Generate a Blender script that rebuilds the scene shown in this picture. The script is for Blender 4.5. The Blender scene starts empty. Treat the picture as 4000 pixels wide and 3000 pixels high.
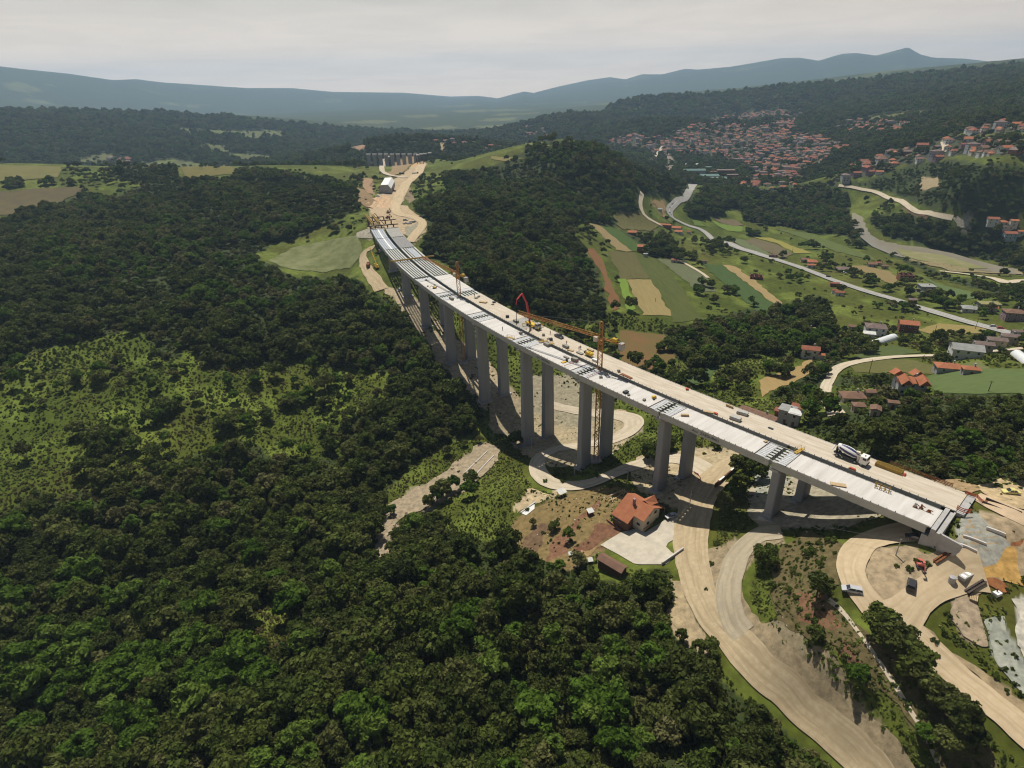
import bpy, bmesh, math, random
import numpy as np
from mathutils import Matrix, Vector
from mathutils.geometry import delaunay_2d_cdt
R = math.radians
random.seed(7); RNG = np.random.default_rng(7)
SC = bpy.context.scene; COL = SC.collection

# ------------------------------------------------------------------ camera, sky, sun, exposure
CAMZ = 100.0; FPX = 2331.0                       # the drone hovers 100 m above the deck; focal length in photo pixels (4000 wide)
def cam_axes(vx=2150., vy=6200.):
    d = np.array([vx-2000., -(vy-1500.), -FPX]); up = -d/np.linalg.norm(d)
    y = np.array([0, 0, -1.]); y = y-up*(y@up); y /= np.linalg.norm(y)
    return np.array([np.cross(y, up), y, up])
CR = cam_axes()
cam_data = bpy.data.cameras.new('camera'); cam = bpy.data.objects.new('camera', cam_data); COL.objects.link(cam)
m4 = Matrix([list(r)+[0] for r in CR]+[[0, 0, 0, 1]]); m4.translation = (0, 0, CAMZ)
cam.matrix_world = m4
cam_data.sensor_width = 36; cam_data.lens = 36*FPX/4000; cam_data.clip_start = 1; cam_data.clip_end = 60000
SC.camera = cam
SUN_EL, SUN_AZ = R(64.5), R(-14)                 # azimuth clockwise from +Y (the view direction)
SDIR = Vector((math.sin(SUN_AZ)*math.cos(SUN_EL), math.cos(SUN_AZ)*math.cos(SUN_EL), math.sin(SUN_EL)))
sl = bpy.data.lights.new('sun', 'SUN'); sl.energy = 5.0; sl.angle = R(0.53); sl.color = (1, .94, .84)
so = bpy.data.objects.new('sun', sl); COL.objects.link(so); so.rotation_euler = (-SDIR).to_track_quat('-Z', 'Y').to_euler()
W = bpy.data.worlds.new('World'); SC.world = W; W.use_nodes = True
def build_world():
    nt = W.node_tree; N = nt.nodes; L = nt.links; N.clear()
    def n(t, **k):
        o = N.new(t)
        for a, b in k.items(): setattr(o, a, b)
        return o
    out = n('ShaderNodeOutputWorld'); bg = n('ShaderNodeBackground'); L.new(bg.outputs[0], out.inputs[0])
    sky = n('ShaderNodeTexSky', sky_type='NISHITA', sun_disc=False, sun_elevation=SUN_EL, sun_rotation=SUN_AZ, altitude=400, dust_density=2.0)
    bg.inputs[1].default_value = 0.08
    tc = n('ShaderNodeTexCoord'); sep = n('ShaderNodeSeparateXYZ'); L.new(tc.outputs['Generated'], sep.inputs[0])
    # clouds: project the direction on a flat layer
    def math_(op, a, b=None):
        o = n('ShaderNodeMath', operation=op)
        for i, v in enumerate((a, b)):
            if v is None: continue
            if isinstance(v, (int, float)): o.inputs[i].default_value = v
            else: L.new(v, o.inputs[i])
        return o.outputs[0]
    zc = math_('ADD', math_('MAXIMUM', sep.outputs[2], 0.0), 0.07)
    cx = math_('DIVIDE', sep.outputs[0], zc); cy = math_('DIVIDE', sep.outputs[1], zc)
    cmb = n('ShaderNodeCombineXYZ'); L.new(cx, cmb.inputs[0]); L.new(math_('MULTIPLY', cy, 1.0), cmb.inputs[1])
    no = n('ShaderNodeTexNoise'); no.inputs['Scale'].default_value = .8; no.inputs['Detail'].default_value = 8; no.inputs['Roughness'].default_value = .58
    no.inputs['Distortion'].default_value = .5
    L.new(cmb.outputs[0], no.inputs['Vector'])
    rp = n('ShaderNodeMapRange'); rp.inputs[1].default_value = .38; rp.inputs[2].default_value = .72; L.new(no.outputs[0], rp.inputs[0])
    # a veil of thin high cloud: dense towards the horizon, thin overhead, brightest on the sun's side
    dt = n('ShaderNodeVectorMath', operation='DOT_PRODUCT'); L.new(tc.outputs['Generated'], dt.inputs[0]); dt.inputs[1].default_value = Vector((math.sin(SUN_AZ), math.cos(SUN_AZ), 0))
    fw = n('ShaderNodeMapRange'); fw.inputs[1].default_value = -.6; fw.inputs[2].default_value = .75; fw.inputs[3].default_value = 6.0; fw.inputs[4].default_value = 7.5
    L.new(dt.outputs['Value'], fw.inputs[0])
    br = math_('MULTIPLY', fw.outputs[0], math_('SUBTRACT', 1.06, math_('MULTIPLY', rp.outputs[0], .17)))
    cc = n('ShaderNodeMix', data_type='RGBA', blend_type='MULTIPLY'); cc.inputs[0].default_value = 1
    cc.inputs[6].default_value = (1, .885, .70, 1); L.new(br, cc.inputs[7])
    hb = n('ShaderNodeMapRange'); hb.inputs[1].default_value = .0; hb.inputs[2].default_value = .13; L.new(sep.outputs[2], hb.inputs[0])
    hc = n('ShaderNodeMix', data_type='RGBA'); hc.inputs[6].default_value = (2.7, 2.08, 1.55, 1); hc.inputs[7].default_value = (1, .93, .80, 1); L.new(hb.outputs[0], hc.inputs[0]); L.new(hc.outputs[2], cc.inputs[6])
    mx = n('ShaderNodeMix', data_type='RGBA'); dim = n('ShaderNodeMix', data_type='RGBA', blend_type='MULTIPLY'); dim.inputs[0].default_value = 1; dim.inputs[7].default_value = (.36, .38, .42, 1); L.new(sky.outputs[0], dim.inputs[6]); L.new(dim.outputs[2], mx.inputs[6]); L.new(cc.outputs[2], mx.inputs[7])
    cov = n('ShaderNodeMapRange'); cov.inputs[1].default_value = .135; cov.inputs[2].default_value = .25; cov.inputs[3].default_value = .97; cov.inputs[4].default_value = .08
    L.new(sep.outputs[2], cov.inputs[0]); L.new(cov.outputs[0], mx.inputs[0])
    L.new(mx.outputs[2], bg.inputs[0])
build_world()
SC.view_settings.view_transform = 'Standard'; SC.view_settings.look = 'None'; SC.view_settings.gamma = 1; SC.view_settings.exposure = 0.08
SC.cycles.max_bounces = 6; SC.cycles.diffuse_bounces = 1; SC.cycles.glossy_bounces = 2; SC.cycles.transmission_bounces = 3
SC.cycles.volume_bounces = 0; SC.cycles.transparent_max_bounces = 8
SC.cycles.use_denoising = True; SC.cycles.filter_width = 1.15

# ------------------------------------------------------------------ photo pixel <-> world
ZC = np.array([0, 0, CAMZ])
def rays(uv):
    uv = np.atleast_2d(np.asarray(uv, float))
    c = np.c_[(uv[:, 0]-2000)/FPX, -(uv[:, 1]-1500)/FPX, -np.ones(len(uv))]
    return c@CR.T
def project(p):
    c = (np.atleast_2d(p)-ZC)@CR
    return np.c_[2000+FPX*c[:, 0]/-c[:, 2], 1500-FPX*c[:, 1]/-c[:, 2]]
def flat(u, v, z=0.0):
    r = rays((u, v))[0]; return ZC+r*((z-CAMZ)/r[2])

# ------------------------------------------------------------------ the viaduct's line in plan
LX = [2.1518179e-10, -2.298529712e-08, 4.373743733e-04, -0.69004405947, 101.9770037]
LY = [-3.764697e-09, 2.80259626e-06, -3.36345932e-04, 0.78615818, 114.9958278]
def line(s, w=0.0):
    p = np.array([np.polyval(LX, s), np.polyval(LY, s)])
    t = np.array([np.polyval(np.polyder(LX), s), np.polyval(np.polyder(LY), s)]); t /= np.linalg.norm(t)
    return p+w*np.array([t[1], -t[0]]), t
WL, WR = (0.0, 9.4), (11.5, 21.9)                # the two decks, metres right of the near edge
PIER_S = {1: (38.5, 35), 2: (80, 77.5), 3: (120, 119), 4: (160, 160), 5: (200, 201), 6: (240, 240), 7: (280, 280), 8: (320, 320), 9: (360, 360), 10: (400, 400)}
PIER_Z = {1: -21.5, 2: -34, 3: -44.5, 4: -53.5, 5: -47, 6: -40, 7: -31, 8: -23, 9: -15.5, 10: -8.5}

# ------------------------------------------------------------------ terrain: thin-plate surface through surveyed points
CP = []            # x, y, z
def cp(u, v, z): p = flat(u, v, z); CP.append(tuple(p))
for k in PIER_S:
    for w in (4.7, 16.7):
        p, t = line(PIER_S[k][0], w); CP.append((p[0], p[1], PIER_Z[k]))
for s, z in ((441, -3.5), (475, -2), (520, -1)):
    for w in (0, 20): p, t = line(s, w); CP.append((p[0], p[1], z))
for q in '''-200 3050 -42;0 2990 -42;800 2990 -44;1600 2990 -43;2400 2990 -38;2900 2990 -34;3350 2980 -31;3700 2980 -23;3980 2960 -19
0 2500 -46;600 2500 -50;1200 2400 -52;1800 2500 -48;2300 2400 -42;2600 2450 -36
0 2100 -43;500 2050 -48;1000 2050 -54;1400 2100 -58;1800 2150 -52;2100 2230 -44
1500 2030 -58.5;1700 1900 -57.5;1870 1780 -55.5;1960 1690 -54.5
1900 1960 -52;1800 2030 -54;2490 2010 -37;2600 2100 -36;2400 2200 -38.5;2240 2000 -42;2150 2130 -45;2050 2140 -48
2100 1900 -48;2250 1885 -45.5;2450 1840 -40;2640 1840 -35;2800 1800 -32
2690 2000 -33;2680 2150 -33;2700 2300 -33;2850 2500 -33;3100 2750 -32.5
2900 2100 -25.5;2860 2200 -27.5;2830 2350 -30;2870 2450 -31.5
3200 2060 -16.5;3350 2160 -11;3290 2300 -12.5;3420 2400 -13.5;3634 2146 -5.7;3570 2138 -6.6;3757 2116 -2.8;3840 2100 -2.6;3700 2620 -16;3950 2830 -17;3020 2150 -21
3100 2350 -19.5;3250 2600 -20.5;3500 2880 -21.5;3000 2480 -26;3200 2700 -27;3300 2450 -15.8
3600 2330 -10.5;3750 2270 -8.5;3980 2300 -8.5;3900 2180 -5;3640 2230 -8.5;3960 2120 -3;3850 1985 -.6;3960 2065 -.6;3990 1945 -.8;3800 1890 -3
3500 1720 -10;3700 1500 -14;3950 1700 -5;3300 1650 -16;3980 1400 -20;3950 1200 -46
3000 1640 -28;2900 1790 -32;3050 1550 -32;3190 1560 -30;2850 1480 -37;2650 1370 -43;2300 1400 -44;2150 1250 -38;1950 1100 -20;1800 1000 -16
2450 1000 -44;2600 1150 -47;2900 1150 -52;3050 1230 -50;3200 1450 -38;3100 1360 -43;3540 1500 -28;3800 1350 -38
2720 740 -58;2630 830 -56;2780 940 -56;3000 1010 -56;3200 1085 -55;3500 1190 -52;3990 1310 -44;3600 1280 -46
3345 850 -67;3370 910 -67;3500 980 -66.5;3700 1020 -66;3990 1060 -65
3400 745 -45;3600 830 -42;3780 868 -44;3800 700 -2;3990 950 -60;3900 625 14;3960 600 20;3700 640 -5;3500 700 -30
2600 640 -60;2450 600 -60;2900 660 -60;3000 720 -60;2700 520 -50;2500 760 -50;3200 720 -56;3300 800 -62
2000 700 0;2250 575 34;2100 560 30;2400 620 10;2550 700 -25;2650 740 -45;1800 800 2;2000 900 -12;2250 850 -22;2450 850 -42;1760 700 4;1720 620 -2;1900 600 16
1500 790 -3;1560 740 -2;1620 680 -3;1660 640 -5;1480 700 3;1400 690 4;1420 800 -2;1350 760 6
0 642 30;300 645 25;700 652 18;1100 645 11;1400 648 4;0 800 6;400 780 3;800 760 5;1150 720 5;200 950 -4;700 900 -6;1100 850 -5
200 1200 -16;600 1150 -18;1000 1050 -18;1250 980 -20;1350 1050 -24;100 1400 -24;100 1700 -36;600 1500 -32;1000 1300 -28;1200 1150 -26
1100 1500 -41;1300 1400 -42;1550 1480 -46;1000 1700 -46;1400 1700 -54;700 1800 -43;300 1900 -42;1700 1600 -51'''.replace('\n', ';').split(';'):
    cp(*map(float, q.split()))
# hidden and far ground: azimuth (deg), distance, height
for q in '''-46 1400 -40;-38 1350 -46;-30 1280 -50;-22 1200 -50;-12 1235 -46;-8 1215 -46;-5 1160 -42;-2 1100 -42;2 1150 -30;8 1250 -30;12 1500 -55
-44 2600 80;-40 2700 68;-34 2900 60;-28 3100 45;-20 3300 10;-44 1900 12;-36 1900 -5;-30 1750 -30;-24 2000 -10;-40 1450 -47;-26 1450 -50
-15 2200 -50;-14 1650 -45;-10 1650 -45;-9 1420 8;-13 1450 -4;-4 1450 -2;-2 1650 -45;0 2500 -56;-6 2500 -56;6 2600 -55;-8 4000 -57;-2 4500 -57;4 4000 -57;-12 3500 -50;-4 6500 -57;-8 6500 -50;1 6500 -57
-46 4000 0;-30 4500 -20;-20 5000 -40;-14 6000 -40;8 5200 -40;14 4800 20
14 2800 48;10 2700 25;5 2500 -10;18 2700 52;22 2600 55;9 1900 -25;13 1900 5;18 1750 -20;25 2000 0;22 1500 -55;26 1700 -20;14 1400 -58;30 2400 60;38 2600 110;45 2400 125;34 1700 42;40 1600 70;46 1500 60;30 1300 -10;34 1150 20;38 1050 28;42 900 36;46 800 20
26 4000 85;32 4500 120;40 4500 150;20 4500 60;46 4000 170;36 1280 34;44 1150 48;28 1050 -30'''.replace('\n', ';').split(';'):
    a, d, z = map(float, q.split()); CP.append((d*math.sin(R(a)), d*math.cos(R(a)), z))
# skyline of the far mountains, surveyed from the photo at their distances
SKY_L = [(0, 259), (94, 270), (270, 288), (441, 313), (529, 309), (635, 322), (788, 332), (964, 344), (1140, 344), (1300, 359), (1575, 362), (1760, 377), (1868, 374), (1944, 384)]
SKY_R = [(2004, 368), (2047, 357), (2085, 363), (2172, 340), (2298, 313), (2384, 301), (2443, 310), (2506, 290), (2588, 290), (2678, 268), (2723, 272), (2850, 261), (2900, 253), (3000, 236), (3049, 227), (3124, 225), (3198, 237), (3288, 210), (3347, 207), (3422, 217), (3500, 197), (3546, 184), (3596, 213), (3646, 225), (3770, 229), (3870, 241), (4000, 236)]
for pts, d0, d1 in ((SKY_L, 8000, 12500), (SKY_R, 11500, 9500)):
    for i, (u, v) in enumerate(pts):
        d = d0+(d1-d0)*i/(len(pts)-1); r = rays((u, v))[0]; k = d/math.hypot(r[0], r[1]); z = CAMZ+r[2]*k
        CP.append((r[0]*k, r[1]*k, z)); CP.append((r[0]*k*1.25, r[1]*k*1.25, z*.55))
        CP.append((r[0]*k*.72, r[1]*k*.72, -20+.22*(z+20)))
for a in (-72, -58, 58, 72):
    for d, z in ((60, -40 if a < 0 else -15), (200, -38 if a < 0 else -14), (450, -5 if a < 0 else -20), (900, 15 if a < 0 else 10), (2500, 60 if a < 0 else 120), (9000, 500)):
        CP.append((d*math.sin(R(a)), d*math.cos(R(a)), z))
for a in (-50, -25, 0, 25, 45):
    CP.append((28*math.sin(R(a)), 28*math.cos(R(a)), -40+(0 if a < 10 else (a-5)*.45)))
    CP.append((14500*math.sin(R(a)), 14500*math.cos(R(a)), 150))
CP = np.array(CP)
def lp(x, y): r = np.hypot(x, y); return np.c_[np.arctan2(x, y), np.log(r)]
def tps_fit(q, z, lam=2e-4):
    n = len(q); d2 = ((q[:, None]-q[None])**2).sum(-1); K = .5*d2*np.log(d2+1e-12)
    A = np.zeros((n+3, n+3)); A[:n, :n] = K+lam*np.eye(n); A[:n, n] = 1; A[:n, n+1:] = q; A[n, :n] = 1; A[n+1:, :n] = q.T
    return np.linalg.solve(A, np.r_[z, 0, 0, 0])
CQ = lp(CP[:, 0], CP[:, 1]); CW = tps_fit(CQ, CP[:, 2])
NA, NR = 611, 640
A0, A1, LR0, LR1 = R(-68), R(68), math.log(26), math.log(13300)
AG = np.linspace(A0, A1, NA); RG = np.linspace(LR0, LR1, NR)
def vnoise(x, y, seed=0):
    """value noise, vectorised"""
    xi = np.floor(x).astype(np.int64); yi = np.floor(y).astype(np.int64); fx = x-xi; fy = y-yi
    fx = fx*fx*(3-2*fx); fy = fy*fy*(3-2*fy)
    def h(a, b):
        k = (a*374761393+b*668265263+seed*1442695041) & 0xffffffff
        k = ((k ^ (k >> 13))*1274126177) & 0xffffffff
        return ((k ^ (k >> 16)) & 0xffff)/65535.
    return (h(xi, yi)*(1-fx)+h(xi+1, yi)*fx)*(1-fy)+(h(xi, yi+1)*(1-fx)+h(xi+1, yi+1)*fx)*fy
def fbm(x, y, s, o=4, seed=0):
    v = 0; a = 1; t = 0
    for i in range(o): v = v+a*(vnoise(x/s, y/s, seed+i)-.5); t += a; a *= .5; s *= .5
    return v/t*2
def build_grid():
    g = np.empty((NR, NA))
    n = len(CQ)
    for i, lr in enumerate(RG):
        q = np.c_[AG, np.full(NA, lr)]
        d2 = ((q[:, None]-CQ[None])**2).sum(-1)
        g[i] = (.5*d2*np.log(d2+1e-12))@CW[:n]+CW[n]+q@CW[n+1:]
    rr = np.exp(RG)[:, None]; X = rr*np.sin(AG)[None]; Y = rr*np.cos(AG)[None]
    k = np.clip((rr-900)/2500, 0, 1)
    g = g+fbm(X, Y, 700, 5, 3)*k*np.minimum(rr*.0075,26)*np.clip((11000-rr)/7000,.25,1)*np.clip((g+45)/80, .12, 1)
    g = g+np.clip(-(np.abs(vnoise(X/900., Y/900., 8)-.5)), -1, 0)*np.clip((rr-4000)/4000, 0, 1)*np.clip(g, 0, 600)*.3*np.clip((9500-rr)/3500,.0,1)
    g = g+fbm(X, Y, 16, 3, 11)*.26*np.clip((rr-60)/60, 0, 1)
    # hold the far skyline to the surveyed one
    px_ = np.array(SKY_L+SKY_R, float); rr_ = rays(px_); az = np.arctan2(rr_[:, 0], rr_[:, 1]); te = rr_[:, 2]/np.hypot(rr_[:, 0], rr_[:, 1]); want = np.interp(AG, az, te)
    r1 = np.exp(RG); kk = r1 > 6000; e = (g[kk]-CAMZ)/r1[kk][:, None]; cur = e.max(0); w = np.clip((r1-5600)/2600, 0, 1); w = w*w*(3-2*w)
    fade = np.clip((np.minimum(AG-az[0], az[-1]-AG)+.10)/.10, 0, 1)
    return X, Y, g+(want-cur)[None]*fade[None]*r1[:, None]*w[:, None]
GX, GY, GZ = build_grid()
def hz(x, y):
    """ground height, bilinear on the terrain grid"""
    x = np.asarray(x, float); y = np.asarray(y, float)
    fa = np.clip((np.arctan2(x, y)-A0)/(A1-A0)*(NA-1), 0, NA-1.001); fr = np.clip((np.log(np.maximum(np.hypot(x, y), 1))-LR0)/(LR1-LR0)*(NR-1), 0, NR-1.001)
    i = fr.astype(int); j = fa.astype(int); a = fa-j; b = fr-i
    return (GZ[i, j]*(1-a)+GZ[i, j+1]*a)*(1-b)+(GZ[i+1, j]*(1-a)+GZ[i+1, j+1]*a)*b
def pick(uv, dmin=60., dmax=15000.):
    """the ground point a photo pixel shows"""
    r = rays(uv); h = np.hypot(r[:, 0], r[:, 1]); r = r/h[:, None]
    ds = np.exp(np.linspace(math.log(dmin), math.log(dmax), 2600)); out = np.empty((len(r), 3))
    for k in range(len(r)):
        z = CAMZ+r[k, 2]*ds; g = hz(r[k, 0]*ds, r[k, 1]*ds); below = np.nonzero(z < g)[0]
        i = below[0] if len(below) else len(ds)-1
        d = ds[i]
        if 0 < i < len(ds):
            e0 = z[i-1]-g[i-1]; e1 = z[i]-g[i]; d = ds[i-1]+(ds[i]-ds[i-1])*e0/(e0-e1) if e0 != e1 else d
        out[k] = (r[k, 0]*d, r[k, 1]*d, float(hz(r[k, 0]*d, r[k, 1]*d)))
    return out
def gp(u, v): return pick([(u, v)])[0]
# ------------------------------------------------------------------ ground cover, read off the photo and laid on the terrain
def conv(off, s, txt): return [(off[0]+float(a)/s, off[1]+float(b)/s) for a, b in (q.split() for q in txt.split(','))]
def px(txt): return conv((0, 0), 1, txt)
C8 = ((0, 1000), 1.3825); C22 = ((2200, 700), 2.212); C30 = ((3000, 750), 2.212); C31 = ((3000, 1250), 2.212); C6 = ((1900, 1700), 2.765); C12 = ((1200, 500), 2.212); C29 = ((2900, 150), 2.011); C5 = ((3200, 1700), 2.765); C1 = ((0, 100), 1.7015)
def inside(uv, poly):
    poly = np.asarray(poly); x, y = uv[:, 0], uv[:, 1]; res = np.zeros(len(uv), bool)
    bb = (x >= poly[:, 0].min()) & (x <= poly[:, 0].max()) & (y >= poly[:, 1].min()) & (y <= poly[:, 1].max())
    ix = np.nonzero(bb)[0]
    if not len(ix): return res
    xx, yy = x[ix], y[ix]; r = np.zeros(len(ix), bool); j = len(poly)-1
    for i in range(len(poly)):
        xi, yi = poly[i]; xj, yj = poly[j]
        if yi != yj: r ^= ((yi > yy) != (yj > yy)) & (xx < (xj-xi)*(yy-yi)/(yj-yi)+xi)
        j = i
    res[ix] = r; return res
CLEARING = px('975 2400,1050 2335,1130 2390,1130 2490,1030 2530,940 2490')
KEEPOUT = px('2270 2120,2330 2130,2490 2200,2480 2235,2410 2222,2300 2165')
BRIGHT = [px('470 650,700 645,720 700,760 760,900 820,1000 900,900 905,760 840,620 780,480 720'), px('920 690,1200 690,1370 730,1390 800,1300 850,1150 830,1030 760'), px('820 940,1000 930,1180 900,1250 880,1150 940,1000 990,880 1010'), px('500 1120,640 1080,780 1100,700 1180,560 1200'), px('1950 640,2100 620,2200 640,2100 700,1950 700'), px('2150 1050,2330 1050,2370 1200,2300 1250,2150 1230'), px('2330 850,2400 850,2420 900,2340 900')]
BIG_WOOD = px('-400 900,0 862,90 810,282 778,330 748,450 772,560 715,455 690,450 650,690 642,700 690,740 690,900 690,930 650,1040 650,1200 680,1290 690,1380 720,1405 760,1390 800,1340 850,1260 880,1150 930,1010 985,1000 1010,1080 1045,1150 1085,1260 1090,1400 1080,1440 1140,1530 1180,1600 1220,1640 1290,1680 1360,1730 1440,1830 1510,1870 1570,1880 1640,1840 1690,1740 1730,1640 1790,1600 1840,1530 1880,1490 1960,1480 2050,1560 2050,1640 2010,1690 2000,1740 2070,1830 2100,1920 2110,1980 2090,2010 2130,2080 2180,2150 2200,2200 2190,2290 2200,2330 2255,2420 2270,2480 2245,2560 2215,2610 2225,2640 2290,2600 2380,2640 2480,2710 2560,2800 2630,2880 2710,2950 2765,3050 2845,3140 2915,3270 3010,3300 3300,-400 3300')
MEADOW = conv(*C8, '-300 650,0 600,250 490,520 440,750 400,880 560,1050 500,1090 590,1200 610,1450 600,1600 570,1750 580,1900 610,2090 620,2130 700,2060 800,1900 880,1860 960,1860 1090,1700 1110,1450 1060,1280 1000,1050 1090,780 1180,560 1280,400 1280,130 1310,0 1400,-300 1450')
HILL_WOOD = px('1733 672,1733 717,1756 744,1616 789,1625 835,1670 884,1657 930,1643 948,1652 988,1720 1015,1779 1070,1830 1119,1889 1142,1985 1187,2040 1213,2129 1246,2206 1250,2279 1253,2369 1250,2369 1181,2347 1072,2333 1029,2293 1000,2286 962,2223 903,2268 867,2345 881,2421 894,2390 826,2498 831,2503 754,2543 759,2598 777,2697 750,2702 722,2592 670,2538 643,2479 629,2407 593,2357 561,2307 550,2248 552,2068 552,2030 600,1960 640,1860 660')
VALLEY_WOOD = px('2598 1283,2700 1270,2765 1242,2855 1220,3059 1188,3200 1152,3230 1180,3250 1250,3230 1290,3300 1330,3290 1370,3200 1390,3163 1378,3068 1369,2946 1405,2833 1400,2820 1435,2770 1450,2700 1440,2629 1396,2598 1333')
EAST_WOOD = px('3127 1684,3170 1640,3253 1611,3289 1575,3380 1600,3440 1575,3520 1545,3642 1539,3768 1539,4000 1539,4300 1500,4300 1900,4000 1883,3859 1878,3655 1883,3588 1851,3407 1782,3226 1706')
ROAD_WOOD = px('2740 740,2878 720,3000 740,3200 705,3316 750,3320 850,3307 922,3181 913,3068 885,3000 880,2968 880,2905 858,2880 800,2788 854,2697 854,2665 813,2690 775')
BANK_WOOD = px('3390 860,3452 922,3542 949,3678 976,4000 1050,4300 1100,4300 950,4000 949,3791 872,3678 856,3606 838,3540 830,3470 840,3420 830')
SLOPE_WOOD = px('3300 720,3450 690,3560 640,3700 620,3850 640,4000 640,4300 600,4300 850,4000 850,3900 885,3780 860,3650 825,3560 790,3500 760,3430 745')
PARK_WOOD = px('3340 840,3320 880,3310 930,3460 990,3560 1040,3700 1090,3800 1130,3900 1150,4000 1160,4000 1120,3800 1095,3660 1060,3560 1005,3440 960,3390 930')
MID_WOOD = conv(*C22, '480 450,560 470,720 480,760 560,950 600,1060 680,1090 720,1000 720,860 690,740 650,680 570,560 520')
LANE_WOOD = conv(*C31, '380 380,520 340,600 280,660 330,560 420,510 470,480 640,500 780,330 760,280 640,160 650,30 700,20 640,200 560,380 480')
HOUSE_WOOD = conv(*C31, '600 500,800 480,1040 460,1100 540,1180 560,1350 570,1420 620,1150 640,950 600,850 560,700 590,600 560')
TOWN = [px('2350 555,2480 520,2600 540,2750 470,2900 440,3000 430,3060 430,3170 450,3100 480,3100 520,3200 530,3310 575,3250 600,3200 640,3100 690,3000 700,2950 690,2900 640,2750 610,2650 600,2550 600,2450 570'),
        px('3230 715,3330 640,3450 605,3500 575,3600 560,3700 530,3800 530,4000 545,4000 612,3900 605,3750 606,3600 630,3500 650,3450 680,3350 690,3250 722'),
        px('3250 490,3350 465,3500 475,3560 485,3500 520,3300 515'), px('3780 505,3950 470,4000 470,4000 512,3800 525'),
        px('2000 490,2060 480,2160 520,2170 560,2030 545')]
FARCLEAR = [conv(*C29, '880 625,1200 590,1400 570,1570 570,1440 600,1200 640,1000 640'), conv(*C29, '1960 760,2212 745,2212 800,2000 800'), conv(*C29, '1780 780,1930 740,1940 770,1830 800'),
            conv(*C29, '860 500,1100 470,1240 445,1240 460,1050 490'), conv(*C29, '180 470,290 455,300 470,200 490'), px('2150 440,2205 438,2208 455,2140 462'), px('2440 425,2530 425,2538 440,2460 440'), px('2330 405,2400 402,2410 408,2340 410'),
            px('1320 478,1480 468,1560 474,1480 484'), px('1640 500,1760 490,1790 500,1680 510'), px('1560 452,1700 447,1720 455,1600 460'), px('1850 492,2000 486,2010 494,1880 500'), px('1760 432,1900 428,1900 436,1790 440'), px('290 630,400 600,450 600,430 640,310 650')]
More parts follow.
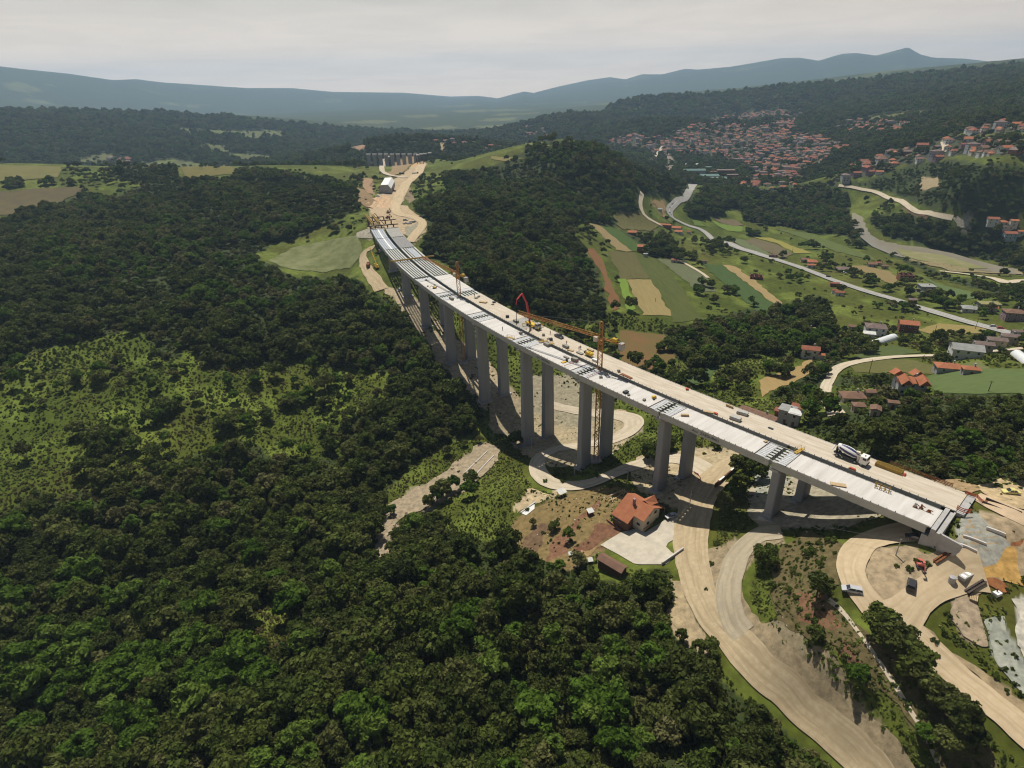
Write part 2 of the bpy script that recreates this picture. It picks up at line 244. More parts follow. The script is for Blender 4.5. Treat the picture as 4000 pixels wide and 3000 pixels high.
COVER = [  # (polygon, colour): bare earth, gravel, dry grass and lawns that have a shape of their own
 (px('2060 2170,1990 2060,2060 2000,2140 1960,2240 1930,2330 1900,2420 1900,2470 1920,2390 2000,2370 2060,2430 2080,2430 2130,2340 2140,2230 2230,2130 2200'), (.17, .125, .055)),
 (conv(*C6, '640 1380,700 1180,800 1080,980 920,1060 830,1280 640,1200 800,1040 900,1010 960,900 1180,900 1260,760 1330'), (.16, .085, .05)),
 (conv(*C6, '380 1250,440 1100,560 970,700 970,640 1120,500 1350,440 1340'), (.13, .085, .05)),
 (conv(*C6, '960 1200,1170 1050,1200 970,1290 930,1460 1050,1380 1110,1230 1190,940 1280'), (.145, .075, .045)),
 (conv(*C6, '880 1300,1000 1240,1230 1190,1130 1280,1080 1330'), (.24, .17, .08)),
 (conv(*C6, '1330 800,1500 650,1540 610,1700 640,1760 650,1650 720,1400 860'), (.07, .09, .025)),
 (conv(*C6, '350 730,480 560,660 640,760 560,880 600,640 690,480 760,340 830'), (.36, .29, .18)),
 (px('1970 1700,2060 1500,2200 1560,2330 1600,2420 1600,2500 1640,2500 1680,2400 1760,2330 1790,2280 1830,2200 1830,2060 1790'), (.30, .25, .16)),
 (px('2060 1480,2230 1470,2330 1560,2360 1640,2250 1680,2170 1660,2060 1600'), (.24, .215, .15)),
 (px('1840 1500,1990 1500,2050 1600,2010 1720,1930 1690,1890 1600'), (.26, .215, .14)),
 (px('1490 1120,1560 1130,1640 1190,1700 1290,1760 1380,1860 1480,1960 1500,1960 1560,1870 1560,1780 1500,1690 1380,1620 1260,1540 1170'), (.33, .27, .18)),
 (px('1690 1230,1780 1330,1900 1400,1990 1500,1900 1500,1800 1430,1730 1340'), (.32, .26, .17)),
 (px('2470 1790,2620 1770,2800 1760,2960 1750,2900 1800,2800 1860,2760 1950,2700 2010,2560 1950,2480 1900'), (.33, .27, .17)),
 (px('2940 1900,3060 1850,3200 1880,3380 1950,3430 2010,3300 2060,3100 2060,2960 2050,2920 2000'), (.29, .26, .19)),
 (px('2960 1820,3090 1860,3060 1910,2960 1950'), (.27, .27, .22)),
 (px('2860 2120,2960 2070,3050 2080,3060 2110,2950 2170,2900 2280,2920 2400,2990 2440,3060 2500,3150 2560,3220 2560,3330 2690,3460 2860,3560 3000,3430 3050,3300 2900,3060 2690,2920 2560,2820 2450,2760 2300,2760 2150'), (.25, .2, .125)),
 (px('2990 2440,3100 2470,3220 2560,3300 2660,3400 2800,3320 2760,3160 2600'), (.2, .168, .105)),
 (px('2580 2260,2660 2280,2700 2400,2790 2560,2740 2580,2640 2480,2610 2380,2640 2320'), (.31, .245, .15)),
 (px('3380 2120,3480 2150,3560 2130,3640 2180,3700 2150,3760 2080,3830 2000,3960 2030,4100 2120,4100 2260,3900 2260,3760 2330,3640 2330,3540 2440,3440 2400,3390 2300'), (.30, .235, .15)),
 (conv(*C5, '1500 1000,1570 880,1700 850,1800 950,1900 1060,2100 1180,2100 1280,1900 1370,1780 1380,1650 1280,1500 1180'), (.27, .27, .235)),
 (conv(*C5, '1510 1420,1640 1330,1780 1390,1900 1370,2080 1260,2212 1240,2212 1620,2060 1560,1900 1500,1740 1540,1600 1500'), (.42, .26, .085)),
 (conv(*C5, '1760 1530,1900 1510,2000 1560,2070 1650,1960 1659'), (.26, .11, .045)), (conv(*C5, '2060 1140,2212 1100,2212 1250,2110 1230'), (.27, .115, .05)),
 (px('3810 1900,3900 1880,4200 1880,4200 2000,4000 1990,3880 1960'), (.38, .29, .17)),
 (px('3640 1880,3720 1870,3830 1900,3800 1935,3740 1915'), (.28, .2, .11)),
 (px('3720 2330,3800 2320,3840 2430,3850 2510,3760 2490,3710 2420'), (.29, .23, .16)), (px('3850 2440,3920 2420,4000 2600,4080 2700,3980 2700,3880 2560'), (.25, .26, .22)),
 (px('3560 2450,3640 2480,3700 2560,3860 2640,4000 2760,4100 2850,4000 2830,3800 2640,3620 2520'), (.26, .2, .12)),
 (px('3960 2350,4100 2300,4100 2600,3990 2540,3975 2450'), (.42, .4, .34)),
 (px('3060 2130,3160 2080,3300 2120,3280 2200,3270 2280,3210 2300,3230 2350,3330 2430,3430 2530,3560 2640,3700 2750,3850 2900,3900 3050,3700 3050,3560 2860,3400 2650,3260 2540,3060 2470,3010 2330,3010 2200'), (.105, .085, .04)),
 (px('3100 2330,3200 2330,3300 2450,3240 2470,3120 2440'), (.16, .085, .05)), (px('3270 2500,3340 2560,3420 2660,3360 2640,3280 2570'), (.15, .08, .05)),
 (px('1440 890,1447 815,1470 770,1500 740,1560 690,1640 630,1668 640,1600 705,1580 745,1568 800,1640 850,1665 890,1620 950,1560 900'), (.36, .28, .18)),
 (px('1430 805,1455 775,1546 765,1530 812,1445 815'), (.46, .31, .19)), (px('1620 640,1650 630,1640 645,1600 660'), (.42, .27, .12)),
 (px('1390 735,1430 745,1470 790,1430 812,1400 790'), (.21, .15, .085)), (px('1415 700,1450 700,1460 760,1430 750'), (.27, .18, .11)), (px('1528 640,1560 620,1625 606,1640 622,1560 680,1520 695,1510 680,1535 665'), (.24, .175, .1)),
 (px('1560 730,1590 720,1620 780,1600 800'), (.19, .15, .09)), (px('1400 905,1450 895,1450 940,1400 925'), (.27, .25, .2)), (px('1580 890,1640 870,1640 900,1600 935'), (.25, .23, .17)),
 (px('1360 550,1410 545,1430 570,1425 585,1370 575'), (.27, .17, .11)), (px('1715 560,1740 560,1735 585,1718 590'), (.36, .28, .17)), (px('1050 520,1230 510,1225 525,1060 535'), (.3, .24, .15)),
 (px('1450 2180,1490 2050,1530 1960,1660 1890,1720 1860,1790 1810,1850 1750,1900 1735,1960 1750,1945 1800,1870 1885,1770 1935,1650 1995,1560 2025,1530 2080,1500 2180'), (.27, .22, .15)),
 (conv(*C22, '400 280,650 290,820 410,800 450,560 440,490 430'), (.10, .095, .035)), (conv(*C22, '760 200,870 190,880 300,920 370,860 330,800 230'), (.22, .16, .08)),
 (px('3600 690,3660 700,3680 720,3600 750'), (.25, .2, .12)), (px('3520 800,3600 840,3640 860,3560 840'), (.12, .07, .045)), (px('3730 860,3800 870,3770 900,3740 890'), (.33, .3, .24)),
 (conv(*C30, '1100 490,1320 520,1700 600,1900 660,2212 700,2212 720,1600 690,1250 600,1100 530'), (.2, .17, .09)),
]
def classify(P):
    """0 open grass, 1 wood, 2 bare, 3 far wood, 4 town, 5 meadow with scrub; and a base colour"""
    uv = project(P); r = np.hypot(P[:, 0], P[:, 1]); n = len(P)
    cls = np.where(r > 1120, 3, 0); front = np.ones(n, bool)
    col = np.tile(np.array([.055, .072, .008]), (n, 1))
    n1 = fbm(P[:, 0], P[:, 1], 60, 4, 5); n2 = fbm(P[:, 0], P[:, 1], 9, 3, 6); n3 = fbm(P[:, 0], P[:, 1], 400, 4, 9)
    dry = np.clip(n1*1.3+.3, 0, 1)[:, None]; col = col*(1-dry*.5)+np.array([.098, .088, .018])*dry*.5
    wob = np.c_[n2, fbm(P[:, 0]+500, P[:, 1], 9, 3, 21)]*np.clip(9000./np.maximum(r, 60), 4, 42)[:, None]*.75
    uw = uv+wob
    far = r > 1120
    clear = far & (n3 > .47) & (r > 1500)
    cls[clear] = 0; col[clear] = (.085, .09, .035)
    near = ~far
    for p in (BIG_WOOD, HILL_WOOD, VALLEY_WOOD, EAST_WOOD, ROAD_WOOD, BANK_WOOD, SLOPE_WOOD, PARK_WOOD, MID_WOOD, LANE_WOOD, HOUSE_WOOD): cls[near & inside(uw, p)] = 1
    m = near & (inside(uw, MEADOW) | inside(uw, CLEARING)); cls[m] = 5
    wd = np.clip(fbm(P[:, 0], P[:, 1], 16, 4, 55)*2.2+.1, 0, 1)[:, None]; g0 = (cls == 0) | (cls == 5); col[g0] = (col*(1-wd*.55)+np.array([.135, .17, .03])*wd*.6)[g0]
    col[m] = col[m]*np.array([1., 1.06, .9])
    for p in TOWN: cls[inside(uv, p) & (r > 750) & (r < 2600)] = 4
    for p in FARCLEAR: k = inside(uw, p) & (r > 1000); cls[k] = 0; col[k] = (.10, .105, .038)
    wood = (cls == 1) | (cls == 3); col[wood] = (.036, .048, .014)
    t = cls == 4; col[t] = (.05, .055, .03)
    for p, c in COVER:
        k = inside(uw, p) & (r < 1700); col[k] = np.array(c); cls[k] = 2
    g = cls == 0
    col *= (1+n2*.25)[:, None]
    return cls, np.clip(col, 0.004, .9)

# ------------------------------------------------------------------ materials
def mat(name, col, rough=.85, var=0., scale=1., bump=0., spec=.3, metal=0., attr=None, col2=None, detail=6, coord='Object', stretch=None, bdist=.2, thr=(.35, .65), along=None):
    m = bpy.data.materials.new(name); m.use_nodes = True; nt = m.node_tree; N = nt.nodes; L = nt.links
    b = N['Principled BSDF']; b.inputs['Roughness'].default_value = rough; b.inputs['Metallic'].default_value = metal
    b.inputs['Specular IOR Level'].default_value = spec
    src = None
    if attr:
        a = N.new('ShaderNodeAttribute'); a.attribute_name = attr; src = a.outputs['Color']
    if var or bump or col2:
        tc = N.new('ShaderNodeTexCoord'); no = N.new('ShaderNodeTexNoise'); no.inputs['Scale'].default_value = scale; no.inputs['Detail'].default_value = detail; no.inputs['Roughness'].default_value = .62
        vec = tc.outputs[coord]
        if stretch:
            mp = N.new('ShaderNodeMapping'); mp.inputs['Scale'].default_value = stretch; L.new(vec, mp.inputs[0]); vec = mp.outputs[0]
        if along is not None:            # streaks that run along a heading
            mp = N.new('ShaderNodeMapping'); mp.vector_type = 'TEXTURE'; mp.inputs['Rotation'].default_value = (0, 0, along); mp.inputs['Scale'].default_value = (8, 1, 1); L.new(vec, mp.inputs[0]); vec = mp.outputs[0]
        L.new(vec, no.inputs['Vector'])
        mr = N.new('ShaderNodeMapRange'); mr.inputs[1].default_value = thr[0]; mr.inputs[2].default_value = thr[1]; L.new(no.outputs[0], mr.inputs[0])
        mx = N.new('ShaderNodeMix'); mx.data_type = 'RGBA'; L.new(mr.outputs[0], mx.inputs[0])
        if col2 is not None: mx.inputs[6].default_value = (*col, 1); mx.inputs[7].default_value = (*col2, 1)
        elif attr:
            hv = [N.new('ShaderNodeMix') for _ in (0, 1)]
            for o, f, s in ((hv[0], 1-var, 6), (hv[1], 1+var, 7)):
                o.data_type = 'RGBA'; o.blend_type = 'MULTIPLY'; o.inputs[0].default_value = 1; L.new(src, o.inputs[6]); o.inputs[7].default_value = (f, f, f, 1); L.new(o.outputs[2], mx.inputs[s])
        else:
            mx.inputs[6].default_value = (*[c*(1-var) for c in col], 1); mx.inputs[7].default_value = (*[min(1, c*(1+var)) for c in col], 1)
        L.new(mx.outputs[2], b.inputs['Base Color'])
        if bump:
            bp = N.new('ShaderNodeBump'); bp.inputs['Strength'].default_value = bump; bp.inputs['Distance'].default_value = bdist; L.new(no.outputs[0], bp.inputs['Height']); L.new(bp.outputs[0], b.inputs['Normal'])
    elif src: L.new(src, b.inputs['Base Color'])
    else: b.inputs['Base Color'].default_value = (*col, 1)
    return m
def rgb(*c): return tuple(c)

# ------------------------------------------------------------------ object helpers
def mesh_obj(name, verts, faces, mats=(), parent=None, mi=None, smooth=False):
    me = bpy.data.meshes.new(name); me.from_pydata([tuple(v) for v in verts], [], faces)
    for m in (mats if isinstance(mats, (list, tuple)) else [mats]): me.materials.append(m)
    if mi is not None: me.polygons.foreach_set('material_index', np.asarray(mi, np.int32))
    if smooth: me.polygons.foreach_set('use_smooth', np.ones(len(me.polygons), bool))
    me.update(); o = bpy.data.objects.new(name, me); COL.objects.link(o)
    if parent: o.parent = parent
    return o
def tag(o, label=None, cat=None, group=None, kind=None):
    if label: o['label'] = label
    if cat: o['category'] = cat
    if group: o['group'] = group
    if kind: o['kind'] = kind
    return o
def empty(name, loc, rz=0., label=None, cat=None, group=None):
    o = bpy.data.objects.new(name, None); o.empty_display_size = .5; COL.objects.link(o); o.location = tuple(loc); o.rotation_euler = (0, 0, rz)
    return tag(o, label, cat, group)

# ------------------------------------------------------------------ terrain meshes
M_GROUND = mat('ground', None, .95, .28, .35, .55, .15, attr='cover', detail=9, bdist=.35)
RIVER = conv(*C30, '725 165,760 165,835 205,850 290,900 370,1000 420,1200 450,1400 490,1600 530,1800 590,2000 640,2300 690,2300 720,2000 700,1750 660,1500 610,1300 590,1150 560,1040 530,900 470,800 390,780 350,730 300')
SHOAL = conv(*C30, '1110 490,1320 520,1500 540,1700 600,1900 660,1750 660,1500 610,1300 590,1150 540')
def build_ground():
    P = np.c_[GX.ravel(), GY.ravel(), GZ.ravel()]
    k = inside(project(P), RIVER) & (np.hypot(P[:, 0], P[:, 1]) < 1200)
    z = GZ.ravel(); z[k] = np.minimum(z[k], -67.6); P[:, 2] = z
    cls, col = classify(P)
    rr = np.exp(RG); cuts = [0, int(np.searchsorted(rr, 1120)), int(np.searchsorted(rr, 5200)), NR-1]
    for nm, a, b in zip(('ground', 'hills', 'mountains'), cuts[:-1], cuts[1:]):
        idx = np.arange(a*NA, (b+1)*NA); n = b-a
        I = (np.arange(n)[:, None]*NA+np.arange(NA-1)[None]).ravel()
        F = np.c_[I, I+1, I+NA+1, I+NA]
        F = F[:, ::-1]
        me = bpy.data.meshes.new(nm); me.vertices.add(len(idx)); me.vertices.foreach_set('co', P[idx].ravel())
        me.loops.add(F.size); me.loops.foreach_set('vertex_index', F.ravel().astype(np.int32))
        me.polygons.add(len(F)); me.polygons.foreach_set('loop_start', np.arange(0, F.size, 4, dtype=np.int32)); me.polygons.foreach_set('loop_total', np.full(len(F), 4, np.int32))
        me.polygons.foreach_set('use_smooth', np.ones(len(F), bool)); me.update(calc_edges=True)
        at = me.attributes.new('cover', 'FLOAT_COLOR', 'POINT'); at.data.foreach_set('color', np.c_[col[idx], np.ones(len(idx))].ravel().astype(np.float32))
        me.materials.append(M_GROUND); o = bpy.data.objects.new(nm, me); COL.objects.link(o); tag(o, kind='structure')
build_ground()

# ------------------------------------------------------------------ sheets laid on the ground
def lift(x, y): return .10+np.hypot(x, y)*.0006
def drape(name, uv, m, off=0., res=None, kind='structure', z=None, wob=0.):
    uv = np.asarray(uv, float); dense = []
    for a, b in zip(uv, np.roll(uv, -1, 0)):
        k = max(1, int(np.hypot(*(b-a))/14)); dense += [a+(b-a)*i/k for i in range(k)]
    dense = np.array(dense)
    if z is None: W3 = pick(dense)
    else: W3 = np.array([flat(u, v, z) for u, v in dense])
    if wob: W3[:, 0] += fbm(W3[:, 0], W3[:, 1], 6, 2, 31)*wob*2; W3[:, 1] += fbm(W3[:, 0], W3[:, 1], 6, 2, 32)*wob*2
    xy = W3[:, :2]; r = np.hypot(*xy.mean(0))
    if res is None: res = max(1.2, r*.011)
    lo, hi = xy.min(0), xy.max(0); gx, gy = np.meshgrid(np.arange(lo[0], hi[0], res), np.arange(lo[1], hi[1], res)); g = np.c_[gx.ravel(), gy.ravel()]
    g = g[inside(g, xy)]
    g = g[(((g[:, None]-xy[None])**2).sum(-1).min(1) > (res*.45)**2)] if len(g) else g
    allp = np.vstack([xy, g]); n = len(xy)
    out = delaunay_2d_cdt([Vector(p) for p in allp], [], [list(range(n))], 1, 1e-4)
    V = np.array([tuple(v) for v in out[0]]); F = [f for f in out[2]]
    zz = (hz(V[:, 0], V[:, 1])+lift(V[:, 0], V[:, 1])+off) if z is None else np.full(len(V), z)
    F = [f if ((V[f[1]][0]-V[f[0]][0])*(V[f[2]][1]-V[f[0]][1])-(V[f[1]][1]-V[f[0]][1])*(V[f[2]][0]-V[f[0]][0])) > 0 else f[::-1] for f in F]
    o = mesh_obj(name, np.c_[V, zz], F, m, smooth=True); return tag(o, kind=kind)
def smooth_line(P, step):
    P = np.asarray(P, float); Q = np.vstack([2*P[0]-P[1], P, 2*P[-1]-P[-2]]); out = []
    for i in range(1, len(Q)-2):
        k = max(2, int(np.linalg.norm(Q[i+1]-Q[i])/step))
        for t in np.arange(k)/k:
            out.append(.5*((2*Q[i])+(-Q[i-1]+Q[i+1])*t+(2*Q[i-1]-5*Q[i]+4*Q[i+1]-Q[i+2])*t*t+(-Q[i-1]+3*Q[i]-3*Q[i+1]+Q[i+2])*t**3))
    out.append(P[-1]); return np.array(out)
def strip_xy(name, xy, width, m, off=0., rag=.0, nc=5, kind='structure', zf=None):
    T = np.gradient(xy, axis=0); T /= np.linalg.norm(T, axis=1)[:, None]+1e-9; Nn = np.c_[T[:, 1], -T[:, 0]]
    w = np.full(len(xy), width, float) if np.isscalar(width) else np.interp(np.linspace(0, 1, len(xy)), np.linspace(0, 1, len(width)), width)
    wl = w*.5+fbm(xy[:, 0], xy[:, 1], 7, 3, 41)*rag; wr = w*.5+fbm(xy[:, 0]+99, xy[:, 1], 7, 3, 42)*rag
    V = []
    for c in range(nc):
        f = c/(nc-1); V.append(xy+Nn*((-wl)*(1-f)+wr*f)[:, None])
    V = np.stack(V, 1).reshape(-1, 2); z = hz(V[:, 0], V[:, 1])+lift(V[:, 0], V[:, 1])+off+.2
    F = [(i*nc+c, (i+1)*nc+c, (i+1)*nc+c+1, i*nc+c+1) for i in range(len(xy)-1) for c in range(nc-1)]
    F = [f[::-1] for f in F]
    o = mesh_obj(name, np.c_[V, z], F, m, smooth=True)
    # across/along coordinates for wheel tracks
    uvl = o.data.uv_layers.new(name='UVMap'); L = np.r_[0, np.cumsum(np.linalg.norm(np.diff(xy, axis=0), axis=1))]
    co = np.array([((vi % nc)/(nc-1), L[vi//nc]) for l in o.data.loops for vi in (l.vertex_index,)], np.float32); uvl.data.foreach_set('uv', co.ravel())
    return tag(o, kind=kind)
def road(name, uv, width, m, off=0., rag=0., nc=5, step=None):
    P = pick(uv)[:, :2]; r = np.hypot(*P.mean(0)); return strip_xy(name, smooth_line(P, step or max(1.5, r*.008)), width, m, off, rag, nc)
def track_mat(name, a, b, c, stripes=9.):
    """earth road: lengthwise wheel ruts and gravel"""
    m = mat(name, a, .95, 0, .7, .35, .1, col2=b, detail=9, bdist=.1); N = m.node_tree.nodes; L = m.node_tree.links; bs = N['Principled BSDF']
    uvn = N.new('ShaderNodeUVMap'); mp = N.new('ShaderNodeMapping'); mp.inputs['Scale'].default_value = (stripes, .06, 1); L.new(uvn.outputs[0], mp.inputs[0])
    no = N.new('ShaderNodeTexNoise'); no.inputs['Scale'].default_value = 1; no.inputs['Detail'].default_value = 6; no.inputs['Distortion'].default_value = .5; L.new(mp.outputs[0], no.inputs['Vector'])
    mr = N.new('ShaderNodeMapRange'); mr.inputs[1].default_value = .44; mr.inputs[2].default_value = .72; L.new(no.outputs[0], mr.inputs[0])
    mx = N.new('ShaderNodeMix'); mx.data_type = 'RGBA'; L.new(mr.outputs[0], mx.inputs[0]); L.new(bs.inputs['Base Color'].links[0].from_socket, mx.inputs[6]); mx.inputs[7].default_value = (*c, 1)
    L.new(mx.outputs[2], bs.inputs['Base Color']); return m
M_HAUL = track_mat('haul road earth', (.37, .29, .175), (.45, .365, .235), (.29, .225, .135))
M_TRACK = track_mat('gravel track', (.33, .29, .215), (.41, .345, .235), (.26, .22, .15), 6)
M_LOOP = track_mat('site road earth', (.44, .345, .215), (.50, .40, .265), (.37, .285, .175), 7)
M_LANE = track_mat('pale lane', (.44, .38, .28), (.52, .45, .34), (.36, .3, .21), 5)
M_ASPH = mat('old pale asphalt', (.30, .29, .265), .9, .12, .25, 0, .2)
M_ROADLINE = mat('road marking', (.62, .61, .57), .8)
M_PAVE = mat('yard concrete', (.45, .405, .325), .9, .14, .35, .1, .2, detail=8)
M_BEIGE = mat('levelled sand', (.47, .355, .235), .95, .1, .4, .2, .1)
road('haul_road', px('3470 3100,3330 2950,3100 2735,2960 2612,2855 2500,2775 2395,2722 2280,2700 2150,2702 2050,2732 1950,2775 1880'), [4.4, 5.0, 5.8, 6.7, 7.5, 8.2, 9.2, 10, 11, 12, 13], M_HAUL, .02, .7, 9)
road('haul_road', px('2760 1900,2800 1850,2870 1800,2950 1755,3020 1715'), [11, 9, 7, 6, 6], M_HAUL, .05, .6, 7)
road('dirt_road', px('2770 1850,2680 1800,2580 1795,2500 1815,2420 1842,2320 1886,2220 1902,2140 1882,2100 1835,2110 1790,2170 1758,2270 1742,2380 1722,2450 1690,2478 1655,2450 1632,2360 1620,2250 1606,2120 1575'), [8, 8, 8, 8, 7, 7, 7, 7, 7, 7, 7, 7, 8, 9, 9, 8, 7, 6, 6, 6], M_LANE, .04, .7, 6)
road('gravel_track', px('3050 2075,2960 2095,2885 2165,2852 2250,2842 2340,2858 2415,2905 2480'), [8, 7, 6.5, 6.5, 6.5, 6, 5], M_TRACK, .06, .5, 6)
road('site_road', px('3560 2075,3450 2095,3372 2125,3332 2175,3325 2235,3352 2300,3410 2375,3480 2435,3560 2490,3660 2575,3800 2690,3920 2790,4120 2960'), [8, 7.5, 7, 6.5, 6, 6, 6.5, 7.5, 7, 6, 6, 6, 6], M_LOOP, .05, .5, 7)
road('site_road', px('3490 2440,3540 2390,3600 2335,3680 2280,3760 2235,3840 2230'), [11, 7.5, 7, 7, 8, 9], M_LOOP, .09, .6, 6)
road('footpath', px('3235 2345,3300 2405,3360 2485,3420 2570,3500 2690,3560 2790,3620 2890,3660 2985'), .9, M_LANE, .04, .2, 3)
road('main_road', px('2706 722,2690 752,2645 788,2616 820,2625 850,2680 880,2760 914,2850 953,2950 990,3050 1022,3150 1056,3250 1095,3400 1145,3500 1174,3650 1222,3800 1266,3900 1292,4080 1332'), [16, 9, 9, 9.5, 10, 9.5, 9, 8.5, 8.5, 9, 12, 13, 9, 8, 8, 8, 8, 8], M_ASPH, .15, .2, 5)
road('road_marking', px('2645 788,2616 820,2625 850,2680 880,2760 914,2850 953,2950 990,3050 1022,3150 1056,3250 1095,3400 1145,3500 1174,3650 1222,3800 1266,3900 1292,4080 1332'), .35, M_ROADLINE, .32, 0, 2)
road('village_lane', px('3268 1625,3248 1590,3226 1552,3222 1528,3240 1485,3268 1445,3330 1420,3440 1402,3600 1392,3740 1390,3850 1378,4080 1352'), [6, 5.5, 5, 5, 5, 6, 5.5, 5, 5, 5, 5.5, 6], M_LANE, .1, .5, 4)
road('hillside_road', px('3275 728,3345 738,3430 757,3500 784,3555 815,3640 840,3720 856'), [5, 5, 5, 5, 4.5, 4, 4], M_LANE, .5, .4, 4)
road('gravel_track', px('3670 1062,3770 1073,3870 1088,3940 1108,3975 1098,4100 1096'), [5, 5, 6, 10, 9, 8], M_LANE, .3, .5, 4)
road('farm_track', px('2508 755,2502 800,2515 840,2555 868,2590 885'), 5, M_LANE, .2, .4, 4)
road('farm_track', px('2655 1022,2700 1045,2745 1072,2765 1088'), 3.2, M_LANE, .2, .3, 3)
road('dirt_road', px('1462 968,1424 986,1417 1014,1434 1055,1462 1092,1490 1135'), [6, 6, 7, 8, 10, 9], M_HAUL, .1, .8, 5)
road('dirt_road', px('1600 948,1632 908,1651 882,1643 864,1600 848,1556 838,1546 812,1562 765,1586 722,1616 694,1650 645'), [7, 7.5, 8, 9, 12, 12, 12, 12, 13, 14, 12], M_LOOP, .3, .6, 5)
road('dirt_road', px('1590 696,1540 690,1500 676,1492 655,1500 635,1520 617'), [9, 7, 8, 10, 11, 8], M_LANE, .4, .5, 4)
road('street', px('2545 632,2560 610,2578 590,2590 570'), 9, M_LANE, .5, .3, 3); road('street', px('2604 668,2622 640,2612 615,2590 590'), 12, mat('rail bed', (.2, .16, .12), .95, .1, .3), .5, .3, 3)
road('street', px('3682 600,3692 580,3684 555'), 7, M_LANE, .5, .3, 3)
drape('river_water', RIVER, mat('muddy river water', (.25, .225, .17), .25, .1, .02, .12, .4, bdist=.5, stretch=(1, .3, 1)), z=-66.6)
drape('sandbank', SHOAL, mat('sandbank', (.24, .21, .12), .95, 0, .06, .2, .1, col2=(.15, .17, .05)), z=-66.25)
drape('river_water', px('2482 630,2497 605,2520 600,2512 625,2490 640'), mat('pale water', (.3, .29, .26), .4, .1, .02, 0, .4), off=.6)
drape('yard_paving', conv(*C6, '1460 1050,1560 1030,1640 1000,1720 1050,1930 920,2050 880,2110 830,2240 880,2230 960,2100 1080,1960 1170,1940 1210,2000 1270,2060 1300,1940 1400,1650 1400,1590 1390,1420 1290,1230 1190'), M_PAVE, .06)
drape('yard_paving', conv(*C6, '360 840,520 750,520 800,430 872'), mat('white slab', (.62, .62, .58), .9, .06, .3), .1)
drape('carriageway', px('3790 1948,3830 1930,4100 2040,4100 2105,3940 2030,3850 1985'), M_BEIGE, .12)
drape('pavement', px('3968 2372,4000 2340,4100 2330,4100 2640,4010 2600,3985 2540,3990 2450'), M_PAVE, .1)
def patches():
    k = 0
    for p, c in COVER:
        q = pick([np.mean(p, 0)])[0]
        if np.hypot(q[0], q[1]) > 1150: continue
        c2 = tuple(min(.8, v*f) for v, f in zip(c, (1.42, 1.4, 1.36))); c1 = tuple(v*.72 for v in c)
        m = mat('bare ground %d' % k, c1, .96, 0, .55, .6, .1, col2=c2, detail=12, bdist=.25, thr=(.33, .67)); k += 1
        drape('bare_ground', np.clip(p, (-60, 0), (4080, 3080)), m, -.098+.008*k, max(.85, .009*np.hypot(q[0], q[1])), wob=min(3, .007*np.hypot(q[0], q[1])))
patches()
